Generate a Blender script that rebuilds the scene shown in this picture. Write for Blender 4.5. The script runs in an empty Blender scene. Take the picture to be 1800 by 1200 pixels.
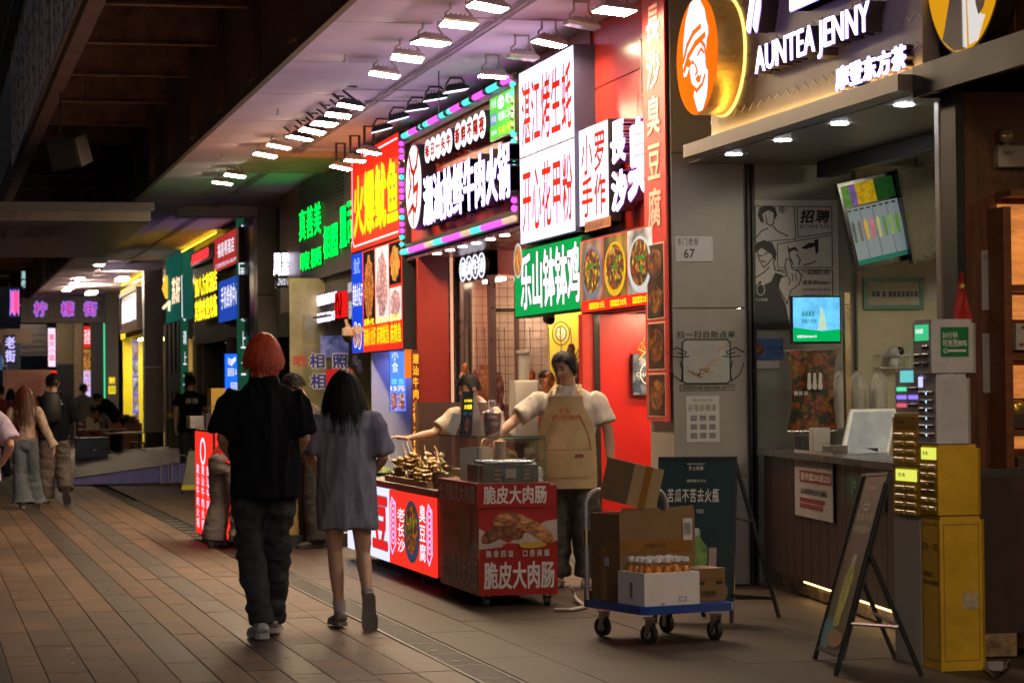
import bpy,math,random
from math import sin,cos,pi,radians,sqrt,exp,atan2
from mathutils import Vector,Matrix,noise
random.seed(11)
V=Vector
sc=bpy.context.scene
COL=sc.collection
# ------------------------------------------------------------------ camera
FPX=4400.0
CAMZ=1.42
YAW,PITCH,ROLL=0.2322,0.0201,0.011
C0=V((0,0,CAMZ))
FW=V((sin(YAW)*cos(PITCH),cos(YAW)*cos(PITCH),sin(PITCH)))
R0=V((cos(YAW),-sin(YAW),0))
U0=R0.cross(FW)
RI=cos(ROLL)*R0-sin(ROLL)*U0
UI=sin(ROLL)*R0+cos(ROLL)*U0
cam=bpy.data.cameras.new("camera")
cam.sensor_width=36
cam.lens=FPX/1800*36
cam.clip_end=600
cam.dof.use_dof=True;cam.dof.focus_distance=17.5;cam.dof.aperture_fstop=5.6
co=bpy.data.objects.new("camera",cam)
COL.objects.link(co)
co.matrix_world=Matrix(((RI.x,UI.x,-FW.x,0),(RI.y,UI.y,-FW.y,0),(RI.z,UI.z,-FW.z,CAMZ),(0,0,0,1)))
sc.camera=co
# ------------------------------------------------------------------ world, view
w=bpy.data.worlds.new("World")
sc.world=w
w.use_nodes=True
nt=w.node_tree
sky=nt.nodes.new("ShaderNodeTexSky")
sky.sky_type='NISHITA'
sky.sun_disc=False
sky.sun_elevation=radians(-3)
sky.sun_rotation=radians(180)
nt.links.new(sky.outputs[0],nt.nodes['Background'].inputs[0])
nt.nodes['Background'].inputs[1].default_value=2.2
sc.view_settings.view_transform='Standard'
sc.view_settings.look='None'
sc.view_settings.exposure=0.0
sc.view_settings.gamma=1.0
sc.view_settings.use_curve_mapping=False
sc.render.engine='CYCLES'
sc.cycles.use_denoising=True
sc.cycles.max_bounces=6
sc.cycles.diffuse_bounces=3
sc.cycles.glossy_bounces=3
sc.cycles.transmission_bounces=6
sc.cycles.transparent_max_bounces=24
sc.cycles.caustics_reflective=False
sc.cycles.caustics_refractive=False
sc.cycles.sample_clamp_indirect=4
FLOOD=235.0
# ------------------------------------------------------------------ points seen at a pixel of the survey photo
def ray(px,py):
 return FW+RI*((px-900)/FPX)+UI*((600-py)/FPX)
def aX(px,py,X):
 d=ray(px,py);return C0+d*(X/d.x)
def aY(px,py,Y):
 d=ray(px,py);return C0+d*(Y/d.y)
def aZ(px,py,Z=0.0):
 d=ray(px,py);return C0+d*((Z-CAMZ)/d.z)
FX=5.3
def px_of(p):
 d=V(p)-C0;return 900+FPX*d.dot(RI)/d.dot(FW)
def hit(pl,px,py):
 d=ray(px,py);t=(pl.o-C0).dot(pl.n)/d.dot(pl.n);q=C0+d*t-pl.o
 return q.dot(pl.u),q.dot(pl.v)
def yx(px,X=FX,py=500):
 return aX(px,py,X).y
# ------------------------------------------------------------------ materials
MT={}
def nodes(m):
 m.use_nodes=True
 return m.node_tree,m.node_tree.nodes['Principled BSDF']
def mt(name,col,rough=.6,metal=0,var=.12,scale=6,bump=0,bscale=60,alpha=1,spec=None,em=0,coat=0,stretch=None,trans=0):
 if name in MT:return MT[name]
 m=bpy.data.materials.new(name);MT[name]=m
 t,b=nodes(m)
 b.inputs['Roughness'].default_value=rough
 b.inputs['Metallic'].default_value=metal
 b.inputs['Base Color'].default_value=(*col,1)
 if spec is not None:b.inputs['Specular IOR Level'].default_value=spec
 if coat:b.inputs['Coat Weight'].default_value=coat
 if trans:b.inputs['Transmission Weight'].default_value=trans
 b.inputs['Alpha'].default_value=alpha
 g=None
 if var or bump:
  tc=t.nodes.new('ShaderNodeTexCoord')
  mp=t.nodes.new('ShaderNodeMapping')
  if stretch:mp.inputs['Scale'].default_value=stretch
  t.links.new(tc.outputs['Object'],mp.inputs[0])
  g=mp.outputs[0]
 if var:
  n=t.nodes.new('ShaderNodeTexNoise');n.inputs['Scale'].default_value=scale
  n.inputs['Detail'].default_value=6;n.inputs['Roughness'].default_value=.65
  t.links.new(g,n.inputs['Vector'])
  r=t.nodes.new('ShaderNodeMapRange')
  r.inputs['From Min'].default_value=.3;r.inputs['From Max'].default_value=.7
  r.inputs['To Min'].default_value=1-var*1.6;r.inputs['To Max'].default_value=1+var
  t.links.new(n.outputs['Fac'],r.inputs['Value'])
  x=t.nodes.new('ShaderNodeVectorMath');x.operation='SCALE'
  x.inputs[0].default_value=col
  t.links.new(r.outputs[0],x.inputs['Scale'])
  t.links.new(x.outputs[0],b.inputs['Base Color'])
  r2=t.nodes.new('ShaderNodeMapRange')
  r2.inputs['To Min'].default_value=max(.02,rough-.12);r2.inputs['To Max'].default_value=min(1,rough+.12)
  t.links.new(n.outputs['Fac'],r2.inputs['Value'])
  t.links.new(r2.outputs[0],b.inputs['Roughness'])
  if em:
   t.links.new(x.outputs[0],b.inputs['Emission Color'])
 if em:
  if not var:b.inputs['Emission Color'].default_value=(*col,1)
  b.inputs['Emission Strength'].default_value=em
 if bump:
  n=t.nodes.new('ShaderNodeTexNoise');n.inputs['Scale'].default_value=bscale
  n.inputs['Detail'].default_value=4
  t.links.new(g,n.inputs['Vector'])
  bp=t.nodes.new('ShaderNodeBump');bp.inputs['Strength'].default_value=bump
  bp.inputs['Distance'].default_value=.01
  t.links.new(n.outputs['Fac'],bp.inputs['Height'])
  t.links.new(bp.outputs[0],b.inputs['Normal'])
 return m
def em(name,col,s=1.0,var=0.0,scale=3):
 if name in MT:return MT[name]
 m=mt(name,col,rough=.35,var=var,scale=scale,em=s)
 b=m.node_tree.nodes['Principled BSDF']
 if not var:b.inputs['Base Color'].default_value=(*[c*.3 for c in col],1)
 b.inputs['Specular IOR Level'].default_value=0
 return m
def food(name,cols,scale=40,es=.9,stretch=(1,1,1),dark=.0):
 """a printed, back-lit photograph of food: blotches of the dish's own colours"""
 if name in MT:return MT[name]
 m=bpy.data.materials.new(name);MT[name]=m
 t,b=nodes(m)
 tc=t.nodes.new('ShaderNodeTexCoord');mp=t.nodes.new('ShaderNodeMapping')
 mp.inputs['Scale'].default_value=stretch
 t.links.new(tc.outputs['Object'],mp.inputs[0])
 n=t.nodes.new('ShaderNodeTexNoise');n.inputs['Scale'].default_value=scale*.45;n.inputs['Detail'].default_value=3
 t.links.new(mp.outputs[0],n.inputs['Vector'])
 ad=t.nodes.new('ShaderNodeVectorMath');ad.operation='MULTIPLY_ADD'
 ad.inputs[1].default_value=(.08,.08,.08)
 t.links.new(n.outputs['Color'],ad.inputs[0]);t.links.new(mp.outputs[0],ad.inputs[2])
 v=t.nodes.new('ShaderNodeTexVoronoi');v.inputs['Scale'].default_value=scale
 t.links.new(ad.outputs[0],v.inputs['Vector'])
 sp=t.nodes.new('ShaderNodeSeparateColor');t.links.new(v.outputs['Color'],sp.inputs[0])
 cr=t.nodes.new('ShaderNodeValToRGB');cr.color_ramp.interpolation='LINEAR'
 e=cr.color_ramp.elements
 e[0].position=0;e[0].color=(*cols[0],1)
 e[1].position=1;e[1].color=(*cols[-1],1)
 for i,c in enumerate(cols[1:-1]):
  k=e.new((i+1)/(len(cols)-1));k.color=(*c,1)
 t.links.new(sp.outputs[0],cr.inputs[0])
 r=t.nodes.new('ShaderNodeMapRange');r.inputs['From Max'].default_value=.75
 r.inputs['To Min'].default_value=1.15;r.inputs['To Max'].default_value=.35
 t.links.new(v.outputs['Distance'],r.inputs['Value'])
 x=t.nodes.new('ShaderNodeVectorMath');x.operation='SCALE'
 t.links.new(cr.outputs[0],x.inputs[0]);t.links.new(r.outputs[0],x.inputs['Scale'])
 t.links.new(x.outputs[0],b.inputs['Base Color'])
 b.inputs['Roughness'].default_value=.4
 if es:
  t.links.new(x.outputs[0],b.inputs['Emission Color'])
  b.inputs['Emission Strength'].default_value=es
 return m
def glassm(name,col=(.9,.95,.95),rough=.03,alpha=.12):
 if name in MT:return MT[name]
 m=bpy.data.materials.new(name);MT[name]=m
 m.use_nodes=True
 t=m.node_tree;t.nodes.clear()
 o=t.nodes.new('ShaderNodeOutputMaterial');tr=t.nodes.new('ShaderNodeBsdfTransparent')
 gl=t.nodes.new('ShaderNodeBsdfPrincipled');mx=t.nodes.new('ShaderNodeMixShader')
 gl.inputs['Base Color'].default_value=(*col,1);gl.inputs['Roughness'].default_value=rough
 if rough<.06:
  gl=t.nodes.new('ShaderNodeBsdfGlossy');gl.inputs['Roughness'].default_value=rough
  gl.inputs['Color'].default_value=(1,1,1,1);alpha=alpha*.15
 tr.inputs[0].default_value=(*[min(1,c*1.03)for c in col],1)
 f=t.nodes.new('ShaderNodeFresnel');f.inputs['IOR'].default_value=1.5
 a=t.nodes.new('ShaderNodeMath');a.operation='MULTIPLY_ADD';a.inputs[1].default_value=.38;a.inputs[2].default_value=alpha
 t.links.new(f.outputs[0],a.inputs[0]);t.links.new(a.outputs[0],mx.inputs[0])
 t.links.new(tr.outputs[0],mx.inputs[1]);t.links.new(gl.outputs[0],mx.inputs[2])
 t.links.new(mx.outputs[0],o.inputs[0])
 return m
# ------------------------------------------------------------------ object helpers
ORG={}
def props(o,label=None,cat=None,group=None,kind=None):
 if label:o['label']=label
 if cat:o['category']=cat
 if group:o['group']=group
 if kind:o['kind']=kind
 return o
def thing(name,label,cat,loc,group=None):
 o=bpy.data.objects.new(name,None);COL.objects.link(o)
 o.empty_display_size=.1
 o.location=loc;ORG[o.name]=V(loc)
 return props(o,label,cat,group)
def kids(o):
 return[c for c in ALL if c.parent==o]
ALL=[]
def dup(root,delta,label=None,group=None,rz=0,src=None):
 """copy a thing with its parts and sub-parts"""
 r=root.copy();COL.objects.link(r)
 r.location=V(root.location)+V(delta)
 if rz:r.rotation_euler=(0,0,rz)
 ORG[r.name]=V(r.location)
 if label:r['label']=label
 if group:r['group']=group
 for ch in KID.get(root.name,[]):
  c=ch.copy();COL.objects.link(c);c.parent=r
  KID.setdefault(r.name,[]).append(c);ORG[c.name]=ORG[r.name]
  for g in KID.get(ch.name,[]):
   d=g.copy();COL.objects.link(d);d.parent=c
   KID.setdefault(c.name,[]).append(d)
 return r
KID={}
def link(name,me,mat,parent=None,label=None,cat=None,group=None,kind=None,base=None):
 """link a mesh given in world coordinates"""
 o=bpy.data.objects.new(name,me);COL.objects.link(o)
 if parent is not None:
  org=ORG[parent.name]
  me.transform(Matrix.Translation(-org))
  o.parent=parent;ORG[o.name]=org
  KID.setdefault(parent.name,[]).append(o)
 else:
  if base is None:
   xs=[v.co for v in me.vertices]
   mn=[min(c[i]for c in xs)for i in range(3)];mx=[max(c[i]for c in xs)for i in range(3)]
   base=V(((mn[0]+mx[0])/2,(mn[1]+mx[1])/2,mn[2]))
  base=V(base)
  me.transform(Matrix.Translation(-base));o.location=base;ORG[o.name]=base
 if mat:
  for k in(mat if isinstance(mat,(list,tuple))else[mat]):me.materials.append(k)
 return props(o,label,cat,group,kind)
class Pl:
 """a flat surface: a to the right, b up, c out of it"""
 def __init__(s,o,u=(1,0,0),v=(0,0,1)):
  s.o=V(o);s.u=V(u).normalized();s.v=V(v).normalized();s.n=s.u.cross(s.v)
 def p(s,a,b,c=0):return s.o+s.u*a+s.v*b+s.n*c
def plX(X,Y,Z=0):return Pl((X,Y,Z),(0,-1,0))
def plY(X,Y,Z=0):return Pl((X,Y,Z),(1,0,0))
WORLD=Pl((0,0,0),(1,0,0),(0,0,1))
class B:
 def __init__(s):s.v=[];s.f=[];s.sm=False
 def add(s,vs,fs):
  k=len(s.v);s.v+=[V(x)for x in vs];s.f+=[tuple(i+k for i in f)for f in fs];return s
 def box(s,p0,p1,ch=0):
  x0,y0,z0=p0;x1,y1,z1=p1
  return s.pb(Pl((0,0,0),(1,0,0),(0,1,0)),x0,y0,x1,y1,z0,z1,ch)
 def pb(s,pl,a0,b0,a1,b1,c0,c1,ch=0):
  """box on a plane; ch chamfers its front edge"""
  if a0>a1:a0,a1=a1,a0
  if b0>b1:b0,b1=b1,b0
  if c0>c1:c0,c1=c1,c0
  P=pl.p
  q=[(a0,b0),(a1,b0),(a1,b1),(a0,b1)]
  if ch:
   qi=[(a0+ch,b0+ch),(a1-ch,b0+ch),(a1-ch,b1-ch),(a0+ch,b1-ch)]
   vs=[P(a,b,c0)for a,b in q]+[P(a,b,c1-ch)for a,b in q]+[P(a,b,c1)for a,b in qi]
   fs=[(3,2,1,0),(8,9,10,11)]+[(i,(i+1)%4,(i+1)%4+4,i+4)for i in range(4)]+[(i+4,(i+1)%4+4,(i+1)%4+8,i+8)for i in range(4)]
  else:
   vs=[P(a,b,c0)for a,b in q]+[P(a,b,c1)for a,b in q]
   fs=[(3,2,1,0),(4,5,6,7)]+[(i,(i+1)%4,(i+1)%4+4,i+4)for i in range(4)]
  return s.add(vs,fs)
 def poly(s,pl,pts,c0,c1):
  n=len(pts)
  ar=sum(pts[i][0]*pts[(i+1)%n][1]-pts[(i+1)%n][0]*pts[i][1]for i in range(n))
  if ar<0:pts=pts[::-1]
  vs=[pl.p(a,b,c0)for a,b in pts]+[pl.p(a,b,c1)for a,b in pts]
  fs=[tuple(range(n-1,-1,-1)),tuple(range(n,2*n))]+[(i,(i+1)%n,(i+1)%n+n,i+n)for i in range(n)]
  return s.add(vs,fs)
 def ell(s,pl,a,b,ra,rb,c0,c1,n=28):
  return s.poly(pl,[(a+ra*cos(2*pi*i/n),b+rb*sin(2*pi*i/n))for i in range(n)],c0,c1)
 def ring(s,pl,a,b,ra,rb,t,c0,c1,n=32):
  vs=[]
  for c in(c0,c1):
   for k in(0,1):
    for i in range(n):
     an=2*pi*i/n
     vs.append(pl.p(a+(ra-k*t)*cos(an),b+(rb-k*t)*sin(an),c))
  fs=[]
  for i in range(n):
   j=(i+1)%n
   fs+=[(2*n+i,2*n+j,3*n+j,3*n+i),(i,j,2*n+j,2*n+i),(n+j,n+i,3*n+i,3*n+j),(j,i,n+i,n+j)]
  return s.add(vs,fs)
 def fr(s,pl,a0,b0,a1,b1,t,c0,c1):
  s.pb(pl,a0,b0,a1,b0+t,c0,c1);s.pb(pl,a0,b1-t,a1,b1,c0,c1)
  s.pb(pl,a0,b0+t,a0+t,b1-t,c0,c1);s.pb(pl,a1-t,b0+t,a1,b1-t,c0,c1);return s
 def line(s,pl,pts,t,c0,c1,closed=False):
  """drawn line of width t"""
  if closed:pts=pts+[pts[0]]
  for i in range(len(pts)-1):
   (x0,y0),(x1,y1)=pts[i],pts[i+1]
   L=math.hypot(x1-x0,y1-y0)or 1e-6
   dx,dy=(x1-x0)/L*t/2,(y1-y0)/L*t/2
   s.poly(pl,[(x0-dx+dy,y0-dy-dx),(x1+dx+dy,y1+dy-dx),(x1+dx-dy,y1+dy+dx),(x0-dx-dy,y0-dy+dx)],c0,c1)
  return s
 def loft(s,st,n=14,cap=True):
  """closed tube through stations (centre, rx, ry[, side, twist])"""
  k=len(s.v);m=len(st)
  side0=None
  for i,q in enumerate(st):
   p=V(q[0]);rx=q[1];ry=q[2]
   a=V(st[max(i-1,0)][0]);c=V(st[min(i+1,m-1)][0])
   tdir=(c-a).normalized()if(c-a).length>1e-6 else V((0,0,1))
   sd=V(q[3])if len(q)>3 else(side0 or(V((1,0,0))if abs(tdir.x)<.8 else V((0,1,0))))
   sd=(sd-tdir*sd.dot(tdir)).normalized()
   side0=sd
   up=tdir.cross(sd)
   for j in range(n):
    an=2*pi*j/n
    s.v.append(p+sd*(rx*cos(an))+up*(ry*sin(an)))
  for i in range(m-1):
   for j in range(n):
    j2=(j+1)%n
    s.f.append((k+i*n+j,k+i*n+j2,k+(i+1)*n+j2,k+(i+1)*n+j))
  if cap:
   s.f.append(tuple(k+j for j in range(n-1,-1,-1)))
   s.f.append(tuple(k+(m-1)*n+j for j in range(n)))
  return s
 def tube(s,pts,r,n=8):
  rr=r if isinstance(r,(list,tuple))else[r]*len(pts)
  return s.loft([(p,q,q)for p,q in zip(pts,rr)],n)
 def cyl(s,p,r,h,n=20,r2=None,ax=(0,0,1)):
  p=V(p);a=V(ax).normalized()
  return s.loft([(p,r,r),(p+a*h,r2 if r2 is not None else r,r2 if r2 is not None else r)],n)
 def lathe(s,p,prof,n=20):
  p=V(p)
  return s.loft([(p+V((0,0,z)),r,r,(1,0,0))for r,z in prof],n)
 def sph(s,p,rx,ry=None,rz=None,n=12,m=8,ax=None):
  ry=ry or rx;rz=rz or rx;p=V(p)
  k=len(s.v)
  for i in range(m+1):
   th=pi*i/m
   th=min(max(th,.02),pi-.02)
   for j in range(n):
    an=2*pi*j/n
    d=V((rx*sin(th)*cos(an),ry*sin(th)*sin(an),rz*cos(th)))
    s.v.append(p+(ax@d if ax else d))
  for i in range(m):
   for j in range(n):
    s.f.append((k+i*n+j,k+(i+1)*n+j,k+(i+1)*n+(j+1)%n,k+i*n+(j+1)%n))
  s.f.append(tuple(k+j for j in range(n)));s.f.append(tuple(k+m*n+j for j in range(n-1,-1,-1)))
  return s
 def rot(s,k0,M,c):
  c=V(c)
  for i in range(k0,len(s.v)):s.v[i]=c+M@(s.v[i]-c)
  return s
 def me(s,smooth=None):
  m=bpy.data.meshes.new('m')
  m.from_pydata([tuple(v)for v in s.v],[],s.f)
  m.update()
  if s.sm if smooth is None else smooth:
   for p in m.polygons:p.use_smooth=True
   try:m.set_sharp_from_angle(angle=radians(50))
   except Exception:pass
  return m
 def ob(s,name,mat,parent=None,label=None,cat=None,group=None,kind=None,smooth=None,base=None):
  return link(name,s.me(smooth),mat,parent,label,cat,group,kind,base)
# ------------------------------------------------------------------ lettering
TS=bpy.data.scenes.new("scratch")
GC={}
def glyph(st,bold=0.0):
 key=(st,round(bold,3))
 if key in GC:return GC[key]
 c=bpy.data.curves.new('t','FONT');c.body=st;c.size=1;c.resolution_u=2;c.offset=bold
 o=bpy.data.objects.new('t',c);TS.collection.objects.link(o)
 vl=TS.view_layers[0];vl.update();dg=vl.depsgraph;dg.update()
 e=o.evaluated_get(dg);m=e.to_mesh()
 vs=[(v.co.x,v.co.y)for v in m.vertices];fs=[tuple(p.vertices)for p in m.polygons]
 cnt={}
 for f in fs:
  for i in range(len(f)):
   a,b=f[i],f[(i+1)%len(f)]
   if(b,a)in cnt:cnt.pop((b,a))
   else:cnt[(a,b)]=1
 e.to_mesh_clear();bpy.data.objects.remove(o);bpy.data.curves.remove(c)
 if vs and len(st)==1 and ord(st)>0x2e80:bb=(-.02,-.13,1.0,.87)
 elif vs:bb=(min(v[0]for v in vs),min(v[1]for v in vs),max(v[0]for v in vs),max(v[1]for v in vs))
 else:bb=(0,0,1,1)
 GC[key]=(vs,fs,list(cnt),bb)
 return GC[key]
def putglyph(b,pl,st,a0,b0,a1,b1,c,ext,bold,skew=0.0):
 if bold>.008:
  m_=min(a1-a0,b1-b0)if(len(st)==1 and ord(st)>0x2e80)else(b1-b0)
  r=bold*m_*.8;n=4 if bold<.04 else 8
  for i in range(n):
   an=2*pi*(i+.5)/n
   putglyph(b,pl,st,a0+r*cos(an),b0+r*sin(an),a1+r*cos(an),b1+r*sin(an),c-.00012*(i+1),ext,0,skew)
 vs,fs,ed,(x0,y0,x1,y1)=glyph(st,0)
 sx=(a1-a0)/(x1-x0 or 1);sy=(b1-b0)/(y1-y0 or 1)
 if not vs:return
 P=[(a0+(x-x0)*sx+skew*(y-y0)*sy,b0+(y-y0)*sy)for x,y in vs]
 n=len(P)
 if ext<=0:
  b.add([pl.p(x,y,c)for x,y in P],fs)
 else:
  f2=list(fs)if True else[]
  vv=[pl.p(x,y,c+ext)for x,y in P]+[pl.p(x,y,c)for x,y in P]
  f2+=[tuple(reversed([i+n for i in f]))for f in fs]
  f2+=[(j,i,i+n,j+n)for i,j in ed]
  b.add(vv,f2)
def cells(st,a0,b0,a1,b1,vert,gap):
 n=len(st);out=[]
 for i,ch in enumerate(st):
  if vert:
   h=(b1-b0)/n;out.append((ch,a0,b1-(i+1)*h+h*gap/2,a1,b1-i*h-h*gap/2))
  else:
   wd=(a1-a0)/n;out.append((ch,a0+i*wd+wd*gap/2,b0,a0+(i+1)*wd-wd*gap/2,b1))
 return out
def txt(pl,st,a0,b0,a1,b1,mat,parent,c=.003,ext=0.0,bold=.02,vert=False,gap=.06,name='lettering',split=False,skew=0,**kw):
 cj=all(ord(ch)>0x2e80 or ch==' ' for ch in st)
 items=cells(st,a0,b0,a1,b1,vert,gap)if(cj or vert)else[(st,a0,b0,a1,b1)]
 if split:
  r=[]
  for it in items:
   if it[0]==' ':continue
   b=B();putglyph(b,pl,it[0],*it[1:],c,ext,bold,skew);r.append(b.ob('character',mat,parent,smooth=False,**kw))
  return r
 b=B()
 for it in items:
  if it[0]!=' ':putglyph(b,pl,it[0],*it[1:],c,ext,bold,skew)
 return b.ob(name,mat,parent,smooth=False,**kw)
def rectX(X,xl,xr,yt,yb,ref='r'):
 """a rectangle on a street-facing wall: its plane (origin lower far corner), width, height"""
 pr=xr if ref=='r' else xl
 t=aX(pr,yt,X);bt=aX(pr,yb,X)
 far=aX(xl,(yt+yb)/2 if ref=='l' else yb,X);near=aX(xr,(yt+yb)/2,X)
 return plX(X,far.y,bt.z),far.y-near.y,t.z-bt.z
def rectY(Y,xl,xr,yt,yb):
 a=aY(xl,yb,Y);c=aY(xr,yt,Y);m=aY(xl,yt,Y)
 return plY(a.x,Y,a.z),c.x-a.x,m.z-a.z
# ================================================================== THE SETTING
GREY_STONE=mt('pillar_panel',(.34,.32,.29),.35,var=.10,scale=2.5,bump=.05)
DARK=mt('dark_painted_steel',(.018,.017,.018),.45,var=.25,scale=3)
BLACK=mt('black_gloss',(.012,.012,.013),.15,var=.1)
RED=mt('red_panel',(.42,.012,.012),.32,var=.08,scale=2,bump=.02)
DRED=mt('maroon_panel',(.16,.012,.018),.35,var=.1)
CEIL=mt('ceiling_paint_sign_tint',(.86,.72,.95),.75,var=.06,scale=1.2,bump=.08,bscale=12)  # lilac cast of the lit signs is put into the ceiling colour
WHITE_E=em('white_led_letter',(.84,.80,1.0),4.0)
WHITE_S=em('white_led_soft',(.88,.88,1.0),1.15)
WPRINT=mt('white_print',(.75,.74,.72),.5,var=.04)
BPRINT=mt('black_print',(.02,.02,.022),.5,var=0)
YEL_E=em('yellow_led',(1.0,.78,.02),1.6)
YELP=em('yellow_backlit_print',(1.0,.72,.01),1.0)
REDP=em('red_backlit_print',(.78,.025,.012),.95,var=.06,scale=1.5)
GRN_E=em('green_led',(.0,.85,.06),2.6)
GRNP=em('green_backlit_print',(.005,.36,.075),.85)
BLUP=em('blue_backlit_print',(.01,.07,.75),.9)
STEEL=mt('brushed_steel',(.5,.49,.47),.3,metal=.9,var=.15,scale=14,stretch=(1,1,12))
CHROME=mt('tube_steel',(.55,.54,.55),.22,metal=1,var=.05)
LAMPW=em('floodlight_panel_lit',(1.0,.74,.46),FLOOD)
LAMPC=em('floodlight_panel_cool',(.75,.8,1.0),3.0)
LAMPO=mt('floodlight_panel_off',(.5,.5,.52),.2,var=.15,scale=40)
DOWN=em('downlight_disc',(1.0,.93,.84),14)
DOWNC=em('cool_downlight_disc',(.95,.96,1.0),60)
WOOD=mt('brown_wood_panel',(.16,.06,.03),.45,var=.3,scale=4,bump=.08,stretch=(8,8,.6))
CREAM=mt('cream_wall_panel',(.62,.58,.42),.5,var=.05)
# ---- ground: a sheet, and the granite slabs laid on it
b=B();b.box((-60,-5,-.3),(60,260,-.03))
b.ob('ground',mt('dark_mortar',(.060,.046,.036),.9,var=.2,bump=.2),kind='structure')
SL=[mt('granite_slab_%s'%n,c,r,var=.26,scale=2.2,bump=.22,bscale=70,spec=.16)for n,c,r in
      (('warm',(.150,.095,.063),.60),('mid',(.128,.083,.056),.58),('light',(.162,.104,.070),.62),('dull',(.112,.074,.051),.56))]
SD=[mt('granite_slab_dark_%s'%n,c,.5,var=.26,scale=2.2,bump=.22,bscale=70,spec=.16)for n,c in
      (('grey',(.067,.052,.043)),('brown',(.078,.059,.048)))]
SR=[mt('concrete_slab_%s'%n,c,.6,var=.3,scale=1.6,bump=.2,bscale=60,spec=.16)for n,c in(('brown',(.056,.038,.027)),('tan',(.063,.043,.030)))]
pave=thing('pavement',None,None,(2.6,12,0));pave['kind']='structure'
strips=[]
x=-1.9
gapw=.0018
xs=[-1.95,-1.7,-1.46,-1.22,-1.02,-.78,-.56,-.34,-.14,.08,.28,.44,.62,.84,1.05,1.25,1.45,1.62,1.80,2.0,2.22,2.44,2.655]
for i in range(len(xs)-1):strips.append((xs[i],xs[i+1],.95,xs[i]in(1.25,1.80,.28,-.78)))
DR0,DR1=2.665,2.875
xs2=[2.885,3.25,4.15,5.05,5.95]
for i in range(len(xs2)-1):strips.append((xs2[i],xs2[i+1],1.5,False))
slabs=[]
for k,(x0,x1,L,dk)in enumerate(strips):
 y=10.2+random.uniform(0,L)
 while y<120:
  l=L*random.choice((1,1,1,.5,1.5))if k<22 else L
  if y>34:l=3.1
  slabs.append((x0,x1,y,min(y+l,120),dk));y+=l
def slabmesh(bb,x0,x1,y0,y1,g=.004):
 z=random.uniform(-.0025,0);tz=random.uniform(-.0015,.0015)
 g=random.uniform(.0014,.0026);c=.0022
 vs=[(x0+g,y0+g,-.03),(x1-g,y0+g,-.03),(x1-g,y1-g,-.03),(x0+g,y1-g,-.03)]
 vs+=[(p[0],p[1],z-c)for p in vs[:4]]
 vs+=[(x0+g+c,y0+g+c,z),(x1-g-c,y0+g+c,z+tz),(x1-g-c,y1-g-c,z+tz),(x0+g+c,y1-g-c,z)]
 bb.add(vs,[(8,9,10,11)]+[(i,(i+1)%4,(i+1)%4+4,i+4)for i in range(4)]+[(i+4,(i+1)%4+4,(i+1)%4+8,i+8)for i in range(4)])
vis=[]
rest={}
for s_ in slabs:
 x0,x1,y0,y1,dk=s_
 m=random.choice(SD)if dk else random.choice(SL)if x0<2.8 else random.choice(SR)
 if y0<23.5 and x1>.45-(y0-12)*.0 and y1>11.6 and x0<5.2 and len(vis)<290:
  vis.append(1);bb=B();slabmesh(bb,x0,x1,y0,y1);bb.ob('slab',m,pave)
 else:
  rest.setdefault(m.name,B());slabmesh(rest[m.name],x0,x1,y0,y1)
bb=B();mats=list(rest)
idx=[]
for i,k in enumerate(mats):
 n0=len(bb.f);bb.add(rest[k].v,rest[k].f);idx+=[i]*(len(bb.f)-n0)
mm=bb.me();mm.polygons.foreach_set('material_index',idx)
o=link('slab',mm,[MT[k]for k in mats],pave);o['kind']='stuff'
bb=B()
for i in range(40):
 px,py=random.uniform(20,560),random.uniform(905,1195)
 q=aZ(px,py);r=random.uniform(.004,.012)
 bb.ell(Pl((q.x,q.y,.0005),(1,0,0),(0,1,0)),0,0,r*1.6,r,0,.0012,7)
bb.ob('litter',mt('pale_specks',(.5,.48,.44),.3),label=None,kind='stuff')
bb=B()
for i in range(170):
 px,py=random.uniform(0,1500),random.uniform(900,1198)
 q=aZ(px,py);r=random.uniform(.008,.03)
 bb.poly(Pl((q.x,q.y,.0003),(1,0,0),(0,1,0)),[(r*random.uniform(.6,1.2)*cos(a*.785),r*random.uniform(.6,1.2)*sin(a*.785))for a in range(8)],0,.0008)
bb.ob('gum_spots',mt('dark_gum',(.055,.045,.038),.6),kind='stuff')
gr=thing('drain_grating','black perforated drain grating running along the pavement','drain',(2.77,16,0))
GRM=mt('cast_iron',(.022,.019,.017),.55,metal=.2,var=.4,scale=20)
yy=11.6;n=0
while yy<34:
 L=.6;bb=B()
 bb.fr(Pl((DR0,yy+L,-.02),(0,-1,0),(1,0,0)),.004,0,L-.004,DR1-DR0,.016,0,.019)
 if yy<20:
  for k in range(12):
   y=yy+.022+k*.049
   bb.box((DR0+.016,y,-.02),(DR1-.016,y+.024,-.003))
 else:
  bb.box((DR0+.016,yy+.02,-.02),(DR1-.016,yy+L-.02,-.006))
 bb.ob('grate',GRM,gr);yy+=L;n+=1
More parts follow.
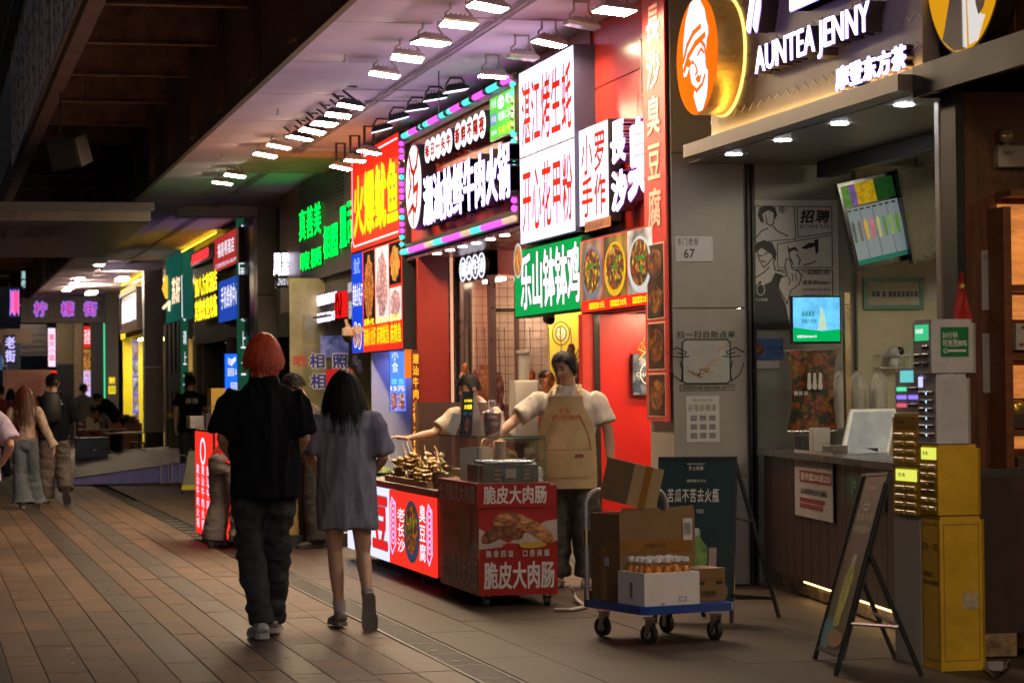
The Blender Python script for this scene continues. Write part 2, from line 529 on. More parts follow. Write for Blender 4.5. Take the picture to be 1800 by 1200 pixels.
# ---- ceiling of the arcade
SX0,SX1=3.17,4.0
ZB,ZC=4.36,4.44
arc=thing('arcade_ceiling',None,None,(4.2,12,ZB));arc['kind']='structure'
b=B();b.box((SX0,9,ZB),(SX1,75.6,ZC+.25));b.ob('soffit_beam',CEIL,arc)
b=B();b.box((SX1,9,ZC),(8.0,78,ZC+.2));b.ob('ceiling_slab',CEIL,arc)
b=B();b.box((SX0-.06,9,ZB-.03),(SX0,75.6,ZB+.03));b.ob('edge_strip',mt('edge_strip_metal',(.16,.12,.09),.5,var=.2),arc)
FASC=mt('dark_fascia',(.22,.165,.145),.5,var=.3,scale=2,stretch=(1,3,.4))
b=B();b.box((SX0-.03,9,ZB+.03),(SX0,90,5.75));b.ob('fascia',FASC,arc)
b=B()
for k in range(30):
 y=10+k*2.7;b.box((SX0-.11,y,ZB+.04),(SX0-.03,y+.28,5.7))
b.ob('fascia_fin',FASC,arc,kind=None)
b=B();b.sm=True
b.tube([(4.55,10,ZC-.02),(4.55,60,ZC-.02)],.013,8);b.tube([(4.62,16,ZC-.015),(4.62,48,ZC-.015)],.009,8)
for y in(15.2,19.6,24.4,30.2,37):b.tube([(4.03,y,ZC-.015),(5.28,y+.02,ZC-.015)],.009,6)
b.ob('conduit',mt('conduit_paint',(.55,.47,.58),.5),arc)
for y in(17.5,21.4,25.6,30.5,36,43):
 b=B();b.sm=True;b.cyl((3.6,y,ZB-.06),.012,.06,8);b.cyl((3.6,y,ZB-.065),.028,.006,12);b.ob('sprinkler',CHROME,arc)
b=B()
for k in range(22):y=12.3+k*2.4;b.box((SX0,y,ZB-.0025),(SX1-.01,y+.006,ZB-.0005))
b.ob('panel_joint',mt('panel_joint_grey',(.25,.2,.26),.8),arc,kind='stuff')  # thin grey lines along the panel joints
for px in(455,280):
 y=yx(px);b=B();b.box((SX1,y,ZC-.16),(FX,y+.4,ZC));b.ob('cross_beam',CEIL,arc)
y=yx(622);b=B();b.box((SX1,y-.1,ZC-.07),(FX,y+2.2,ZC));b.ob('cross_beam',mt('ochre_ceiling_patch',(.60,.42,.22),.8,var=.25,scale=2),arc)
# ---- footbridge over the street: ribs, edge beam, lattice
fb=thing('footbridge','dark steel canopy deck over the street with ribs underneath','footbridge',(2,20,5))
BROWN=mt('brown_edge_beam',(.36,.26,.21),.5,var=.2,scale=2)
b=B();b.box((1.5,8,5.0),(1.66,60,5.06));b.box((1.5,8,5.06),(1.53,60,5.35));b.box((1.63,8,5.06),(1.66,60,5.55));b.ob('edge_beam',BROWN,fb)
b=B();b.box((1.66,8,5.75),(3.3,100,5.85));b.ob('deck',DARK,fb)
for k in range(24):
 y=13.2+k*2.68
 b=B();b.box((1.66,y,5.14),(3.12,y+.10,5.16));b.box((1.66,y+.04,5.16),(3.12,y+.06,5.74));b.ob('rib',mt('rib_steel',(.50,.37,.31),.55,var=.3,scale=5),fb)
LG=mt('lattice_bars',(.72,.70,.75),.4,var=.2)
LP=mt('lattice_glass',(.06,.07,.09),.25,var=.35,scale=1.5)
for k in range(15):
 y=14+k*1.8;pl=plX(1.49,y+1.8,5.10)
 b=B();b.fr(pl,0.01,0,1.79,1.9,.05,0,.04);po=b.ob('lattice_panel',LG,fb)
 b=B();b.pb(pl,.04,.04,1.76,1.86,.005,.012);b.ob('pane',LP,po)
 b=B();rr=random.Random(k)
 cols=[.05,rr.uniform(.5,.75),rr.uniform(1.05,1.3),1.75]
 for c_ in cols[1:3]:b.poly(pl,[(c_-.08,.05),(c_+.07,.05),(c_+.12,1.85),(c_-.03,1.85)],.012,.032)
 for i in range(3):
  z=.05
  while z<1.6:
   z+=rr.uniform(.16,.34);sl=rr.uniform(-.12,.12);a0,a1=cols[i],cols[i+1]
   if z<1.7:b.poly(pl,[(a0,z),(a1,z+sl),(a1,z+sl+.04),(a0,z+.04)],.012,.028)
 b.ob('lattice_bar',LG,po)
b=B();b.box((1.35,14,7.02),(1.5,60,7.2));b.ob('parapet_rail',DARK,fb)
b=B();b.box((.9,8,6.6),(1.2,60,6.8));b.ob('outer_girder',mt('grey_girder',(.12,.12,.13),.5),fb)
cs=thing('hanging_canopy','flat dark canopy slab hanging over the street with faint lettering below','canopy',(1.5,36,3.8))
ya,yb=35.2,44.5
CSM=mt('canopy_underside',(.07,.052,.045),.35,var=.5,scale=1.2,stretch=(2,.5,1))
b=B();b.box((-2.5,ya,3.86),(3.15,yb,4.05));b.ob('slab_body',CSM,cs)
b=B();b.box((-2.5,ya-.03,4.0),(3.2,ya,4.12));b.ob('edge_trim',mt('grey_edge',(.07,.06,.06),.5),cs)
txt(Pl((.6,ya+.9,3.858),(1,0,0),(0,-1,0)),'富瑶',0,-3.2,1.6,0,mt('painted_reflection',(.13,.11,.10),.5,var=.3,scale=20),cs,c=.002)  # reflection of lettering, painted onto the underside
DKW=mt('far_dark_wall',(.05,.05,.06),.8,var=.3,scale=.5)
b=B();b.box((-14,-3,-.03),(-13,130,34));b.ob('dark_building',DKW,None,'long dark building across the street on the left','building')
b=B();b.box((-13,128,-.03),(20,129,60));b.ob('dark_building',DKW,None,'dark building closing off the far end of the street','building')
b=B();b.box((8.0,-3,-.03),(8.6,127,7));b.ob('building_back_wall',DKW,None,'dark rear wall behind the row of food stalls','wall')
sp=thing('hanging_loudspeaker','black box loudspeaker hanging from the dark ribs overhead','loudspeaker',(1.9,32,4.6))
q=aX(122,268,1.72)
M_=Matrix.Rotation(-.5,3,'Z')@Matrix.Rotation(.3,3,'X')@Matrix.Rotation(-.12,3,'Y')
b=B();k0=0;b.box((q.x-.19,q.y-.16,q.z-.17),(q.x+.19,q.y+.16,q.z+.17));b.rot(0,M_,q);b.ob('cabinet',DARK,sp)
b=B();b.box((q.x-.17,q.y-.175,q.z-.15),(q.x+.17,q.y-.162,q.z+.15));b.rot(0,M_,q);b.ob('grille',mt('speaker_grille',(.02,.018,.018),.7),sp)
b=B();b.tube([(q.x-.1,q.y,q.z+.1),(q.x-.1,q.y,5.15)],.008,6);b.tube([(q.x+.15,q.y,q.z+.1),(q.x+.2,q.y,5.15)],.005,6);b.ob('hanger',DARK,sp)
# ================================================================== FLOODLIGHTS
HOUS=mt('floodlight_housing',(.42,.38,.35),.45,metal=.5,var=.15)
HOUD=mt('floodlight_housing_black',(.03,.03,.035),.4,metal=.3,var=.1)
def flood(p,label,wd=.27,dp=.2,hou=None,lamp=None,yaw=0.0,tilt=.12,drop=.2,arm=.12,group='floodlights under the arcade ceiling',long_=False,ceil=None,slant=0):
 """p is the middle of the lit face"""
 p=V(p);hou=hou or HOUS;lamp=lamp or LAMPW
 t=thing('floodlight',label,'floodlight',(p.x,p.y,p.z),group)
 r_=random.Random(int(p.x*977+p.y*331));yaw+=r_.uniform(-.12,.12);tilt+=r_.uniform(-.07,.07)
 M=Matrix.Rotation(yaw,3,'Z')@Matrix.Rotation(tilt,3,'Y')@Matrix.Rotation(r_.uniform(-.05,.05),3,'X')
 b=B();a,c=wd/2,dp/2
 b.add([(-a,-c,0),(a,-c,0),(a,c,0),(-a,c,0),(-a,-c,.02),(a,-c,.02),(a,c,.02),(-a,c,.02),(-a*.66,-c*.6,.06),(a*.66,-c*.6,.06),(a*.66,c*.6,.06),(-a*.66,c*.6,.06)],
          [(3,2,1,0),(8,9,10,11)]+[(i,(i+1)%4,(i+1)%4+4,i+4)for i in range(4)]+[(i+4,(i+1)%4+4,(i+1)%4+8,i+8)for i in range(4)])
 for v in b.v:v+=V((0,0,0))
 b.rot(0,M,(0,0,0))
 for v in b.v:v+=p
 b.ob('housing',hou,t)
 b=B();b.box((-a*.93,-c*.92,-.006),(a*.93,c*.92,-.001));b.rot(0,M,(0,0,0))
 for v in b.v:v+=p
 b.ob('lit_panel',lamp,t)
 b=B()
 for k in range(5):
  xx=-a*.5+k*a*.25;b.box((xx-.004,-c*.62,.06),(xx+.004,c*.62,.075))
 b.rot(0,M,(0,0,0))
 for v in b.v:v+=p
 b.ob('cooling_fin',hou,t,kind=None)
 zc=(ceil or ZC)-p.z
 b=B()
 for s in(-1,1):
  e=M@V((s*a*.75,0,.03))
  if slant:b.tube([e+V((-.02,0,.02)),(s*a*.5-slant,0,zc)],.012,6)
  else:b.tube([e,e+V((0,0,.05)),(s*a*.45,0,.12),(s*a*.45,0,zc-.01)]if not long_ else[(s*a*.42,0,.05),(s*a*.42,0,zc)],.009 if not long_ else.015,6)
 b.box((-a*.5,-.02,zc-.015),(a*.5,.02,zc))
 for v in b.v:v+=p
 b.ob('bracket',hou if not long_ else HOUD,t)
 return t
ORD=['nearest','second','third','fourth','fifth','sixth','seventh','eighth','ninth','tenth','eleventh','twelfth']
def on_line(px,py,Z):return aZ(px,py,Z)
row=[(1080,20),(857,13),(806,44),(757,76),(716,103),(676,132)]
for i,(px,py)in enumerate(row):
 lab=['silver floodlight nearest the camera, lit, above the red stall panel','second silver lit floodlight of the front row, at the top edge',
           'third silver lit floodlight of the front row counting from the camera','fourth silver lit floodlight of the front row counting from the camera',
           'fifth silver lit floodlight of the front row counting from the camera','farthest silver lit floodlight of the front row of six'][i]
 flood(on_line(px,py,ZC-.24),lab,.27,.30)
row=[(616,187),(594,203),(570,218),(549,231),(527,243)]
for i,(px,py)in enumerate(row):
 p=on_line(px,py,ZC-.20)
 flood(p,ORD[i]+' of five close set black floodlights on slanting arms',.26,.26,hou=HOUD,slant=.2,group='black floodlights in a tight row')
row=[(490,258),(466,273),(413,309),(391,322)]
for i,(px,py)in enumerate(row):
 flood(on_line(px,py,ZC-.2),['nearest of the four small lit floodlights past the black row','second small lit floodlight past the black row',
          'third small lit floodlight above the green lit ceiling','farthest small lit floodlight above the green lit ceiling'][i],.27,.24)
row=[(965,77,1),(918,103,0),(866,135,1),(1022,47,0)]
for px,py,on in row:
 lab={965:'lit silver floodlight above the top of the white lightbox sign',918:'unlit silver floodlight between two lit ones near the white sign',
           866:'lit silver floodlight above the green metro notice',1022:'unlit silver floodlight over the red stall panel'}[px]
 flood(on_line(px,py,ZC-.2),lab,.26,.2,lamp=LAMPW if on else LAMPO)
row=[(801,160),(765,175),(733,193),(700,210),(671,229)]
for i,(px,py)in enumerate(row):
 flood(on_line(px,py,ZC-.13),ORD[i]+' of five slim black floodlights giving dim cool light over the beef sign',.24,.14,hou=HOUD,lamp=LAMPC,drop=.1,group='slim black floodlights over the beef sign',tilt=-.2)
row=[(649,268),(624,283),(599,295)]
for i,(px,py)in enumerate(row):
 flood(on_line(px,py,ZC-.30),ORD[i]+' of three lit lamps on square black hangers before the squid sign',.25,.2,long_=True,group='lamps on square hangers')
y=on_line(857,13,ZC-.24).y
for i in range(2):  # added out of view to light the walkers from the camera side
 flood((4.12,8.8-i*3.2,ZC-.24),ORD[i]+' of the floodlights on the near stretch of ceiling, counted from the shops',.27,.30,group='floodlights on the near stretch of ceiling')
for i,(px,py)in enumerate([(175,467),(140,491),(131,499),(124,506),(117,511)]):
 p=on_line(px,py,ZC-.1);b=B();b.box((p.x-.1,p.y-.22,p.z),(p.x+.1,p.y+.22,p.z+.05))
 b.ob('strip_light',LAMPW if i else DOWN,None,'small far strip light on the ceiling, %s of five from the near end'%ORD[i].replace('nearest','first'),'strip light','far strip lights')
b=B();q=on_line(771,125,ZC);b.tube([q,q+V((0,0,-.1)),(q.x,q.y,q.z-.40)],.006,5)
q1=on_line(640,178,ZC-.004);q2=on_line(735,178,ZC-.004);b.tube([q1,q2],.005,5)
b.ob('ceiling_wire',DARK,None,'thin black wire hanging from the ceiling before the beef sign','wire')
# ================================================================== SHOPS, from the camera outwards
def lightbox(name,label,cat,R,depth,face,side=None,parent=None,border=None,lip=.012):
 pl,W,H=R
 t=thing(name,label,cat,pl.p(W/2,0,-depth))if parent is None else parent
 b=B();b.pb(pl,0,0,W,H,-depth,0);b.ob('case',side or DARK,t)
 b=B();b.pb(pl,lip,lip,W-lip,H-lip,.001,.006);b.ob('face',face,t)
 return t,pl,W,H
PHOTO1=food('food_dark_tofu',[(.008,.008,.01),(.03,.02,.02),(.35,.08,.01),(.01,.01,.015),(.5,.3,.02),(.02,.015,.01),(.3,.02,.01)],24,1.3)
PHOTO2=food('food_orange_meat',[(.25,.05,.01),(.7,.25,.03),(.5,.12,.02),(.1,.02,.01),(.8,.45,.1)],26,1.0)
PHOTO3=food('food_pink_squid',[(.5,.25,.25),(.75,.6,.6),(.3,.06,.1),(.6,.3,.3),(.2,.05,.06)],30,1.0)
PHOTO4=food('food_green_bits',[(.02,.15,.01),(.1,.4,.03),(.01,.03,.01)],60,1.0)
PHOTO5=food('food_fried_skewers',[(.4,.13,.02),(.75,.35,.06),(.2,.05,.01),(.55,.2,.03)],22,1.0,stretch=(1,2,.5))
DIMF=food('food_print_faint_glow',[(.25,.06,.02),(.5,.2,.04),(.1,.03,.02),(.35,.12,.04),(.03,.02,.01)],26,.12)  # print without backlight, given a faint glow of its own
def bowl_photo(pl,x0,y0,x1,y1,parent,bg,content,plate,cx=None,es=True,rx=.40,ry=.42,tilt=0):
 """printed picture of a filled bowl"""
 w_,h_=x1-x0,y1-y0
 b=B();b.pb(pl,x0,y0,x1,y1,.006,.009);po=b.ob('food_picture',bg,parent)
 b=B();b.ell(pl,x0+w_*.5,y0+h_*.45,w_*rx,h_*ry,.009,.011);b.ob('bowl_print',plate,po)
 b=B();b.ell(pl,x0+w_*.5,y0+h_*.48,w_*rx*.83,h_*ry*.83,.011,.013);b.ob('dish_print',content,po)
 b=B()
 for i in range(9):
  an=random.uniform(0,6.3);r=random.uniform(0,.22)
  b.ell(pl,x0+w_*(.5+r*cos(an)),y0+h_*(.55+r*sin(an)),w_*.05,h_*.03,.013,.0145,6)
 b.ob('garnish_print',PHOTO4,po)
 return po
# ---------------------------------------------------------------- pillar with the house number
YP=yx(1182)
Y1142=yx(1142)
pil=thing('stone_pillar','grey panelled pillar carrying the number 67 plate','pillar',(5.55,YP,0))
pl=plY(FX,YP,0)
XP1=aY(1312,700,YP).x
PW=XP1-FX
zs=[0.0,aY(1240,838,YP).z,aY(1240,542,YP).z,aY(1240,270,YP).z,4.42]
for i in range(4):
 b=B();b.pb(pl,0,zs[i]+.004,PW,zs[i+1]-.002,-.6,0,.004);b.ob('cladding_panel',GREY_STONE,pil)
b=B();b.pb(plX(FX,YP+.62,0),.01,.0,.60,4.42,-.2,-.006);b.ob('cladding_panel',mt('light_stone',(.40,.36,.33),.5,var=.1),pil)
bpl=plX(FX-.02,Y1142,aX(1170,740,FX).z);BW=Y1142-YP-.02
BH=4.42-bpl.o.z
ban=thing('hanging_banner','tall narrow red banner beside the grey pillar with large pale vertical characters','banner',bpl.p(0,0,0))
b=B();b.pb(bpl,0,0,BW,BH,0,.015);b.ob('board',mt('red_banner_print',(.62,.05,.04),.4,var=.1),ban)
zt=aX(1165,410,FX).z-bpl.o.z
txt(bpl,'長沙臭豆腐',.10,zt+.02,BW-.10,zt+1.72,mt('pale_pink_print',(.85,.52,.42),.5),ban,c=.016,ext=.004,bold=.028,vert=True,gap=.12)
for(ya_,yb_)in((425,560),(565,650),(655,733)):
 z1=aX(1170,ya_,FX).z-bpl.o.z;z0=aX(1170,yb_,FX).z-bpl.o.z
 b=B();b.pb(bpl,.06,z0,BW-.06,z1,.015,.018);fr_=b.ob('picture_border',mt('pale_pink_print',(.7,.35,.28)),ban)
 b=B();b.pb(bpl,.075,z0+.012,BW-.075,z1-.012,.018,.020);b.ob('food_print',food('dim_food_back',[(.05,.02,.01),(.12,.05,.02),(.04,.02,.01)],6,.15),ban)
 nn=2 if yb_==560 else 1
 for k in range(nn):
  hh=(z1-z0)/nn;b=B();b.ell(bpl,BW/2,z0+hh*(k+.45),BW*.36,hh*.40,.020,.022);o_=b.ob('bowl_print',mt('dark_bowl_print',(.06,.04,.035),.5),ban)
  b=B();b.ell(bpl,BW/2,z0+hh*(k+.50),BW*.31,hh*.34,.022,.024);b.ob('dish_print',DIMF,o_)
R=rectY(YP-.012,1188,1253,415,460);pp,W,H=R
t=thing('house_number_plate','white enamel street number plate reading 67 on the grey pillar','number plate',pp.p(W/2,0,0))
b=B();b.pb(pp,0,0,W,H,-.012,0,.003);b.ob('plate',mt('white_enamel',(.62,.62,.60),.3,var=.05),t)
txt(pp,'东门老街',.03*W,.62*H,.62*W,.94*H,BPRINT,t,c=.001,bold=.012)
txt(pp,'67',.22*W,.14*H,.50*W,.50*H,BPRINT,t,c=.001,bold=.02)
pp,W,H=rectY(YP-.004,1200,1283,597,674)
t=thing('ordering_sticker','black line sticker of two hands framing a rounded square on the grey pillar','sticker',pp.p(W/2,0,0))
b=B();b.pb(pp,0,0,W,H,0,.002);b.ob('backing',mt('pale_grey_print',(.42,.42,.40),.4),t)
b=B();r_=[(.06,0),(.94,0),(1,.07),(1,.93),(.94,1),(.06,1),(0,.93),(0,.07)]
b.line(pp,[(x*W,y*H)for x,y in r_],.010,.002,.004,True);b.ob('outline',BPRINT,t)
b=B()
for s in(0,1):
 f=(lambda x:-x*W)if s==0 else(lambda x:W+x*W)
 b.line(pp,[(f(.3),.7*H),(f(.12),.82*H),(f(-.08),.72*H),(f(-.05),.66*H),(f(.1),.7*H)],.008,.002,.004)
 b.line(pp,[(f(.2),.62*H),(f(.02),.60*H),(f(-.14),.62*H)],.008,.002,.004)
 b.line(pp,[(f(.28),.45*H),(f(.2),.2*H),(f(.02),.05*H),(f(.0),.3*H),(f(.05),.5*H)],.008,.002,.004)
b.ob('hand_outline',BPRINT,t)
SHEEN=mt('silver_foil_print',(.7,.68,.6),.2,metal=.8,var=.1)
b=B()
for i in range(8):
 a_=random.uniform(.15,.8)*W;c_=random.uniform(.2,.8)*H;b.line(pp,[(a_,c_),(a_+random.uniform(-.1,.1),c_+random.uniform(-.06,.06))],.014,.004,.005)
b.ob('foil_mark',SHEEN,t)
txt(pp,'扫一扫自助点单',-.12*W,1.03*H,1.12*W,1.2*H,BPRINT,t,c=.002,bold=.03)
b=B();b.fr(pp,-.06*W,-.17*H,1.08*W,-.02*H,.004,.001,.003);b.ob('outline',BPRINT,t)
txt(pp,'全国热线:400-086-0777',-.02*W,-.14*H,1.04*W,-.05*H,BPRINT,t,c=.002,bold=.015)
pp,W,H=rectY(YP-.004,1207,1264,696,777)
t=thing('paper_notice','small white paper notice with handwriting low on the grey pillar','notice',pp.p(W/2,0,0))
PAPER=mt('white_paper',(.60,.59,.57),.6,var=.05)
b=B();b.pb(pp,0,0,W,H,0,.002);b.ob('sheet',PAPER,t)
txt(pp,'微信扫码点单',.2*W,.88*H,.8*W,.94*H,mt('green_print',(.1,.3,.15),.5,var=0),t)
txt(pp,'好茶好喝请',.05*W,.66*H,.9*W,.82*H,BPRINT,t,bold=0)
b=B()
for j in range(3):
 for i in range(3):b.pb(pp,(.12+.28*i)*W,(.08+.19*j)*H,(.32+.28*i)*W,(.2+.19*j)*H,.002,.003)
b.ob('printed_block',mt('grey_print',(.25,.25,.27),.5,var=.5,scale=120),t)
# ---------------------------------------------------------------- tea shop
YN=yx(1592)
tea=thing('tea_shop','tea shop front with the big lit sign over a deep counter opening','shop front',(5.6,(YP+YN)/2,0))
cz=aX(1211,277,FX).z
b=B();pc=plX(FX-.03,yx(1211),cz);CW=yx(1211)-YN
b.pb(pc,0,0,CW,.09,-.75,0);b.ob('canopy',mt('taupe_metal',(.24,.20,.18),.4,metal=.4,var=.08),tea)
b=B();b.pb(plX(FX+.12,YP-.01,cz-.004),0,0,YP-YN,.004,-2.2,0);b.ob('opening_ceiling',mt('grey_ceiling_panel',(.22,.22,.20),.4,var=.1),tea)
sb=plX(FX+.12,yx(1225),cz+.09)
SW=yx(1225)-YN
b=B();b.pb(sb,0,0,SW,1.75,-.1,0);sbo=b.ob('sign_board',mt('taupe_board',(.36,.30,.26),.5,var=.08),tea)
b=B()
for j in range(9):
 z=.14+j*.18
 n=46
 b.line(sb,[(SW*i/n,z+(.045 if i%2 else 0))for i in range(n+1)],.012,0,.004)
b.ob('zigzag_relief',mt('taupe_relief',(.45,.38,.33),.45),sbo,kind='stuff')
b=B();b.pb(sb,0,.004,SW,.022,.02,.032);b.ob('warm_strip',em('warm_led_strip',(1.0,.62,.16),34),tea)
b=B();b.pb(sb,-.0,.0,SW,.04,.034,.04);b.ob('strip_lip',mt('taupe_metal',(.24,.2,.18)),tea)
def atS(px,py):
 q=aX(px,py,FX+.02);return((yx(1225)-q.y),q.z-sb.o.z)
LET_SIDE=mt('letter_return',(.09,.06,.045),.35,metal=.5,var=.1)
RIM=em('violet_rim_glow',(.40,.26,1.0),2.4)
def chan(pl,st,a0,b0,a1,b1,parent,d0,d1,face,bold=.03,vert=False,gap=.06,side=None,skew=0):
 """channel letters: dark returns with a lit face, one object per character"""
 cj=all(ord(ch)>0x2e80 for ch in st)
 its=cells(st,a0,b0,a1,b1,vert,gap)if cj else None
 if its is None:
  vs,fs,ed,(x0,y0,x1,y1)=glyph(st,bold);tot=x1-x0
  its=[];cur=0
  for i,ch in enumerate(st):
   if ch==' ':continue
   g0=glyph(st[:i+1],bold)[3];gc=glyph(ch,bold)[3];wd=gc[2]-gc[0]
   xe=(g0[2]-x0)/tot;xb=xe-wd/tot
   yb=(gc[1]-y0)/(y1-y0);yt=(gc[3]-y0)/(y1-y0)
   its.append((ch,a0+(a1-a0)*xb,b0+(b1-b0)*yb,a0+(a1-a0)*xe,b0+(b1-b0)*yt))
 for it in its:
  b=B();putglyph(b,pl,it[0],*it[1:],d0,d1-d0,bold,skew);o_=b.ob('character',side or LET_SIDE,parent,smooth=False)
  if face is WHITE_E:b=B();putglyph(b,pl,it[0],*it[1:],d1+.001,.003,bold+.022,skew);b.ob('rim_glow',RIM,o_,smooth=False)
  b=B();putglyph(b,pl,it[0],*it[1:],d1+.0055,.006,bold*.8,skew);b.ob('lit_face',face,o_,smooth=False)
wm=thing('tea_shop_wordmark','lit white raised letters spelling AUNTEA JENNY with Chinese characters above and below','sign',sb.p(SW/2,.2,0))
a0,b0=atS(1330,143);a1,_=atS(1530,80);_,b1=atS(1330,90)
chan(sb,'AUNTEA JENNY',a0,b0-.01,a1,b1+.02,wm,.0,.10,WHITE_E,bold=-.004)
a0,b0=atS(1457,172);a1,b1x=atS(1580,135);_,b1=atS(1457,130)
chan(sb,'摩登东方茶',a0,b0+.035,a1,b1+.035,wm,0,.05,WHITE_E,bold=.045,gap=.02)
a0,b0=atS(1312,75)
for i,ch in enumerate('沪上阿姨'):
 x_=a0+i*.86;chan(sb,ch,x_,b0,x_+.80,b0+.74,wm,0,.12,WHITE_E,bold=.012)
lg=thing('tea_shop_logo','orange oval lightbox with a white woman in a hat, glowing gold at its rim','sign',sb.p(.3,.3,0))
ca,cb=atS(1250,99);la,lb=atS(1215,99);ra_,rb_=atS(1288,99)
rx=(ra_-la)/2;ry=aX(1250,-6,FX).z-aX(1250,98,FX).z
b=B();b.ell(sb,ca,cb,rx,ry,.02,.20,48);b.ob('case',mt('gold_return',(.75,.42,.10),.3,metal=.9,em=.1),lg)
b=B();b.ell(sb,ca,cb,rx*.985,ry*.985,.2,.208,48);b.ob('face',em('orange_face',(1.0,.17,.005),1.0),lg)
b=B();b.ell(sb,ca,cb,rx*1.03,ry*1.03,.004,.014,48);b.ob('halo_strip',em('gold_halo',(1.0,.66,.15),2.2),lg)
def LP_(x,y):return(ca+(x-.5)*2*rx,cb+(y-.5)*2*ry)
face_pts=[(.18,.44),(.2,.66),(.26,.84),(.38,.97),(.5,.985),(.62,.95),(.72,.86),(.76,.76),(.80,.70),(.80,.64),(.76,.60),(.74,.50),(.72,.42),(.74,.36),(.78,.34),(.77,.2),(.74,.12),(.64,.02),(.54,.02),(.48,.10),(.44,.16),(.46,.22),(.40,.27),(.36,.36),(.34,.44),(.26,.36),(.2,.36)]
b=B();b.poly(sb,[LP_(*p)for p in face_pts],.208,.212);b.ob('woman_print',WHITE_S,lg)
OR=em('orange_face',(1,.17,.005))
b=B()
for ln,th in(([(.2,.5),(.3,.62),(.45,.70),(.62,.73)],.025),([(.22,.42),(.32,.52),(.5,.60),(.72,.64)],.03),([(.62,.62),(.72,.55),(.76,.45)],.02),
               ([(.50,.42),(.54,.36),(.50,.34)],.014),([(.34,.44),(.42,.46),(.46,.44)],.014),([(.56,.50),(.64,.54),(.70,.50)],.014),([(.40,.26),(.52,.2),(.66,.24),(.72,.3)],.018)):
 b.line(sb,[LP_(*p)for p in ln],th*1.4,.212,.214)
b.poly(sb,[LP_(*p)for p in[(.50,.30),(.56,.33),(.60,.31),(.64,.33),(.6,.26),(.54,.27)]],.212,.215)
b.poly(sb,[LP_(*p)for p in[(.28,.44),(.33,.50),(.38,.48),(.35,.42)]],.212,.215)
b.ob('orange_line',OR,lg)
for i,(px,py)in enumerate([(1290,271),(1376,246),(1476,217),(1589,184)]):
 q=aZ(px,py,cz-.004);b=B();b.cyl((q.x,q.y,q.z-.006),.055,.004,20);b.ob('downlight',DOWNC,tea)
YI=YP+.02
XPW=aY(1497,400,YI).x
b=B();b.pb(plY(XP1,YI,0),0,0,XPW-XP1,cz,-.1,0);b.ob('end_wall',mt('grey_green_panel',(.30,.30,.255),.4,var=.08),tea)
b=B();b.pb(plY(XPW,YI,0),.006,0,1.25,cz,-.1,-.002);b.ob('end_wall',CREAM,tea)
b=B();b.pb(plX(7.95,YI,0),0,0,YI-YN,cz,-.05,0);b.ob('back_wall',CREAM,tea)
b=B();b.pb(plX(5.9,YI,0),0,0,YI-YN,.02,-2,0);b.ob('shop_floor',mt('dark_tile',(.06,.05,.05),.3),tea)
for px in(1313,1318,1502):
 q=aY(px,500,YI-.02);b=B();b.box((q.x,YI-.05,0),(q.x+(.035 if px<1500 else.012),YI-.003,cz));b.ob('wall_trim',DARK if px<1500 else mt('joint_grey',(.2,.2,.17),.6),tea)
q=aY(1488,268,YI-.9);q2=aX(1652,236,q.x+.1)
b=B();b.box((q.x,YN+.6,cz-.12),(q.x+.1,YI-.3,cz-.01));b.ob('shutter_rail',DARK,tea)
for k in range(2):
 b=B();b.box((6.75+.5*k,YN+.15,cz-.05),(6.85+.5*k,YN+1.5,cz-.02));b.ob('tube_lamp',em('unseen_fill_tube',(1,.86,.6),62.0),tea)  # tubes added out of view to brighten the shop interior
pp,W,H=rectY(YI-.006,1322,1472,351,580)
t=thing('recruiting_poster','black and white comic style recruiting poster reading JION US','poster',pp.p(W/2,0,0))
PPR=mt('poster_paper',(.62,.61,.56),.5,var=.04)
b=B();b.pb(pp,0,0,W,H,0,.003);b.ob('sheet',PPR,t)
def Q(x,y):return(x*W,(1-y)*H)
b=B()
for poly_ in([(.05,.05),(.50,.05),(.51,.30),(.05,.33)],[(.53,.05),(.93,.05),(.93,.25),(.54,.29)],[(.30,.34),(.93,.27),(.93,.52),(.30,.52)],[(.30,.54),(.93,.54),(.93,.86)]):
 b.line(pp,[Q(*p)for p in poly_],.006,.003,.005,len(poly_)==4)
ink=[[(.17,.12),(.18,.18),(.22,.2),(.26,.18),(.27,.1)],[(.06,.29),(.12,.24),(.19,.22)],[(.25,.2),(.3,.24),(.42,.28)],
       [(.07,.40),(.09,.46),(.14,.52),(.19,.49),(.25,.44)],[(.04,.60),(.14,.56),(.2,.52)],[(.25,.47),(.27,.54),(.38,.56)],
       [(.12,.47),(.16,.48)],[(.08,.43),(.13,.43)],[(.15,.42),(.2,.4)],[(.42,.36),(.44,.44),(.48,.50)],[(.52,.42),(.56,.46),(.54,.5)],[(.6,.5),(.68,.49),(.74,.47)]]
for l in ink:b.line(pp,[Q(*p)for p in l],.008,.003,.005)
b.ob('ink_line',BPRINT,t)
b=B()
b.poly(pp,[Q(*p)for p in[(.10,.06),(.08,.12),(.11,.17),(.15,.18),(.13,.11),(.20,.08),(.26,.1),(.27,.15),(.30,.12),(.28,.06),(.2,.045)]],.005,.007)
b.poly(pp,[Q(*p)for p in[(.02,.42),(.05,.34),(.14,.31),(.24,.33),(.29,.41),(.27,.48),(.23,.42),(.12,.37)]],.005,.007)
b.poly(pp,[Q(*p)for p in[(.02,.68),(.10,.62),(.12,.66),(.22,.63),(.27,.56),(.36,.58),(.30,.68),(.38,.80),(.44,1.0),(.0,1.0),(.0,.72)]],.005,.007)
b.poly(pp,[Q(*p)for p in[(.42,.38),(.50,.36),(.55,.40),(.48,.385),(.43,.41)]],.005,.007)
b.poly(pp,[Q(*p)for p in[(.57,.37),(.66,.33),(.74,.33),(.72,.36),(.62,.38)]],.005,.007)
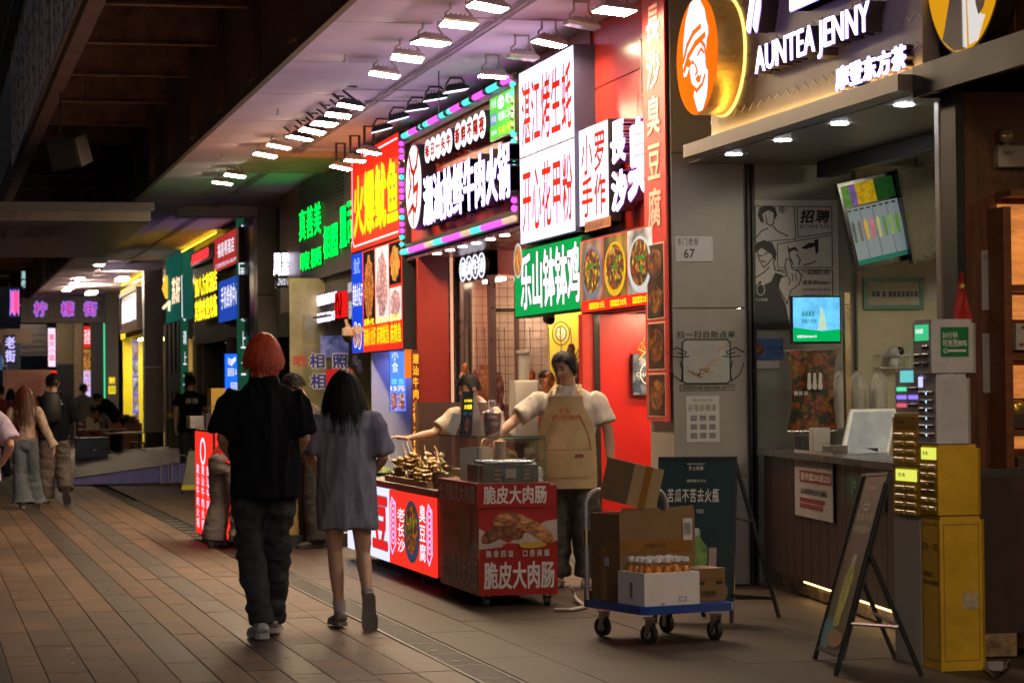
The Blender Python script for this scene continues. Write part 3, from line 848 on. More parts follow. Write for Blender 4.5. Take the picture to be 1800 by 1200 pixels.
b.poly(pp,[Q(*p)for p in[(.72,.31),(.77,.30),(.77,.40),(.74,.42)]],.005,.007)
b.ob('ink_fill',BPRINT,t)
b=B();hd=[(.30,.66),(.33,.60),(.40,.58),(.38,.50),(.40,.455),(.44,.46),(.46,.53),(.53,.55),(.57,.58),(.54,.65),(.44,.70),(.40,.80),(.34,.72)]
b.poly(pp,[Q(*p)for p in hd],.008,.0095);ho=b.ob('pointing_hand_print',PPR,t)
b=B();b.line(pp,[Q(*p)for p in hd],.007,.0095,.011,True)
for l in([(.46,.57),(.47,.62)],[(.50,.57),(.51,.62)],[(.40,.58),(.44,.62),(.42,.66)]):b.line(pp,[Q(*p)for p in l],.006,.0095,.011)
b.ob('ink_line',BPRINT,ho)
txt(pp,'招聘',.55*W,.82*H,.90*W,.925*H,BPRINT,t,c=.006,bold=.045,skew=.15)
txt(pp,'JION US',.55*W,.775*H,.90*W,.81*H,BPRINT,t,c=.006,bold=.01)
txt(pp,'一起摇奶茶!',.58*W,.425*H,.90*W,.465*H,BPRINT,t,c=.006,bold=.03)
txt(pp,'调茶师5000+',.58*W,.345*H,.90*W,.38*H,BPRINT,t,c=.006,bold=.02)
for k in range(3):txt(pp,'环境舒适晋升空间大福利好',.58*W,(.30-.045*k)*H,.90*W,(.32-.045*k)*H,BPRINT,t,c=.006,bold=.0)
txt(pp,'哇!',.32*W,.90*H,.40*W,.95*H,BPRINT,t,c=.006,bold=.03,skew=.1)
txt(pp,'沪上阿姨',.03*W,.22*H,.18*W,.245*H,PPR,t,c=.009,bold=.02)
b=B();b.ring(pp,.10*W,.31*H,.05*W,.045*H,.006,.008,.010);b.ob('round_emblem',PPR,t)
pp,W,H=rectY(YI-.006,1321,1376,595,632)
t=thing('payment_notice','small blue and white payment notice under the comic poster','notice',pp.p(W/2,0,0))
b=B();b.pb(pp,0,0,W,H,0,.003);b.ob('sheet',mt('blue_print',(.06,.16,.40),.45,var=.3,scale=30),t)
b=B();b.ell(pp,.22*W,.5*H,.16*W,.32*H,.003,.004);b.ob('cup_print',DIMF,t)
txt(pp,'特价福利',.5*W,.42*H,.94*W,.66*H,WPRINT,t)
b=B();b.pb(pp,0,-.42*H,.88*W,-.06*H,0,.003);b.ob('sheet',PAPER,t)
pp,W,H=rectY(YI-.55,1392,1478,520,604)
t=thing('small_advert_screen','small lit screen with green band and blue sky advert on a dark bracket','screen',pp.p(W/2,0,0))
b=B();b.pb(pp,0,0,W,H,-.04,0,.004);b.ob('bezel',BLACK,t)
m=0.03*W
b=B();b.pb(pp,m,m*1.4,W-m,H-m,.001,.004);so=b.ob('display',em('sky_blue_display',(.12,.48,.85),1.1,var=.25,scale=6),t)
b=B();b.poly(pp,[(m,m*1.4),(W-m,m*1.4),(W-m,H*.30),(W*.6,H*.26),(m,H*.34)],.004,.006);b.ob('green_band_print',em('green_display',(.0,.42,.10),1.0),so)
txt(pp,'新鲜果茶',.20*W,.56*H,.46*W,.68*H,em('dark_green_text',(.0,.25,.08),.6),so,c=.006)
txt(pp,'就喝沪上阿姨',.20*W,.42*H,.50*W,.52*H,em('dark_green_text',(.0,.25,.08),.6),so,c=.006)
txt(pp,'加盟热线400-086-0777',.10*W,.12*H,.5*W,.18*H,WHITE_S,so,c=.007)
b=B();b.ell(pp,.60*W,.70*H,.03*W,.06*H,.006,.008,12);b.poly(pp,[(.52*W,.28*H),(.70*W,.30*H),(.65*W,.64*H),(.58*W,.66*H)],.006,.008)
b.ob('woman_print',em('pale_dress_print',(.62,.8,.55),.8),so)
b=B();b.box((pp.o.x+W+.01,YI-.6,1.0),(pp.o.x+W+.05,YI-.55,pp.o.z+H+.02));b.ob('post',mt('warm_metal',(.5,.4,.25),.3,metal=.8),t)
pp,W,H=rectY(YI-.5,1384,1470,616,758)
t=thing('scroll_banner','small red and orange cloth banner hanging below the little screen','banner',pp.p(W/2,0,0))
b=B();n=8
vs=[]
for i in range(n+1):
 y=i/n;pin=.10*sin(pi*y)
 for j in range(7):
  x=j/6;xx=x+(x-.5)*-2*pin*.9*(1-y*.2)
  vs.append(pp.p(xx*W,(1-y)*H,.02*sin(x*7+y*3)))
b.add(vs,[(i*7+j,(i+1)*7+j,(i+1)*7+j+1,i*7+j+1)for i in range(n)for j in range(6)])
b.sm=True
b.ob('cloth',food('banner_print',[(.22,.02,.01),(.30,.07,.015),(.012,.02,.01),(.02,.02,.012),(.24,.12,.015),(.16,.012,.01)],26,.03),t)
b=B();b.tube([pp.p(-.01,H,.0),pp.p(W+.01,H,0)],.008,8);b.tube([pp.p(-.0,0,.0),pp.p(W,0,0)],.008,8);b.ob('rod',CHROME,t)
b=B()
for i in range(3):b.poly(pp,[((.38+i*.11)*W,.52*H),((.46+i*.11)*W,.52*H),((.45+i*.11)*W,.72*H),((.40+i*.11)*W,.72*H)],.026,.029);b.ell(pp,(.42+i*.11)*W,.56*H,.045*W,.05*H,.029,.032,12)
b.ob('bottle_print',PAPER,t)
txt(pp,'清补凉',.10*W,.44*H,.40*W,.5*H,WPRINT,t,c=.03)
YT=YI-.75
def tilted(px0,py0,px1,py1,px3,py3,Y):
 a=aY(px3,py3,Y);u=aY(px0,py0,Y)
 r=aY(px1,py1,Y)
 return a,(u-a),(r-u)
a,up,rt=tilted(1494,322,1589,300,1507,473,YT)
pl=Pl(a,rt,up-rt*(up.dot(rt)/rt.length_squared));W,H=rt.length,up.length
t=thing('menu_screen','large tilted menu screen with rows of colourful drinks','screen',pl.p(W/2,0,0))
b=B();b.pb(pl,-.01,-.02,W+.02,H+.01,-.06,0,.004);b.ob('bezel',BLACK,t)
dim=.34
b=B();b.pb(pl,.02,.03,W-.01,H*.70,.001,.003);so=b.ob('display',em('menu_white',(.62,.75,.80),.20),t)
b=B();b.pb(pl,.02,.02,W-.01,H*.09,.003,.005);b.ob('green_band_print',em('menu_green',(.05,.38,.25),.25),so)
for i,(x0,x1,c)in enumerate(((.03,.16,(.16,.4,.08)),(.16,.28,(.25,.16,.5)),(.28,.62,(.75,.5,.02)),(.62,.97,(.02,.10,.02)))):
 b=B();b.pb(pl,x0*W,H*.72,x1*W,H*.97,.001,.004);b.ob('header_print',em('menu_header_'+'greenvioletyellowdark'.replace('violet',' violet ').replace('yellow','yellow ').split()[i],c,.28,var=.3,scale=20),t)
b=B()
for i in range(8):b.pb(pl,(.05+i*.115)*W,H*.66,(.06+i*.115+.06)*W,H*.68,.003,.005)
b.ob('caption_print',BPRINT,so)
cc=[(.05,.08,.05),(.15,.12,.1),(.8,.45,.05),(.7,.15,.2),(.6,.6,.2),(.08,.3,.05),(.25,.5,.05),(.15,.4,.03)]
for i,c in enumerate(cc):
 b=B();x_=(.07+i*.113)*W;b.poly(pl,[(x_,H*.30),(x_+.045*W,H*.30),(x_+.055*W,H*.50),(x_+.035*W,H*.55),(x_+.02*W,H*.55),(x_-.008*W,H*.50)],.003,.006)
 b.ob('drink_print',mt('drink_%s'%['black','brown','orange','pink','cream','green','lime','leaf'][i],c,.4,em=.35),so)
b=B();b.line(pl,[(.5*W,.03),(.5*W,H*.68)],.004,.003,.005);b.line(pl,[(.27*W,.03),(.27*W,H*.68)],.004,.003,.005);b.line(pl,[(.76*W,.03),(.76*W,H*.68)],.004,.003,.005);b.ob('divider_print',mt('grey_print',(.25,.25,.27)),so)
a,up,rt=tilted(1598,297,1664,286,1606,458,YT-.12)
pl=Pl(a,rt,up-rt*(up.dot(rt)/rt.length_squared));W,H=rt.length,up.length
t=thing('dark_screen','dark unlit screen right of the drinks menu','screen',pl.p(W/2,0,0))
b=B();b.pb(pl,-.01,-.02,W+.3,H+.01,-.06,0,.004);b.ob('bezel',BLACK,t)
b=B();b.pb(pl,.01,.0,W+.28,H-.01,.001,.003);b.ob('display',mt('off_display',(.02,.018,.016),.12,var=.5,scale=3),t)
q=aY(1610,290,YT);b=B();b.box((q.x,q.y-.02,q.z-.05),(q.x+.05,q.y+.02,cz));b.ob('hanger',DARK,t)
pp,W,H=rectY(YI-.03,1519,1624,488,544)
t=thing('breaker_box','green framed fuse box with a row of breakers on the cream wall','fuse box',pp.p(W/2,0,0))
b=B();b.fr(pp,0,0,W,H,.032,-.03,.0);b.ob('frame',mt('sea_green_plastic',(.13,.30,.22),.4),t)
b=B();b.pb(pp,.033,.033,W-.033,H-.033,-.03,-.012);b.ob('cover',mt('ivory_plastic',(.5,.48,.38),.4),t)
b=B();b.pb(pp,.05,.37*H,W-.05,.63*H,-.012,-.006);b.ob('window_strip',PAPER,t)
for k in range(10):
 x_=(.14+k*.072+(.03 if k>1 else 0)+(.03 if k>2 else 0))*W
 if x_<.88*W:b=B();b.pb(pp,x_,.40*H,x_+.045*W,.58*H,-.006,.004);b.ob('breaker',mt('breaker_dark',(.04,.05,.10),.4),t)
pp,W,H=rectY(YI-.006,1628,1700,480,530);b=B();b.pb(pp,0,0,W,H,0,.003);b.ob('wall_notice',PAPER,None,'pale printed certificate on the cream wall beside the fuse box','notice')
pp,W,H=rectY(YI-.006,1590,1626,600,680);b=B();b.pb(pp,0,0,W,H,0,.003);o_=b.ob('wall_notice',mt('pale_green_print',(.50,.56,.42),.6),None,'pale green notice on the cream wall behind the charging cabinets','notice')
q=aY(1572,620,YI-.12)
t=thing('pet_camera','small white round security camera on a wire shelf','camera',q)
b=B();b.sm=True;b.sph(q,.055,.055,.055,16,12);b.lathe(q-V((0,0,.10)),[(.045,0),(.05,.03),(.03,.06)],16);b.ob('body',mt('white_plastic',(.6,.6,.6),.3),t)
b=B();b.sm=True;b.sph(q+V((.03,-.035,.01)),.032,.02,.034,12,8);b.ob('lens',BLACK,t)
b=B()
for dz in(-.11,-.02):b.tube([q+V((-.13,-.06,dz)),q+V((.1,-.06,dz)),q+V((.1,.08,dz)),q+V((-.13,.08,dz)),q+V((-.13,-.06,dz))],.004,5)
b.tube([q+V((-.13,-.06,-.11)),q+V((-.13,-.06,.02))],.004,5);b.tube([q+V((.1,-.06,-.11)),q+V((.1,-.06,.02))],.004,5)
b.ob('wire_shelf',WPRINT,t)
PLASTIC=glassm('clear_plastic_bag',(.9,.9,.88),.2,.25)
for i,px in enumerate((1478,1508,1545)):
 q=aY(px,752,YI-.35);t=thing('cup_stack',['left stack of wrapped paper cups behind the tablet','middle stack of wrapped paper cups behind the tablet','right stack of wrapped paper cups behind the tablet'][i],'cup stack',q,'wrapped cup stacks')
 b=B();b.sm=True
 for k in range(14):b.cyl(q+V((0,0,.02*k)),.045,.017,18,.047)
 b.ob('cups',mt('paper_cup',(.6,.56,.5),.6,var=.15,scale=20),t)
 b=B();b.sm=True;b.lathe(q,[(.055,0),(.065,.1),(.066,.25),(.06,.36),(.03,.4),(.012,.41)],16);b.ob('bag',PLASTIC,t)
cp0=aZ(1421,1058);cp1=aZ(1577,1116)
d=(cp1-cp0).normalized();far=cp0-d*1.4;near=cp0+d*3.6
cpl=Pl(far,d);CL=(near-far).length
ctr=thing('tea_shop_counter','dark brown tea shop counter with a warm light strip at its foot','counter',far)
CWD=mt('counter_wood',(.045,.020,.014),.4,var=.3,stretch=(1,1,.2))
b=B();b.pb(cpl,0,.13,CL,.95,-.5,-.012);b.ob('carcass',CWD,ctr)
for k in range(20):b=B();b.pb(cpl,k*CL/20+.002,.132,(k+1)*CL/20-.002,.948,-.010,random.uniform(-.002,.0),.003);b.ob('board',CWD,ctr)
b=B();b.pb(cpl,-.01,.95,CL,.99,-.55,.05);b.ob('worktop',mt('dark_worktop',(.05,.05,.05),.25),ctr)
b=B();b.pb(cpl,0,.01,CL,.13,-.3,-.08);b.ob('kick_board',mt('kick_metal',(.5,.36,.2),.25,metal=.7,var=.4,scale=10),ctr)
b=B();b.pb(cpl,1.0,.10,CL,.122,-.078,-.06);b.ob('warm_strip',em('warm_kick_strip',(1,.62,.2),6),ctr)
bands=[(1.05,2.6)]
a_=hit(cpl,1490,850)[0]
b=B();b.pb(cpl,a_,.70,a_+.95,.9,0,.01);b.ob('name_band',mt('dark_green_band',(.015,.05,.035),.4,var=.3,scale=8),ctr)
txt(cpl,'沪上阿姨',a_+.1,.76,a_+.85,.87,mt('teal_print',(.12,.42,.34),.5),ctr,c=.012)
a_,z0_=hit(cpl,1402,905);a2_,z1_=hit(cpl,1467,800);z1_=min(z1_,.93);z0_=hit(cpl,1467,918)[1]
pp=Pl(cpl.p(a_,z0_,.012),cpl.u);W,H=a2_-a_,hit(cpl,1467,796)[1]-z0_
t=thing('price_poster','white and maroon top up offer poster reading 200 and 220','poster',pp.p(W/2,0,0))
b=B();b.pb(pp,0,0,W,H,0,.004);b.ob('sheet',mt('grey_white_print',(.40,.37,.36),.5),t)
MAR=mt('maroon_print',(.22,.03,.03),.5)
b=B();b.pb(pp,.14*W,.52*H,W*.98,.70*H,.004,.006);b.pb(pp,.14*W,.22*H,.80*W,.29*H,.004,.006);b.pb(pp,.14*W,.13*H,.75*W,.20*H,.004,.006);b.ob('band_print',MAR,t)
b=B();b.fr(pp,.2*W,.80*H,.95*W,.96*H,.004,.004,.006);b.ob('frame_print',MAR,t)
txt(pp,'沪粉卡直蜂推出',.24*W,.83*H,.92*W,.93*H,MAR,t,c=.006)
txt(pp,'首充值200送220',.18*W,.56*H,.96*W,.67*H,WPRINT,t,c=.007)
txt(pp,'220储值得220元换购',.16*W,.34*H,.86*W,.44*H,BPRINT,t,c=.006)
a=aY(1475,815,cp0.y-.15);pl=Pl(a,(1,.12,0),(.32,.35,.8))
t=thing('tablet_till','white tablet till leaning back on the tea counter','tablet',a)
b=B();b.pb(pl,0,0,.36,.42,-.02,0,.006);b.ob('case',mt('white_plastic',(.6,.6,.6)),t)
b=B();b.pb(pl,.03,.05,.335,.395,.001,.004);b.ob('display',mt('dim_display',(.28,.30,.33),.12,var=.15,em=.22),t)
b=B();b.box((a.x+.1,a.y+.06,a.z-.06),(a.x+.3,a.y+.26,a.z+.10));b.ob('stand',DARK,t)
b=B();b.box((a.x-.06,a.y-.05,a.z-.05),(a.x+.55,a.y+.3,a.z-.012));b.ob('tray',STEEL,t)
for i,(aa,w_,h_,c_,nm,lb)in enumerate(((.5,.16,.10,(.03,.03,.035),'tissue_box','black tissue box at the far end of the tea counter'),(.95,.12,.16,(.45,.42,.38),'straw_holder','pale straw holder on the tea counter'),(1.35,.22,.05,(.12,.10,.09),'menu_tray','low brown tray on the tea counter before the tablet'))):
 b=B();b.pb(Pl(cpl.p(aa,.992,-.12),cpl.u),0,0,w_,h_,-.12,0,.006);b.ob(nm,mt(nm+'_paint',c_,.4),None,lb,nm.replace('_',' '))
b=B();q=aX(1657,400,5.72);b.box((q.x-.03,q.y-.03,0),(q.x+.03,q.y+.03,cz+.1));b.ob('post',mt('pale_post',(.42,.38,.33),.4,var=.1),tea)
b=B();q=aX(1680,400,5.5);b.box((q.x-.02,q.y-.05,0),(q.x+.16,q.y+.05,cz+.15));b.ob('post',DARK,tea)
# ---------------------------------------------------------------- wood shop next door
wd=thing('wood_shop','dark brown wooden shop front at the right edge with lit shelves','shop front',(5.9,11,0))
YW=12.62
fz=aX(1700,143,FX+.05).z
b=B();b.pb(plX(FX+.05,YN,fz),.02,0,5,.17,-1.0,0);b.ob('fascia_beam',DARK,wd)
for k in range(9):
 b=B();b.pb(plX(FX+.3,YN,fz+.17),.02+k*.4,0,.41+k*.4,1.7,-.06,0,.006);b.ob('plank',WOOD,wd)
q0=aY(1690,800,YW)
b=B();b.pb(plY(q0.x,YW,0),0,0,2.4,fz,-.1,0);b.ob('side_wall',WOOD,wd)
b=B();b.box((q0.x-.05,YW-.1,0),(q0.x,YW+.1,fz));b.ob('corner_post',DARK,wd)
t=thing('display_shelving','tall wooden display shelving with warm lit niches at the right edge','shelving',aY(1790,1100,YW-.25))
YS=YW-.22
sx=aY(1765,500,YS).x
SH=mt('shelf_wood',(.20,.07,.03),.4,var=.25,stretch=(1,1,5))
b=B();b.pb(plY(sx,YS,0),0,0,.045,2.38,-.2,0);b.ob('upright',SH,t)
for yy in(338,505,625,760,860,990):
 z=aY(1780,yy,YS).z;b=B();b.pb(plY(sx,YS,z-.02),.045,0,.9,.035,-.2,0);b.ob('shelf',SH,t)
for yy0,yy1 in((348,500),(510,560),(635,700),(752,790),(868,900)):
 z1=aY(1780,yy0,YS).z;z0=aY(1780,yy1,YS).z
 b=B();b.pb(plY(sx,YS,0),.05,z0,.9,z1-.02,-.19,-.18);b.ob('glowing_back',mt('self_glowing_wood',(.80,.27,.06),.5,var=.3,scale=5,em=.75,stretch=(1,1,5)),t)  # niche light is put into the wood as its own glow
for yy,nm,lb,c in((620,'gift_box','white box with brown dots on the upper lit shelf',(.5,.45,.38)),(855,'gift_box','dark brown box on the lower lit shelf',(.08,.05,.04)),(985,'gift_box','pale patterned box on the bottom lit shelf',(.42,.38,.36))):
 z=aY(1780,yy,YS).z+.017;b=B();b.box((sx+.07,YS+.01,z),(sx+.5,YS+.14,z+.14));o_=b.ob('box_body',mt('box_'+lb.split()[0],c,.6,var=.1),thing(nm,lb,'box',(sx+.2,YS+.1,z)))
 b=B()
 for i in range(8):b.ell(plY(sx+.07,YS+.01,z),random.uniform(.02,.4),random.uniform(.02,.12),.009,.009,0,.002,8)
 b.ob('dot_print',MAR,o_)
t2=thing('woven_basket','small dark woven basket holding snacks on the lit shelf','basket',aY(1785,760,YS))
z=aY(1780,757,YS).z+.015;b=B();b.box((sx+.05,YS+.01,z),(sx+.5,YS+.15,z+.07));b.ob('weave',mt('wicker',(.08,.045,.03),.7,bump=.6,bscale=200),t2)
b=B();b.sm=True;b.sph((sx+.10,YS+.07,z+.10),.05,.03,.05,10,8);b.ob('snack_bag',mt('gold_foil',(.7,.45,.1),.25,metal=.7),t2)
for k in range(2):b=B();b.cyl((6.6+k*.9,YW-1.6,fz-.06),.07,.01,16);b.ob('downlight',em('unseen_shop_fill',(1,.7,.4),60),wd)  # unseen downlights added so the dark wood shows
b=B();b.box((5.4,8,fz),(9,YN,fz+.05));b.ob('shop_ceiling',WOOD,wd)
q=aY(1783,275,YW-.1)
t=thing('emergency_light','white emergency light box with a round lamp on the brown wall','emergency light',q)
b=B();b.pb(plY(q.x-.075,YW-.03,q.z-.055),0,0,.30,.12,-.03,.03,.006);b.ob('body',mt('ivory_box',(.5,.46,.40),.4),t)
b=B();b.sm=True;b.sph((q.x-.01,YW-.03,q.z+.115),.045,.03,.045,16,10);b.ob('lamp_head',mt('lens_gold',(.6,.5,.3),.15,metal=.4),t)
b=B();b.box((q.x-.02,YW-.03,q.z+.06),(q.x,YW-.01,q.z+.08));b.ob('lamp_neck',WPRINT,t)
txt(plY(q.x-.04,YW-.061,q.z+.015),'Labor',0,0,.06,.02,BPRINT,t,c=.001)
for i,(x0,x1,y0,y1,lb)in enumerate(((1726,1757,440,545,'upper white price notice on the brown wall'),(1728,1762,586,690,'lower white menu notice on the brown wall'))):
 pp,W,H=rectY(YW-.006,x0,x1,y0,y1);t=thing('menu_notice',lb,'notice',pp.p(0,0,0))
 b=B();b.pb(pp,0,0,W,H,0,.003);b.ob('sheet',mt('dim_paper',(.42,.38,.38),.6),t)
 txt(pp,'招聘会' if i==0 else '欢迎光临',.1*W,.82*H,.9*W,.95*H,BPRINT,t,bold=.02)
 for k in range(7):txt(pp,'今日特价欢迎选购',.1*W,(.72-k*.09)*H,.9*W,(.755-k*.09)*H,mt('grey_print',(.25,.25,.27)),t)
b=B();q=aY(1760,318,YW-.1);rr=random.Random(4)
for k in range(26):
 p=q+V((rr.uniform(-.05,.3),rr.uniform(-.05,.05),rr.uniform(-.03,.05)));e=p+V((rr.uniform(-.14,.14),0,rr.uniform(-.06,.08)))
 b.tube([p,(p+e)/2+V((0,0,rr.uniform(-.02,.02))),e],[.004,.003,.001],5)
b.ob('dried_branches',mt('dry_twig',(.12,.08,.05),.8),None,'tangle of dried branches on top of the display shelving','branches')
YD=FX+.16
q=aX(1696,60,YD)
ca_,zt_=q.y,q.z
pl=plX(YD,q.y,0)
rad=(aX(1628,0,YD).y-aX(1765,0,YD).y)/2
czz=aX(1696,96,YD).z+rad*1.02
t=thing('round_yellow_sign','big round yellow sign with a dark dress shape, cut by the top edge','sign',(YD,q.y,czz))
b=B();b.ell(pl,0,czz,rad,rad*1.02,-.1,0,56);b.ob('case',mt('dark_brown_rim',(.05,.03,.02),.4),t)
b=B();b.ell(pl,0,czz,rad*.97,rad*.99,.001,.006,56);b.ob('face',em('amber_face',(.80,.36,.01),.85),t)
def RD(x,y):return(x*rad,czz+y*rad)
b=B();b.poly(pl,[RD(*p)for p in[(-.55,-.80),(-.25,-.95),(.02,-.97),(.0,-.5),(-.06,0),(.1,.4),(-.1,.7),(-.3,.4),(-.24,0),(-.35,-.4)]],.006,.009)
b.poly(pl,[RD(*p)for p in[(.22,-.1),(.34,-.55),(.40,-.66),(.52,-.60),(.62,-.4),(.60,0),(.66,.4),(.3,.5)]],.009,.012);b.ob('dress_print',mt('taupe_print',(.10,.065,.05),.5,em=.2),t)
b=B();b.poly(pl,[RD(*p)for p in[(-.02,-.94),(.08,-.96),(.06,-.4),(.0,.1),(.06,.5),(-.04,.1)]],.006,.009)
b.poly(pl,[RD(*p)for p in[(.14,-.94),(.36,-.92),(.55,-.68),(.44,-.66),(.36,-.62),(.3,-.2),(.24,.3),(.06,.3),(.1,-.4)]],.006,.008);b.ob('white_print',em('pale_face_print',(.85,.80,.75),.85),t)
b=B();b.ring(pl,RD(-.72,-.08)[0],RD(0,-.08)[1],.10,.10,.02,.006,.008,20);b.ob('small_mark',WHITE_S,t)
# ---------------------------------------------------------------- red tofu stall (between the pillar and the white lightbox)
Y1020=yx(1020)
tofu=thing('tofu_stall','bright red stall front with its lit sign, bowl pictures and red side wall','stall front',(5.6,(Y1142+Y1020)/2,0))
zb=aX(1145,540,FX).z
pl=plX(FX+.12,Y1020,0);Wt=Y1020-Y1142
RGL=mt('red_gloss_panel',(.50,.035,.02),.22,var=.12,scale=1.2)
zz=[zb,3.35,4.42]
nb=3
for i in range(nb):
 b=B();b.pb(pl,i*Wt/nb+.003,zb,(i+1)*Wt/nb-.003,3.9,-.1,0,.004);b.ob('facing_panel',RGL,tofu)
b=B();b.pb(pl,.003,3.905,Wt-.003,4.43,-.1,0,.004);b.ob('facing_panel',RGL,tofu)
vz1=aX(1125,50,FX).z;vz0=aX(1125,165,FX).z;va=Y1020-yx(1110);vb=Y1020-yx(1140)
b=B();b.fr(pl,va,vz0,vb,vz1,.04,0,.03);vt=b.ob('vent',mt('dark_red_frame',(.14,.02,.02),.4),tofu)
b=B();b.pb(pl,va+.04,vz0+.04,vb-.04,vz1-.04,.001,.006);b.ob('backing',BLACK,vt)
for k in range(14):
 z=vz0+.05+k*(vz1-vz0-.1)/14
 b=B();b.pb(pl,va+.04,z,vb-.04,z+.018,.006,.028);b.ob('slat',DARK,vt)
R=rectX(FX-.02,1020,1070,208,388,'r')
t,pl,W,H=lightbox('lit_box_sign','white lit square sign reading xiao luo shou zuo in red brush letters','sign',R,.10,em('white_lightbox',(.86,.78,1.0),1.9))
txt(pl,'小罗',.06*W,.50*H,.94*W,.93*H,em('red_letter_print',(.78,.03,.01),.8),t,c=.007,bold=.03,gap=.04)
txt(pl,'手作',.06*W,.07*H,.94*W,.50*H,em('red_letter_print',(.78,.03,.01)),t,c=.007,bold=.03,gap=.04)
LS=mt('mauve_return',(.30,.12,.22),.3,metal=.3)
cl=thing('tofu_letters','raised white lit characters chang sha chou on the red stall front','sign',R[0].p(.9,0,0))
pl=plX(FX+.12,Y1020,0)
def at2(px,py,X=FX-.03):q=aX(px,py,X);return Y1020-q.y,q.z
for ch,l,r_,tp,bt in(('長',1071,1098,208,288),('沙',1073,1102,298,372),('臭',1101,1143,205,352)):
 x0,z0=at2(l,bt);x1,z1=at2(r_,tp);_,z1=at2((l+r_)/2,tp);_,z0=at2((l+r_)/2,bt)
 chan(pl,ch,x0,z0,x1,z1,cl,.02,.14,WHITE_E,bold=.035,side=LS)
pz,z0=at2(1147,345);_,z1=at2(1147,198)
R=rectX(FX-.03,1022,1151,392,536,'r')
t,pl,W,H=lightbox('bowl_menu_lightbox','red lit menu board picturing three bowls of dark tofu with yellow price tags','menu sign',R,.12,REDP)
for i in range(3):
 bowl_photo(pl,(.02+i*.325)*W,.17*H,(.335+i*.325)*W,.97*H,t,food('table_print_%d'%i,[[(.25,.12,.09),(.3,.2,.15),(.1,.05,.05)],[(.02,.03,.02),(.3,.18,.03),(.05,.05,.03)],[(.45,.45,.42),(.6,.6,.6),(.2,.2,.2)]][i],5,.8),PHOTO1,[em('grey_bowl_print',(.2,.2,.27),.8),em('yellow_plate_print',(.75,.45,.02),.8),em('white_bowl_print',(.6,.62,.66),.8)][i],rx=.46,ry=.44)
 b=B();b.pb(pl,(.13+i*.3)*W,.05*H,(.25+i*.3)*W,.13*H,.006,.009);b.ob('price_tag',YELP,t)
 txt(pl,'炸豆腐',(.135+i*.3)*W,.065*H,(.245+i*.3)*W,.115*H,mt('red_small_print',(.5,.02,.02),.5),t,c=.010,bold=.0)
 txt(pl,['15元','20元','25元'][i],(.26+i*.3)*W,.05*H,(.345+i*.3)*W,.13*H,YEL_E,t,c=.007,bold=.02)
b=B();a_,z_=at2(1063,412);b.pb(plX(FX-.02,Y1020,0),at2(1028,400)[0],at2(1050,403)[1],at2(1072,400)[0],at2(1050,385)[1],0,.01);o_=b.ob('phone_strip',mt('brown_print',(.45,.17,.08),.5),t)
txt(plX(FX-.02,Y1020,0),'加盟热线:0407766',at2(1029,400)[0],at2(1050,402)[1],at2(1071,400)[0],at2(1050,387)[1],BPRINT,t,c=.011,bold=.0)
YRW=yx(1048)
pl=plY(FX,YRW,0)
b=B();b.pb(pl,.02,0,2.6,zb,-.1,0);b.ob('side_wall',mt('scarlet_wall',(.50,.010,.008),.35,var=.05),tofu)
b=B();b.pb(pl,-.12,0,-.03,zb,-.12,.0);b.ob('door_jamb',mt('red_jamb',(.5,.03,.02),.35),tofu)
b=B();b.pb(pl,-.03,0,.02,zb,-.10,.02);b.ob('dark_jamb',BLACK,tofu)
b=B();b.box((FX,YRW-2.0,zb+.02),(7.9,YRW,zb+.06));b.ob('stall_ceiling',mt('red_ceiling',(.4,.05,.04),.4),tofu)
for k in range(2):b=B();b.box((5.65,YRW-.5-k*.7,zb-.01),(6.5,YRW-.42-k*.7,zb+.02));b.ob('tube_lamp',em('tube_lamp_warm',(1,.72,.44),85.0),tofu)
pp,W,H=rectY(YRW-.06,1113,1158,622,694)
t=thing('paper_carrier_bag','blue and white patterned paper bag with a gold bow hanging on the red wall','bag',pp.p(W/2,0,0))
b=B();b.pb(pp,0,0,W,H,-.05,0,.003);b.ob('bag_body',food('porcelain_print',[(.02,.05,.12),(.30,.36,.42),(.03,.07,.16),(.2,.26,.33),(.02,.05,.1)],16,0),t)
txt(pp,'CHAGEE',.12*W,.45*H,.96*W,.55*H,WPRINT,t,c=.002,bold=.02)
b=B();b.ring(pp,.55*W,.52*H,.28*W,.26*H,.008,.001,.002);b.ob('ring_print',WPRINT,t)
b=B();b.sm=True
for s in(-1,1):b.tube([pp.p(W*.5,H*1.02,.01),pp.p(W*(.5+s*.35),H*1.12,.03),pp.p(W*(.5+s*.2),H*1.28,.02),pp.p(W*.5,H*1.08,.01),pp.p(W*(.5+s*.3),H*.86,.02)],.008,6)
b.tube([pp.p(W*.3,H,0),pp.p(W*.45,H*1.4,0),pp.p(W*.6,H*1.4,0),pp.p(W*.7,H,0)],.004,5)
b.ob('gold_bow',mt('gold_ribbon',(.5,.36,.08),.4),t)
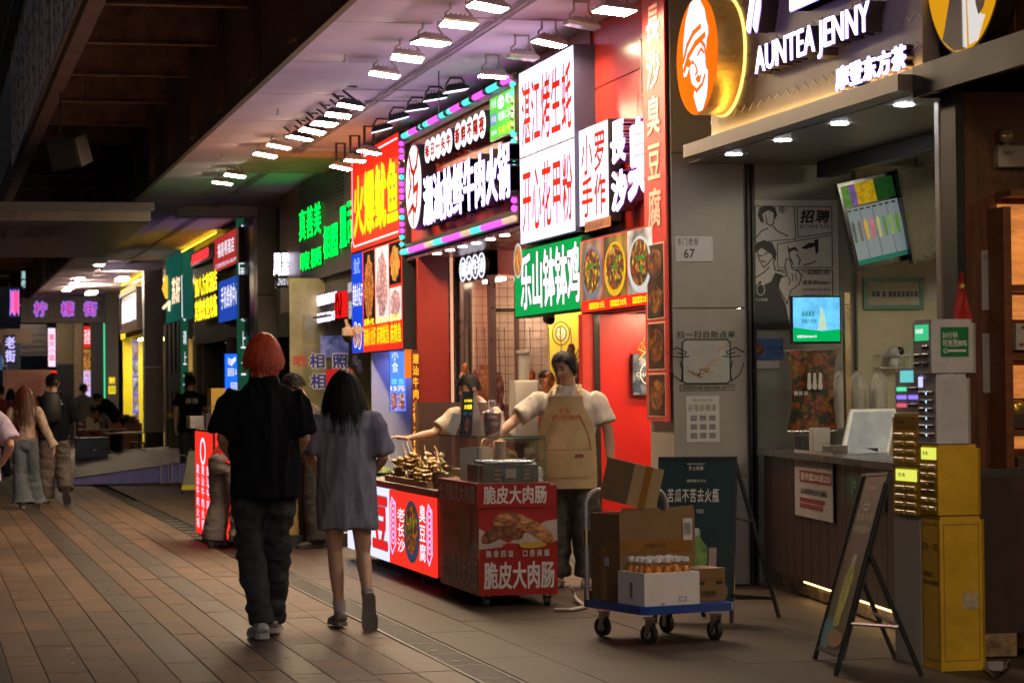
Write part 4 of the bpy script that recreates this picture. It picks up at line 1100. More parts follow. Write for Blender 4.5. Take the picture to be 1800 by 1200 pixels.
# ---------------------------------------------------------------- white double lightbox, green lightbox
X0=FX-.06
R=rectX(X0,916,1010,76,408,'r')
WLB=em('white_lightbox_big',(.80,.70,1.0),2.1)
t,pl,W,H=lightbox('white_lightbox_sign','tall white lit signboard with two lines of red oyster and clam characters','sign',R,.3,WLB,side=mt('navy_side',(.04,.04,.09),.4))
b=B();b.pb(pl,0,.495*H,W,.505*H,.006,.012);b.ob('seam',DARK,t)
REDL=em('red_letter_print',(.78,.03,.01))
for st,z0,z1 in(('湛江烤生蚝',.54,.93),('开心花甲粉',.05,.44)):
 txt(pl,st,.04*W,z0*H,.97*W,z1*H,mt('thin_black_outline',(.05,.03,.05),.5),t,c=.0065,bold=.07,gap=.02)
 txt(pl,st,.04*W,z0*H,.97*W,z1*H,WLB,t,c=.008,bold=.055,gap=.02)
 txt(pl,st,.045*W,z0*H,.975*W,z1*H,REDL,t,c=.0095,bold=.03,gap=.02)
R=rectX(FX-.02,906,1023,412,544,'r')
t,pl,W,H=lightbox('green_lightbox_sign','green lit signboard with white characters le shan bo bo ji','sign',R,.14,GRNP,side=mt('green_side',(.01,.12,.04),.4))
txt(pl,'乐山钵钵鸡',.10*W,.08*H,.985*W,.93*H,BPRINT,t,c=.007,bold=.075,gap=.0)
txt(pl,'乐山钵钵鸡',.10*W,.08*H,.985*W,.93*H,WHITE_S,t,c=.0085,bold=.042,gap=.0)
b=B();b.ell(pl,.07*W,.84*H,.07*W,.26*H,.009,.011);o_=b.ob('bowl_print',em('white_bowl_print',(.6,.62,.66)),t)
b=B();b.ell(pl,.07*W,.84*H,.057*W,.22*H,.011,.013);b.ob('dish_print',PHOTO5,o_)
b=B();b.box((FX+.10,yx(1022),aX(1022,540,FX).z),(FX+.3,yx(905),4.43));b.ob('sign_backing_wall',DRED,None,'maroon backing wall behind the white and green lightboxes','wall')
# ---------------------------------------------------------------- beef hotpot shop
YA,YB=yx(713),yx(916)
beef=thing('beef_shop','beef hotpot shop front with red walls, wire racks and glass meat booth','shop front',(5.8,(YA+YB)/2,0))
pl=plX(FX,YA,0);WB=YA-YB
zt=aX(915,124,FX).z;zbm=aX(915,392,FX).z
b=B();b.pb(pl,.16,zbm+.12,WB-.14,zt-.12,-.1,-.04);b.ob('sign_board',mt('red_sign_board',(.42,.03,.015),.4,var=.15,scale=2),beef)
FRM=mt('bronze_frame',(.10,.07,.05),.35,metal=.6,var=.15)
b=B();b.fr(pl,0,zbm,WB,zt,.13,-.12,.02);fr0=b.ob('sign_frame',FRM,beef)
CY=em('cyan_bulb',(.08,.80,.66),1.5);MG=em('magenta_bulb',(.80,.10,.85),1.6);OF=mt('unlit_bulb',(.16,.12,.12),.3);PK=em('cream_bulb',(.8,.55,.4),.9)
bsrc={}
def bulb(p,m):
 if m.name not in bsrc:
  b=B();b.sm=True;b.sph((0,0,0),.031,n=8,m=6)
  me_=b.me();me_.materials.append(m);bsrc[m.name]=me_
 o=bpy.data.objects.new('bulb',bsrc[m.name]);COL.objects.link(o);o.parent=beef;o.location=V(p)-ORG[beef.name]
 KID.setdefault(beef.name,[]).append(o)
n=72
for i in range(n):
 a_=.05+(WB-.1)*i/(n-1)
 m=[CY,CY,CY,CY,MG,MG,MG,MG,OF][int(i/1.6)%9]if i%16>1 else OF
 bulb(pl.p(a_,zt-.045,.045),m)
 m=[CY,MG,MG,PK,CY,MG,MG,PK][(i//6)%8]
 bulb(pl.p(a_,zbm+.045,.045),m)
for i in range(1,17):
 z=zbm+.06+(zt-zbm-.1)*i/17
 bulb(pl.p(WB-.05,z,.045),CY if(i<11 and i>2)else(MG if i<3 else(CY if i>14 else OF)))
 bulb(pl.p(.05,z,.045),[MG,OF,MG,MG,MG,CY][i%6]if i>2 else CY)
LB=mt('black_return',(.02,.01,.015),.35,var=0)
def at3(px,py,X=FX-.10):q=aX(px,py,X);return YA-q.y,q.z
bs=thing('beef_shop_sign','raised white lit characters of the beef hotpot shop with an oval cow emblem','sign',pl.p(WB/2,zbm,0))
plb=plX(FX+.04,YA,0)
def quadtext(st,l,r,tl,bl,tr,br,face,bold,split=1,ext=(0,.16),gap=.04,X=None):
 """characters on the board between two measured edges"""
 a0,zt0=at3(l,tl);_,zb0=at3(l,bl);a1,zt1=at3(r,tr);_,zb1=at3(r,br)
 z0=(zb0+zb1)/2;z1=(zt0+zt1)/2
 return a0,z0,a1,z1
a0,z0,a1,z1=quadtext('',746,899,308,390,262,355,None,0)
chan(plb,'潮汕抢鲜牛肉火锅',a0,z0-.02,a1,z1+.03,bs,0,.15,WHITE_E,bold=.02,side=LB,gap=.03)
for st,l,r,tp,bt in(('每日一头牛',746,793,243,283),('新鲜不隔夜',799,852,212,258)):
 a0,_=at3(l,250);a1,_=at3(r,230);_,z1=at3((l+r)/2,tp-8);_,z0=at3((l+r)/2,bt-4)
 n=5;wd_=(a1-a0)/n
 for i in range(n):
  b=B();b.ell(plb,a0+wd_*(i+.5),(z0+z1)/2,wd_*.56,(z1-z0)*.5,0,.13,20);d_=b.ob('disc',LB,bs)
  b=B();b.ell(plb,a0+wd_*(i+.5),(z0+z1)/2,wd_*.54,(z1-z0)*.48,.131,.137,20);b.ob('lit_face',em('white_led_disc',(.9,.88,.95),1.4),d_)
  b=B();putglyph(b,plb,st[i],a0+wd_*(i+.1),z0+.06,a0+wd_*(i+.9),z1-.06,.139,.004,.045);b.ob('character',em('red_char_print',(.6,.03,.01),.6),d_,smooth=False)
a0,_=at3(718,330);a1,_=at3(744,330);_,z1=at3(731,256);_,z0=at3(731,402)
ea,eb,er,es_=(a0+a1)/2,(z0+z1)/2,(a1-a0)/2,(z1-z0)/2
b=B();b.ell(plb,ea,eb,er*1.04,es_*1.04,0,.16,40);d_=b.ob('emblem_case',LB,bs)
b=B();b.ell(plb,ea,eb,er,es_,.161,.168,40);b.ob('lit_face',em('white_led_disc',(.9,.88,.95),1.4),d_)
REM=em('red_char_print',(.6,.03,.01))
b=B()
for ln,th in(([(-.45,.75),(-.2,.45),(.1,.3),(.5,.5),(.7,.8)],.16),([(-.5,.45),(-.3,.05),(-.6,-.2)],.14),([(.1,.3),(.1,-.1),(.6,.0),(.5,-.3)],.18),([(-.6,-.6),(-.1,-.45),(.3,-.6),(.5,-.4)],.14),([(0,-.45),(.05,-.9)],.12)):
 b.line(plb,[(ea+x*er,eb+y*es_)for x,y in ln],th*er,.169,.172)
b.ob('cow_print',REM,d_)
R=rectX(FX-.04,862,905,150,232,'r')
t,pl_,W,H=lightbox('metro_notice','bright green lit notice pointing to metro exit C in the beef sign corner','sign',R,.05,em('lime_lightbox',(.16,.72,.10),1.0))
b=B();b.ring(pl_,.48*W,.78*H,.13*W,.15*H,.03,.007,.009);b.line(pl_,[(.42*W,.86*H),(.54*W,.70*H)],.03,.007,.009);b.line(pl_,[(.54*W,.86*H),(.42*W,.70*H)],.03,.007,.009);b.ob('metro_emblem',WHITE_S,t)
txt(pl_,'老街',.64*W,.68*H,.98*W,.93*H,WHITE_S,t,c=.007,bold=.03)
txt(pl_,'地铁C入口',.36*W,.38*H,.99*W,.58*H,WHITE_S,t,c=.007,bold=.03)
txt(pl_,'东南1号门',.36*W,.08*H,.96*W,.26*H,em('lemon_print',(.8,.9,.02),1.0),t,c=.007,bold=.03)
txt(pl_,'1号线',.06*W,.72*H,.28*W,.92*H,WHITE_S,t,c=.007,bold=.01)
b=B();b.pb(pl_,.05*W,.36*H,.29*W,.60*H,.006,.008);o_=b.ob('blue_patch',em('blue_patch_print',(.2,.35,.75),.9),t)
txt(pl_,'3号线',.07*W,.40*H,.27*W,.56*H,WHITE_S,t,c=.009,bold=.01)
txt(pl_,'老街站',.06*W,.12*H,.3*W,.24*H,WHITE_S,t,c=.007,bold=.01)
XB=5.78
YC=aX(862,490,XB).y
YR=yx(735)
b=B();b.box((FX,YB-.6,zbm-.05),(7.9,YA,zbm-.01));b.ob('recess_ceiling',mt('mauve_gloss',(.35,.16,.2),.25,var=.05),beef)
for i,px in enumerate((768,791,813,837,862,887)):
 q=aZ(px,[446,440,434,428,421,414][i],zbm-.055);b=B();b.cyl((q.x,q.y,q.z-.004),.05,.004,16);b.ob('downlight',DOWN,beef)
b=B();b.pb(plY(FX,YR,0),.0,0,.34,zbm-.05,-.1,0);b.ob('recess_wall',mt('brick_red_wall',(.36,.035,.025),.35,var=.1),beef)
b=B();b.pb(plY(FX,YR,0),.365,0,.39,zbm-.05,-.05,.0);b.ob('light_line',em('peach_light_line',(1,.5,.3),.75),beef)
b=B();b.pb(plY(FX,YR,0),.42,0,.6,zbm-.05,-.05,.0);b.ob('dark_jamb',BLACK,beef)
zf=aX(862,483,XB).z
b=B();b.pb(plX(XB,YR-.02,zf),.0,0,YR-YC-.02,zbm-zf-.05,-.08,0);b.ob('fascia',DRED,beef)
b=B();b.pb(plY(XB,YC,zf),.0,-.0,2.1,zbm-zf-.05,-.08,0);b.ob('fascia',DRED,beef)
pls=plX(XB,YR,0)
def at4(px,py):q=aX(px,py,XB-.03);return YR-q.y,q.z
a0,z1=at4(812,452);a1,_=at4(856,440);_,z1=at4(834,448);_,z0=at4(834,492)
t=thing('small_oval_sign','small lit sign of four ovals with characters inside the beef shop entrance','sign',pls.p((a0+a1)/2,z0,0))
for i,ch in enumerate('潮汕牛道'):
 wd_=(a1-a0)/4;cx_=a0+wd_*(i+.5)
 b=B();b.ell(pls,cx_,(z0+z1)/2,wd_*.56,(z1-z0)*.52,.005,.05,20);d_=b.ob('oval',LB,t)
 b=B();b.ring(pls,cx_,(z0+z1)/2,wd_*.54,(z1-z0)*.50,.018,.051,.06,20);b.ob('lit_ring',WHITE_S,d_)
 b=B();putglyph(b,pls,ch,cx_-wd_*.42,z0+.05,cx_+wd_*.42,z1-.05,.053,.008,.025);b.ob('character',WHITE_S,d_,smooth=False)
GL=glassm('booth_glass',(.95,.95,.97),.02,.05)
POST=mt('booth_post',(.22,.13,.13),.3,metal=.6)
b=B();b.pb(plX(XB,YR,0),.03,.85,YR-YC-.03,zf,-.02,-.012);b.ob('glass_pane',GL,beef)
b=B();b.pb(plY(XB,YC,0),.05,1.05,1.6,zf,-.02,-.012);b.ob('glass_pane',GL,beef)
for a_,(x_,y_)in enumerate(((XB,YC),(XB,YR-.05),(aY(910,600,YC).x,YC),(aY(1034,600,YC).x,YC))):
 b=B();b.box((x_-.03,y_-.03,0),(x_+(.05 if a_==0 else.01),y_+.03,zf));b.ob('post',POST,beef)
for zpx in(545,905):
 z=aY(950,zpx,YC).z if zpx==545 else 1.05
 b=B();b.box((XB+.05,YC-.03,z-.02),(XB+1.5,YC+.03,z+.02));b.ob('rail',CHROME if zpx==545 else POST,beef)
b=B();b.box((XB,YC-.05,.0),(XB+1.6,YC+.1,1.03));b.ob('booth_base',STEEL,beef)
b=B();b.box((XB,YC+.1,.0),(XB+.06,YR,.85));b.ob('booth_base',STEEL,beef)
b=B();b.pb(plY(XB,YR+.3,0),0,0,aY(925,600,YR+.3).x-XB,zbm,-.05,0);b.ob('booth_back_wall',mt('warm_tile_wall',(.62,.45,.33),.4,var=.12,scale=3),beef)
GRID=mt('dark_wire',(.16,.10,.08),.4,metal=.5)
b=B()
plg=plY(XB,YR+.22,0)
for k in range(11):b.pb(plg,k*.095,.9,k*.095+.005,zbm-.1,0,.007)
for k in range(20):b.pb(plg,0,.95+k*.095,1.0,.957+k*.095,.007,.013)
b.ob('wire_grid',GRID,beef)
q0=aY(975,690,YC+2.2);q1=aY(1045,545,YC+2.2)
YYB=YC+2.2
b=B();b.pb(plY(XB+.3,YYB,0),0,0,2.2,3.0,-.05,0);b.ob('inner_wall',mt('dim_red_brown_wall',(.40,.25,.16),.5,var=.2),beef)
pp,W,H=rectY(YYB-.03,965,1036,548,700)
t=thing('yellow_banner','yellow banner with dark ornament hanging inside the beef shop','banner',pp.p(W/2,0,0))
b=B();b.pb(pp,0,0,W,H,0,.01);b.ob('cloth',mt('banner_yellow',(.88,.60,.05),.5,var=.06),t)
b=B()
for k in range(3):
 s_=.26-k*.07;cx_,cy_=.72*W,.3*H
 b.line(pp,[(cx_-s_*W,cy_),(cx_,cy_+s_*H),(cx_+s_*W,cy_),(cx_,cy_-s_*H)],.012,.01,.013,True)
b.ring(pp,.3*W,.75*H,.22*W,.14*H,.012,.01,.013);b.ring(pp,.3*W,.75*H,.14*W,.09*H,.012,.01,.013)
b.ob('ornament_print',mt('brown_line_print',(.12,.06,.02),.5),t)
txt(pp,'牛肉',.15*W,.66*H,.45*W,.84*H,WPRINT,t,c=.012)
for i,(px,py)in enumerate(((925,520),(938,527),(958,518),(1000,517),(1012,512),(1023,509))):
 q=aY(px,py,YYB-.5-.1*(i%3));b=B();b.box((q.x-.05,q.y,q.z),(q.x+.05,q.y+.5,q.z+.012));b.ob('tube_lamp',em('tube_lamp_bright',(1,.9,.75),26),beef)
b=B();b.box((6.0,YC+.5,zf-.03),(6.06,YR-.1,zf));b.ob('tube_lamp',em('tube_lamp_warm',(1,.76,.5)),beef)
b=B();b.box((6.5,YC-1.3,zbm-.10),(6.56,YC-.2,zbm-.06));b.ob('tube_lamp',em('tube_lamp_warm',(1,.76,.5)),beef)
MEATS=[food('raw_meat',[(.32,.03,.03),(.55,.14,.10),(.16,.015,.02),(.6,.35,.28),(.28,.04,.04)],18,.0),food('orange_offal',[(.7,.2,.05),(.8,.35,.12),(.45,.08,.02)],22,.0)]
rr=random.Random(5)
mt_spots=[(852,640,845,20,1),(822,700,880,14,0),(838,650,870,15,0),(818,640,700,9,1),(888,710,830,9,0),(932,650,720,10,1),(985,620,690,9,0),(1003,605,665,10,0),(1018,640,720,8,0),(965,655,720,9,1),(1028,650,730,8,0),(876,655,800,10,0)]
for i,(px,y0,y1,hw,mi)in enumerate(mt_spots):
 Y_=YC+.35+(.5 if px<860 else rr.uniform(0,.5))
 tq=aY(px,y0,Y_);bq=aY(px,y1,Y_);r_=hw*27/4400
 t=thing('hanging_meat','','meat',bq,'cuts of beef hanging in the booth')
 b=B();b.sm=True
 N=9
 b.loft([(tq.lerp(bq,k/N)+V((rr.uniform(-.015,.015),rr.uniform(-.015,.015),0)),r_*(.35+.75*sin(pi*(k+.6)/(N+1.0))*rr.uniform(.7,1.2)),r_*(.3+.5*sin(pi*(k+.6)/(N+1.0))),(1,0,0))for k in range(N+1)],10)
 for v in b.v:
  d_=noise.noise(v*14)*.02;v+=V((d_,d_,d_*.5))
 b.ob('cut',MEATS[mi],t)
 b=B();b.tube([tq+V((0,0,-.02)),tq+V((.01,0,.05)),(tq.x,tq.y,aY(px,575,Y_).z)],.005,5);b.ob('hook',CHROME,t)
 t['label']={852:'orange red cut hanging at the left booth post',822:'dark red beef slab hanging lowest, left in the booth',838:'dark beef slab beside the orange cut in the booth',818:'pale offcut hanging high at the booth\'s left window',
                  888:'dark red beef slab right of the booth post',932:'orange piece hanging behind the white machine',985:'short dark cut left of the young worker\'s hair',1003:'rounded dark cut hanging just above the young worker\'s head',
                  1018:'slim dark cut hanging right of the young worker\'s head',965:'fatty pale cut hanging behind the young worker',1028:'rightmost slim dark cut before the yellow banner',876:'long dark strip hanging directly at the booth corner'}[px]
q=aY(927,790,YC-.35)
t=thing('white_machine','white box machine with an upright pipe behind the sausage cart','machine',(q.x,q.y,.95))
b=B();b.sm=True;zq=aY(927,668,YC-.35).z;b.pb(plY(q.x-.13,q.y,.95),0,0,.26,zq-.95,-.25,0,.02);b.ob('body',mt('cream_plastic',(.55,.50,.44),.35,var=.05),t)
b=B();b.sm=True;b.cyl((q.x,q.y+.12,zq),.055,.28,16);b.cyl((q.x,q.y+.12,zq+.28),.075,.03,16);b.ob('pipe',mt('cream_plastic',(.55,.5,.44)),t)
b=B();b.box((q.x-.4,q.y-.3,.9),(q.x+.4,q.y+.35,.95));b.box((q.x-.38,q.y-.28,0),(q.x-.34,q.y-.24,.9));b.box((q.x+.34,q.y-.28,0),(q.x+.38,q.y-.24,.9));b.ob('steel_table',STEEL,None,'steel work table carrying the white machine','table')
q=aX(965,560,5.5)
t=thing('ceiling_camera','black and white camera under the green signboard','camera',q)
b=B();b.sm=True;b.sph(q,.055,.09,.05,12,8);b.ob('body',mt('grey_white_plastic',(.4,.4,.42),.3),t)
b=B();b.sph(q+V((-.0,-.05,-.02)),.04,.06,.035,10,8);b.ob('lens',BLACK,t)
b=B();b.tube([q,q+V((0,.05,.12))],.015,8);b.ob('stalk',DARK,t)
R=rectX(FX-.02,728,739,615,810,'r')
pl_=plY(FX-.02,YR-.03,R[0].o.z)
t=thing('vertical_led_sign','narrow glowing orange vertical sign beside the red recess wall','sign',pl_.p(0,0,0))
b=B();b.pb(pl_,-.07,0,.01,R[2],0,.03);b.ob('case',mt('dark_red_case',(.2,.03,.01),.4),t)
txt(pl_,'潮汕牛肉火锅大排档',-.065,.03,.005,R[2]-.03,em('orange_led',(1.0,.42,.03),1.5),t,c=.032,bold=.03,vert=True,gap=.1)
# ---------------------------------------------------------------- squid stall
YS1,YS2=yx(626),yx(713)
sq=thing('squid_stall','narrow squid stall front between the green photo sign and the beef shop','stall front',(5.6,(YS1+YS2)/2,0))
R=rectX(FX-.05,626,712,245,400,'r')
pl=plX(FX-.05,YS1,0);WS=YS1-YS2-.05
def at5(px,py):q=aX(px,py,FX-.05);return YS1-q.y,q.z
zt_=4.36;zm=(at5(626,452)[1]+at5(712,405)[1])/2+.0;z_lo=at5(725,612)[1]
t,p2,W,H=lightbox('squid_lightbox','big red lit board with yellow characters huo bao you yu','sign',(plX(FX-.05,YS1,zm),WS,zt_-zm),.15,REDP)
txt(p2,'火爆鱿鱼',.05*W,.13*H,.99*W,.78*H,YELP,t,c=.008,bold=.05,gap=.02)
b=B();b.line(p2,[(.04*W,.93*H),(.04*W,.12*H),(.07*W,.06*H),(.98*W,.06*H)],.02,.008,.011);b.line(p2,[(.06*W,.94*H),(.98*W,.94*H)],.02,.008,.011);b.ob('border_print',WHITE_S,t)
t,p2,W,H=lightbox('squid_menu_lightbox','lit menu board with squid and crayfish pictures over yellow characters','menu sign',(plX(FX-.05,YS1,z_lo),WS+.12,zm-z_lo-.01),.15,REDP)
b=B();b.pb(p2,.01*W,.01*H,.24*W,.99*H,.006,.009);bo=b.ob('blue_panel',BLUP,t)
txt(p2,'鱿',.04*W,.78*H,.2*W,.95*H,em('light_blue_print',(.3,.5,1),.9),bo,c=.01)
txt(p2,'章鱼小丸子',.02*W,.46*H,.235*W,.70*H,WHITE_S,bo,c=.010,bold=.04,gap=0,skew=.1)
b=B()
for k in(0,1):b.ell(p2,(.08+.085*k)*W,(.19-.02*k)*H,.045*W,.13*H,.009,.011)
b.ob('cup_outline',WHITE_S,bo)
b=B()
for k in(0,1):b.ell(p2,(.08+.085*k)*W,(.19-.02*k)*H,.040*W,.115*H,.011,.013)
b.ob('food_print',PHOTO3,bo)
for(x0,x1,y0,y1,m)in((.26,.49,.27,.98,PHOTO2),(.505,.76,.27,.98,PHOTO3),(.775,.99,.60,.98,PHOTO5),(.775,.99,.27,.57,PHOTO3)):
 b=B();b.pb(p2,x0*W,y0*H,x1*W,y1*H,.006,.009);po=b.ob('food_picture',em('white_print_lit',(.75,.72,.75),.9)if m is PHOTO3 else BLACK,t)
 b=B();w_,h_=(x1-x0)*W,(y1-y0)*H
 rr=random.Random(int(x0*100))
 pts=[]
 for k in range(22):
  an=2*pi*k/22;q_=rr.uniform(.78,1.0);pts.append((x0*W+w_*(.5+.45*q_*cos(an)),y0*H+h_*(.5+.47*q_*sin(an))))
 b.poly(p2,pts,.009,.011);b.ob('dish_print',m,po)
txt(p2,'麻辣小龙虾',.26*W,.06*H,.50*W,.25*H,YELP,t,c=.009,bold=.04,gap=0)
txt(p2,'麻辣鱿鱼',.52*W,.06*H,.76*W,.25*H,YELP,t,c=.009,bold=.04,gap=0)
txt(p2,'麻辣鱼',.78*W,.06*H,.985*W,.25*H,YELP,t,c=.009,bold=.04,gap=0)
for k in range(3):txt(p2,'招牌小吃',(.27+k*.25)*W,.26*H,(.27+k*.25+.20)*W,.33*H,YEL_E,t,c=.012,bold=.03,gap=0)
b=B();b.pb(plY(FX+.02,YS2-.04,z_lo-.32),-.05,0,.04,.32,-.02,.0);b.ob('price_flag',em('orange_flag',(.9,.22,.02),.8),t)
b=B();b.box((FX+.08,YS2,z_lo),(FX+.3,YS1,4.43));b.ob('backing_wall',DRED,sq)
YSI=yx(652)
b=B();b.pb(plY(FX,YSI,0),0,.0,.9,z_lo,-.05,0);b.ob('end_wall',mt('bluish_white_wall',(.55,.58,.72),.35,var=.04),sq)
b=B();b.pb(plY(FX,YSI-.5,0),.42,0,2.2,z_lo,-.05,0);b.ob('inner_wall',DARK,sq)
pp,W,H=rectY(YSI-.55,686,712,612,722)
t=thing('blue_menu_board','narrow blue lit menu board with prices inside the squid stall','menu sign',pp.p(W/2,0,0))
b=B();b.pb(pp,0,0,W,H,-.04,0);b.ob('case',DARK,t)
b=B();b.pb(pp,0,0,W,H,.001,.004);b.ob('face',em('blue_face_light',(.05,.15,.9),2.2),t)
txt(pp,'小食',0.02,.60*H,W*.55,.98*H,WHITE_S,t,c=.005,vert=True)
txt(pp,'章鱼',.04*W,.42*H,.95*W,.52*H,em('aqua_print',(.2,.9,.8),1),t,c=.005);txt(pp,'15元',.04*W,.32*H,.95*W,.40*H,YEL_E,t,c=.005)
for k in(0,1):b=B();b.pb(pp,(.05+.48*k)*W,.02*H,(.47+.48*k)*W,.29*H,.004,.006);b.ob('food_print',PHOTO3,t)
b=B();b.box((5.5,YSI-.45,z_lo-.05),(5.9,YSI-.1,z_lo-.03));b.ob('blue_tube_lamp',em('blue_tube',(.25,.3,1.0),8),sq)
# ---------------------------------------------------------------- photo print shop
YG1,YG2=yx(487),yx(626)
ph=thing('photo_shop','photo print shop front with ochre walls and a grey upper board','shop front',(5.6,(YG1+YG2)/2,0))
OCH=mt('ochre_metal',(.34,.22,.06),.35,var=.12,scale=2)
pl=plX(FX+.05,YG1,0)
def at6(px,py,X=FX+.05):q=aX(px,py,X);return YG1-q.y,q.z
zlow=at6(600,590)[1]
a1_,_=at6(533,500);a2_,_=at6(561,500)
b=B();b.pb(pl,0,2.65,a1_-.01,4.43,-.1,.0);b.ob('facing_panel',OCH,ph)
GB=mt('dark_grey_board',(.075,.07,.068),.4,var=.15)
b=B();b.pb(pl,a1_,3.0,YG1-YG2-.1,4.43,-.1,.04);b.ob('upper_board',GB,ph)
b=B();b.pb(pl,a1_,2.45,a2_,2.99,-.1,.0);b.ob('facing_panel',mt('orange_panel',(.42,.20,.03),.35),ph)
b=B();b.pb(pl,a2_+.01,2.45,YG1-YG2-.1,2.99,-.1,-.04);b.ob('lower_board',GB,ph)
for k in range(9):
 a_,z_=at6(598,312+k*7);b=B();b.pb(pl,a_,z_,a_+.5,z_+.02,.04,.055);b.ob('vent_slat',DARK,ph)
gs=thing('green_led_sign','glowing green characters zhen shan mei on the dark grey board','sign',pl.p(2,3.2,0))
SG=mt('green_return',(.02,.10,.03),.4)
def place(st,l,r,tp,bt,par,face,side,bold=.03,gap=.06,X=FX-.0,plx=None,org=None):
 q0=aX(l,(tp+bt)/2,X);q1=aX(r,(tp+bt)/2,X);m=(l+r)/2
 z1=aX(m,tp,X).z;z0=aX(m,bt,X).z
 p_=plX(X+.03,q0.y,0)
 for o_ in[0]:
  chan(p_,st,0,z0,q0.y-q1.y,z1,par,0,.04,face,bold=bold,side=side,gap=gap)
place('真善美',527,567,361,420,gs,GRN_E,SG,bold=.02)
place('印复 相晒',530,567,438,472,gs,GRN_E,SG,bold=.01)
place('相照',570,597,392,455,gs,GRN_E,SG,bold=.02)
place('皿司',599,625,348,442,gs,GRN_E,SG,bold=.03)
ws=thing('white_led_sign','two lines of small white lit advertising characters under the green sign','sign',pl.p(3,2.6,0))
place('广告招牌高清印刷',553,594,516,536,ws,WHITE_E,DARK,bold=.0)
place('印刷名片食品工厂',555,594,548,566,ws,WHITE_E,DARK,bold=.0)
q=aX(604,536,FX);rl=thing('red_lit_emblem','red glowing emblem like a folded ribbon under the green sign','sign',q)
p_=plX(FX,q.y,q.z);b=B();b.pb(p_,-.36,-.16,.30,.17,0,.06);b.ob('case',em('red_case_lit',(.75,.01,.01),.9),rl)
b=B();b.line(p_,[(-.2,-.10),(-.22,.02),(-.1,.12),(0,.05),(.0,-.08),(.12,-.12),(.2,0),(.18,.12)],.05,.061,.068);b.ob('ribbon_print',em('dark_red_print',(.2,.0,.0),.5),rl)
place('UNION',614,624,496,514,ws,em('dim_white_letter',(.6,.6,.65),.6),DARK,bold=.0)
place('新',614,624,526,562,ws,em('dim_white_letter',(.6,.6,.65)),DARK,bold=.02)
XG=5.75
YGW=yx(600)+.4
gw=thing('shop_window','shop window with big dark blue white-edged characters xiang zhao','window',(6.2,YGW,0))
b=B();b.pb(plY(FX+.1,YGW,0),-.55,.3,1.3,2.45,-.02,0);b.ob('glass',glassm('shop_glass',(.85,.88,.85),.05,.10),gw)
pgw=plY(0,YGW-.01,0)
def ch2(ch,l,r,tp,bt,m,d=.0):
 q0=aY(l,bt,YGW-.01);q1=aY(r,tp,YGW-.01)
 p_=plY(q0.x,YGW-.01-d,q0.z)
 if m==1:
  txt(p_,ch,0,0,q1.x-q0.x,q1.z-q0.z,mt('white_edge_paint',(.8,.8,.82),.4),gw,c=.001,bold=.10,gap=0)
  txt(p_,ch,0,0,q1.x-q0.x,q1.z-q0.z,mt('navy_print',(.02,.035,.30),.4),gw,c=.004,bold=.05,gap=0)
 else:txt(p_,ch,0,0,q1.x-q0.x,q1.z-q0.z,mt('dark_red_print2',(.45,.06,.05),.5),gw,c=.004,bold=.05,gap=0)
ch2('相',543,572,621,648,1);ch2('照',583,612,621,648,1);ch2('相',545,574,656,684,1);ch2('晒',514,538,624,645,2);ch2('外',620,630,625,642,1);ch2('音',628,637,633,655,1)
b=B();q0=aY(573,700,YGW);q1=aY(620,648,YGW);b.pb(plY(q0.x,YGW-.012,q0.z),0,0,q1.x-q0.x,q1.z-q0.z,0,.006);b.ob('red_sheet',em('red_sheet_lit',(.5,.02,.02),.7),gw)
b=B();b.pb(plY(FX-.4,YGW+1.5,0),0,0,2.8,3.0,-.05,0);b.ob('inner_wall',mt('olive_interior',(.35,.30,.16),.5,var=.3,scale=2),ph)
b=B();q0=aY(563,628,YGW+1.4);q1=aY(612,590,YGW+1.4);b.pb(plY(q0.x,YGW+1.38,q0.z),0,0,q1.x-q0.x,q1.z-q0.z,0,.01);b.ob('lit_poster',em('blue_violet_poster',(.25,.25,.6),.35,var=.4,scale=9),ph)
b=B();b.box((FX-.1,YGW+.3,2.44),(7.0,YGW+1.4,2.47));b.ob('inner_ceiling',GB,ph)
for px in(514,528,541):q=aZ(px,598,2.43);b=B();b.cyl((min(q.x,6.4),YGW+.8,2.425),.05,.01,12);b.ob('downlight',DOWN,ph)
q=aX(612,590,5.05)
t=thing('dome_camera','dome security camera with dark bubble hanging at the squid sign corner','camera',q)
b=B();b.sm=True;b.lathe(q,[(.075,0),(.08,.02),(.075,.09),(.03,.1),(.03,.13)],18);b.ob('housing',mt('beige_plastic',(.40,.30,.24),.4),t)
b=B();b.sm=True;b.sph(q,.068,.068,.085,16,10);b.ob('bubble',BLACK,t)
b=B();b.box((q.x,q.y-.02,q.z+.05),(q.x+.3,q.y+.02,q.z+.10));b.tube([q+V((0,0,.1)),q+V((-.03,0,.2))],.02,8);b.ob('arm',mt('beige_plastic',(.4,.3,.24)),t)
Yz=yx(500)
pp,W,H=rectY(Yz,483,524,441,505)
t=thing('projecting_box_sign','small projecting black sign with white lit characters zhou hei ya','sign',pp.p(W/2,0,0))
b=B();b.pb(pp,.02,.0,W,H,-.12,0,.01);b.ob('case',BLACK,t)
txt(pp,'周黑鸭',-.02,.30*H,.93*W,.98*H,WHITE_E,t,c=.004,ext=.02,bold=.045,gap=0)
txt(pp,'ZHOU HEI YA',.1*W,.06*H,.88*W,.24*H,WHITE_S,t,c=.004,ext=.01,bold=.0,skew=.2)
b=B();b.tube([pp.p(W,H*.9,-.06),pp.p(W+.25,H*1.1,-.06)],.02,8);b.ob('arm',DARK,t)
YQ=yx(455)
t=thing('grey_pillar','grey panelled pillar left of the ochre photo shop','pillar',(5.5,YQ,0))
pl=plY(FX-.02,YQ,0);x_=aY(487,500,YQ).x-FX+.02
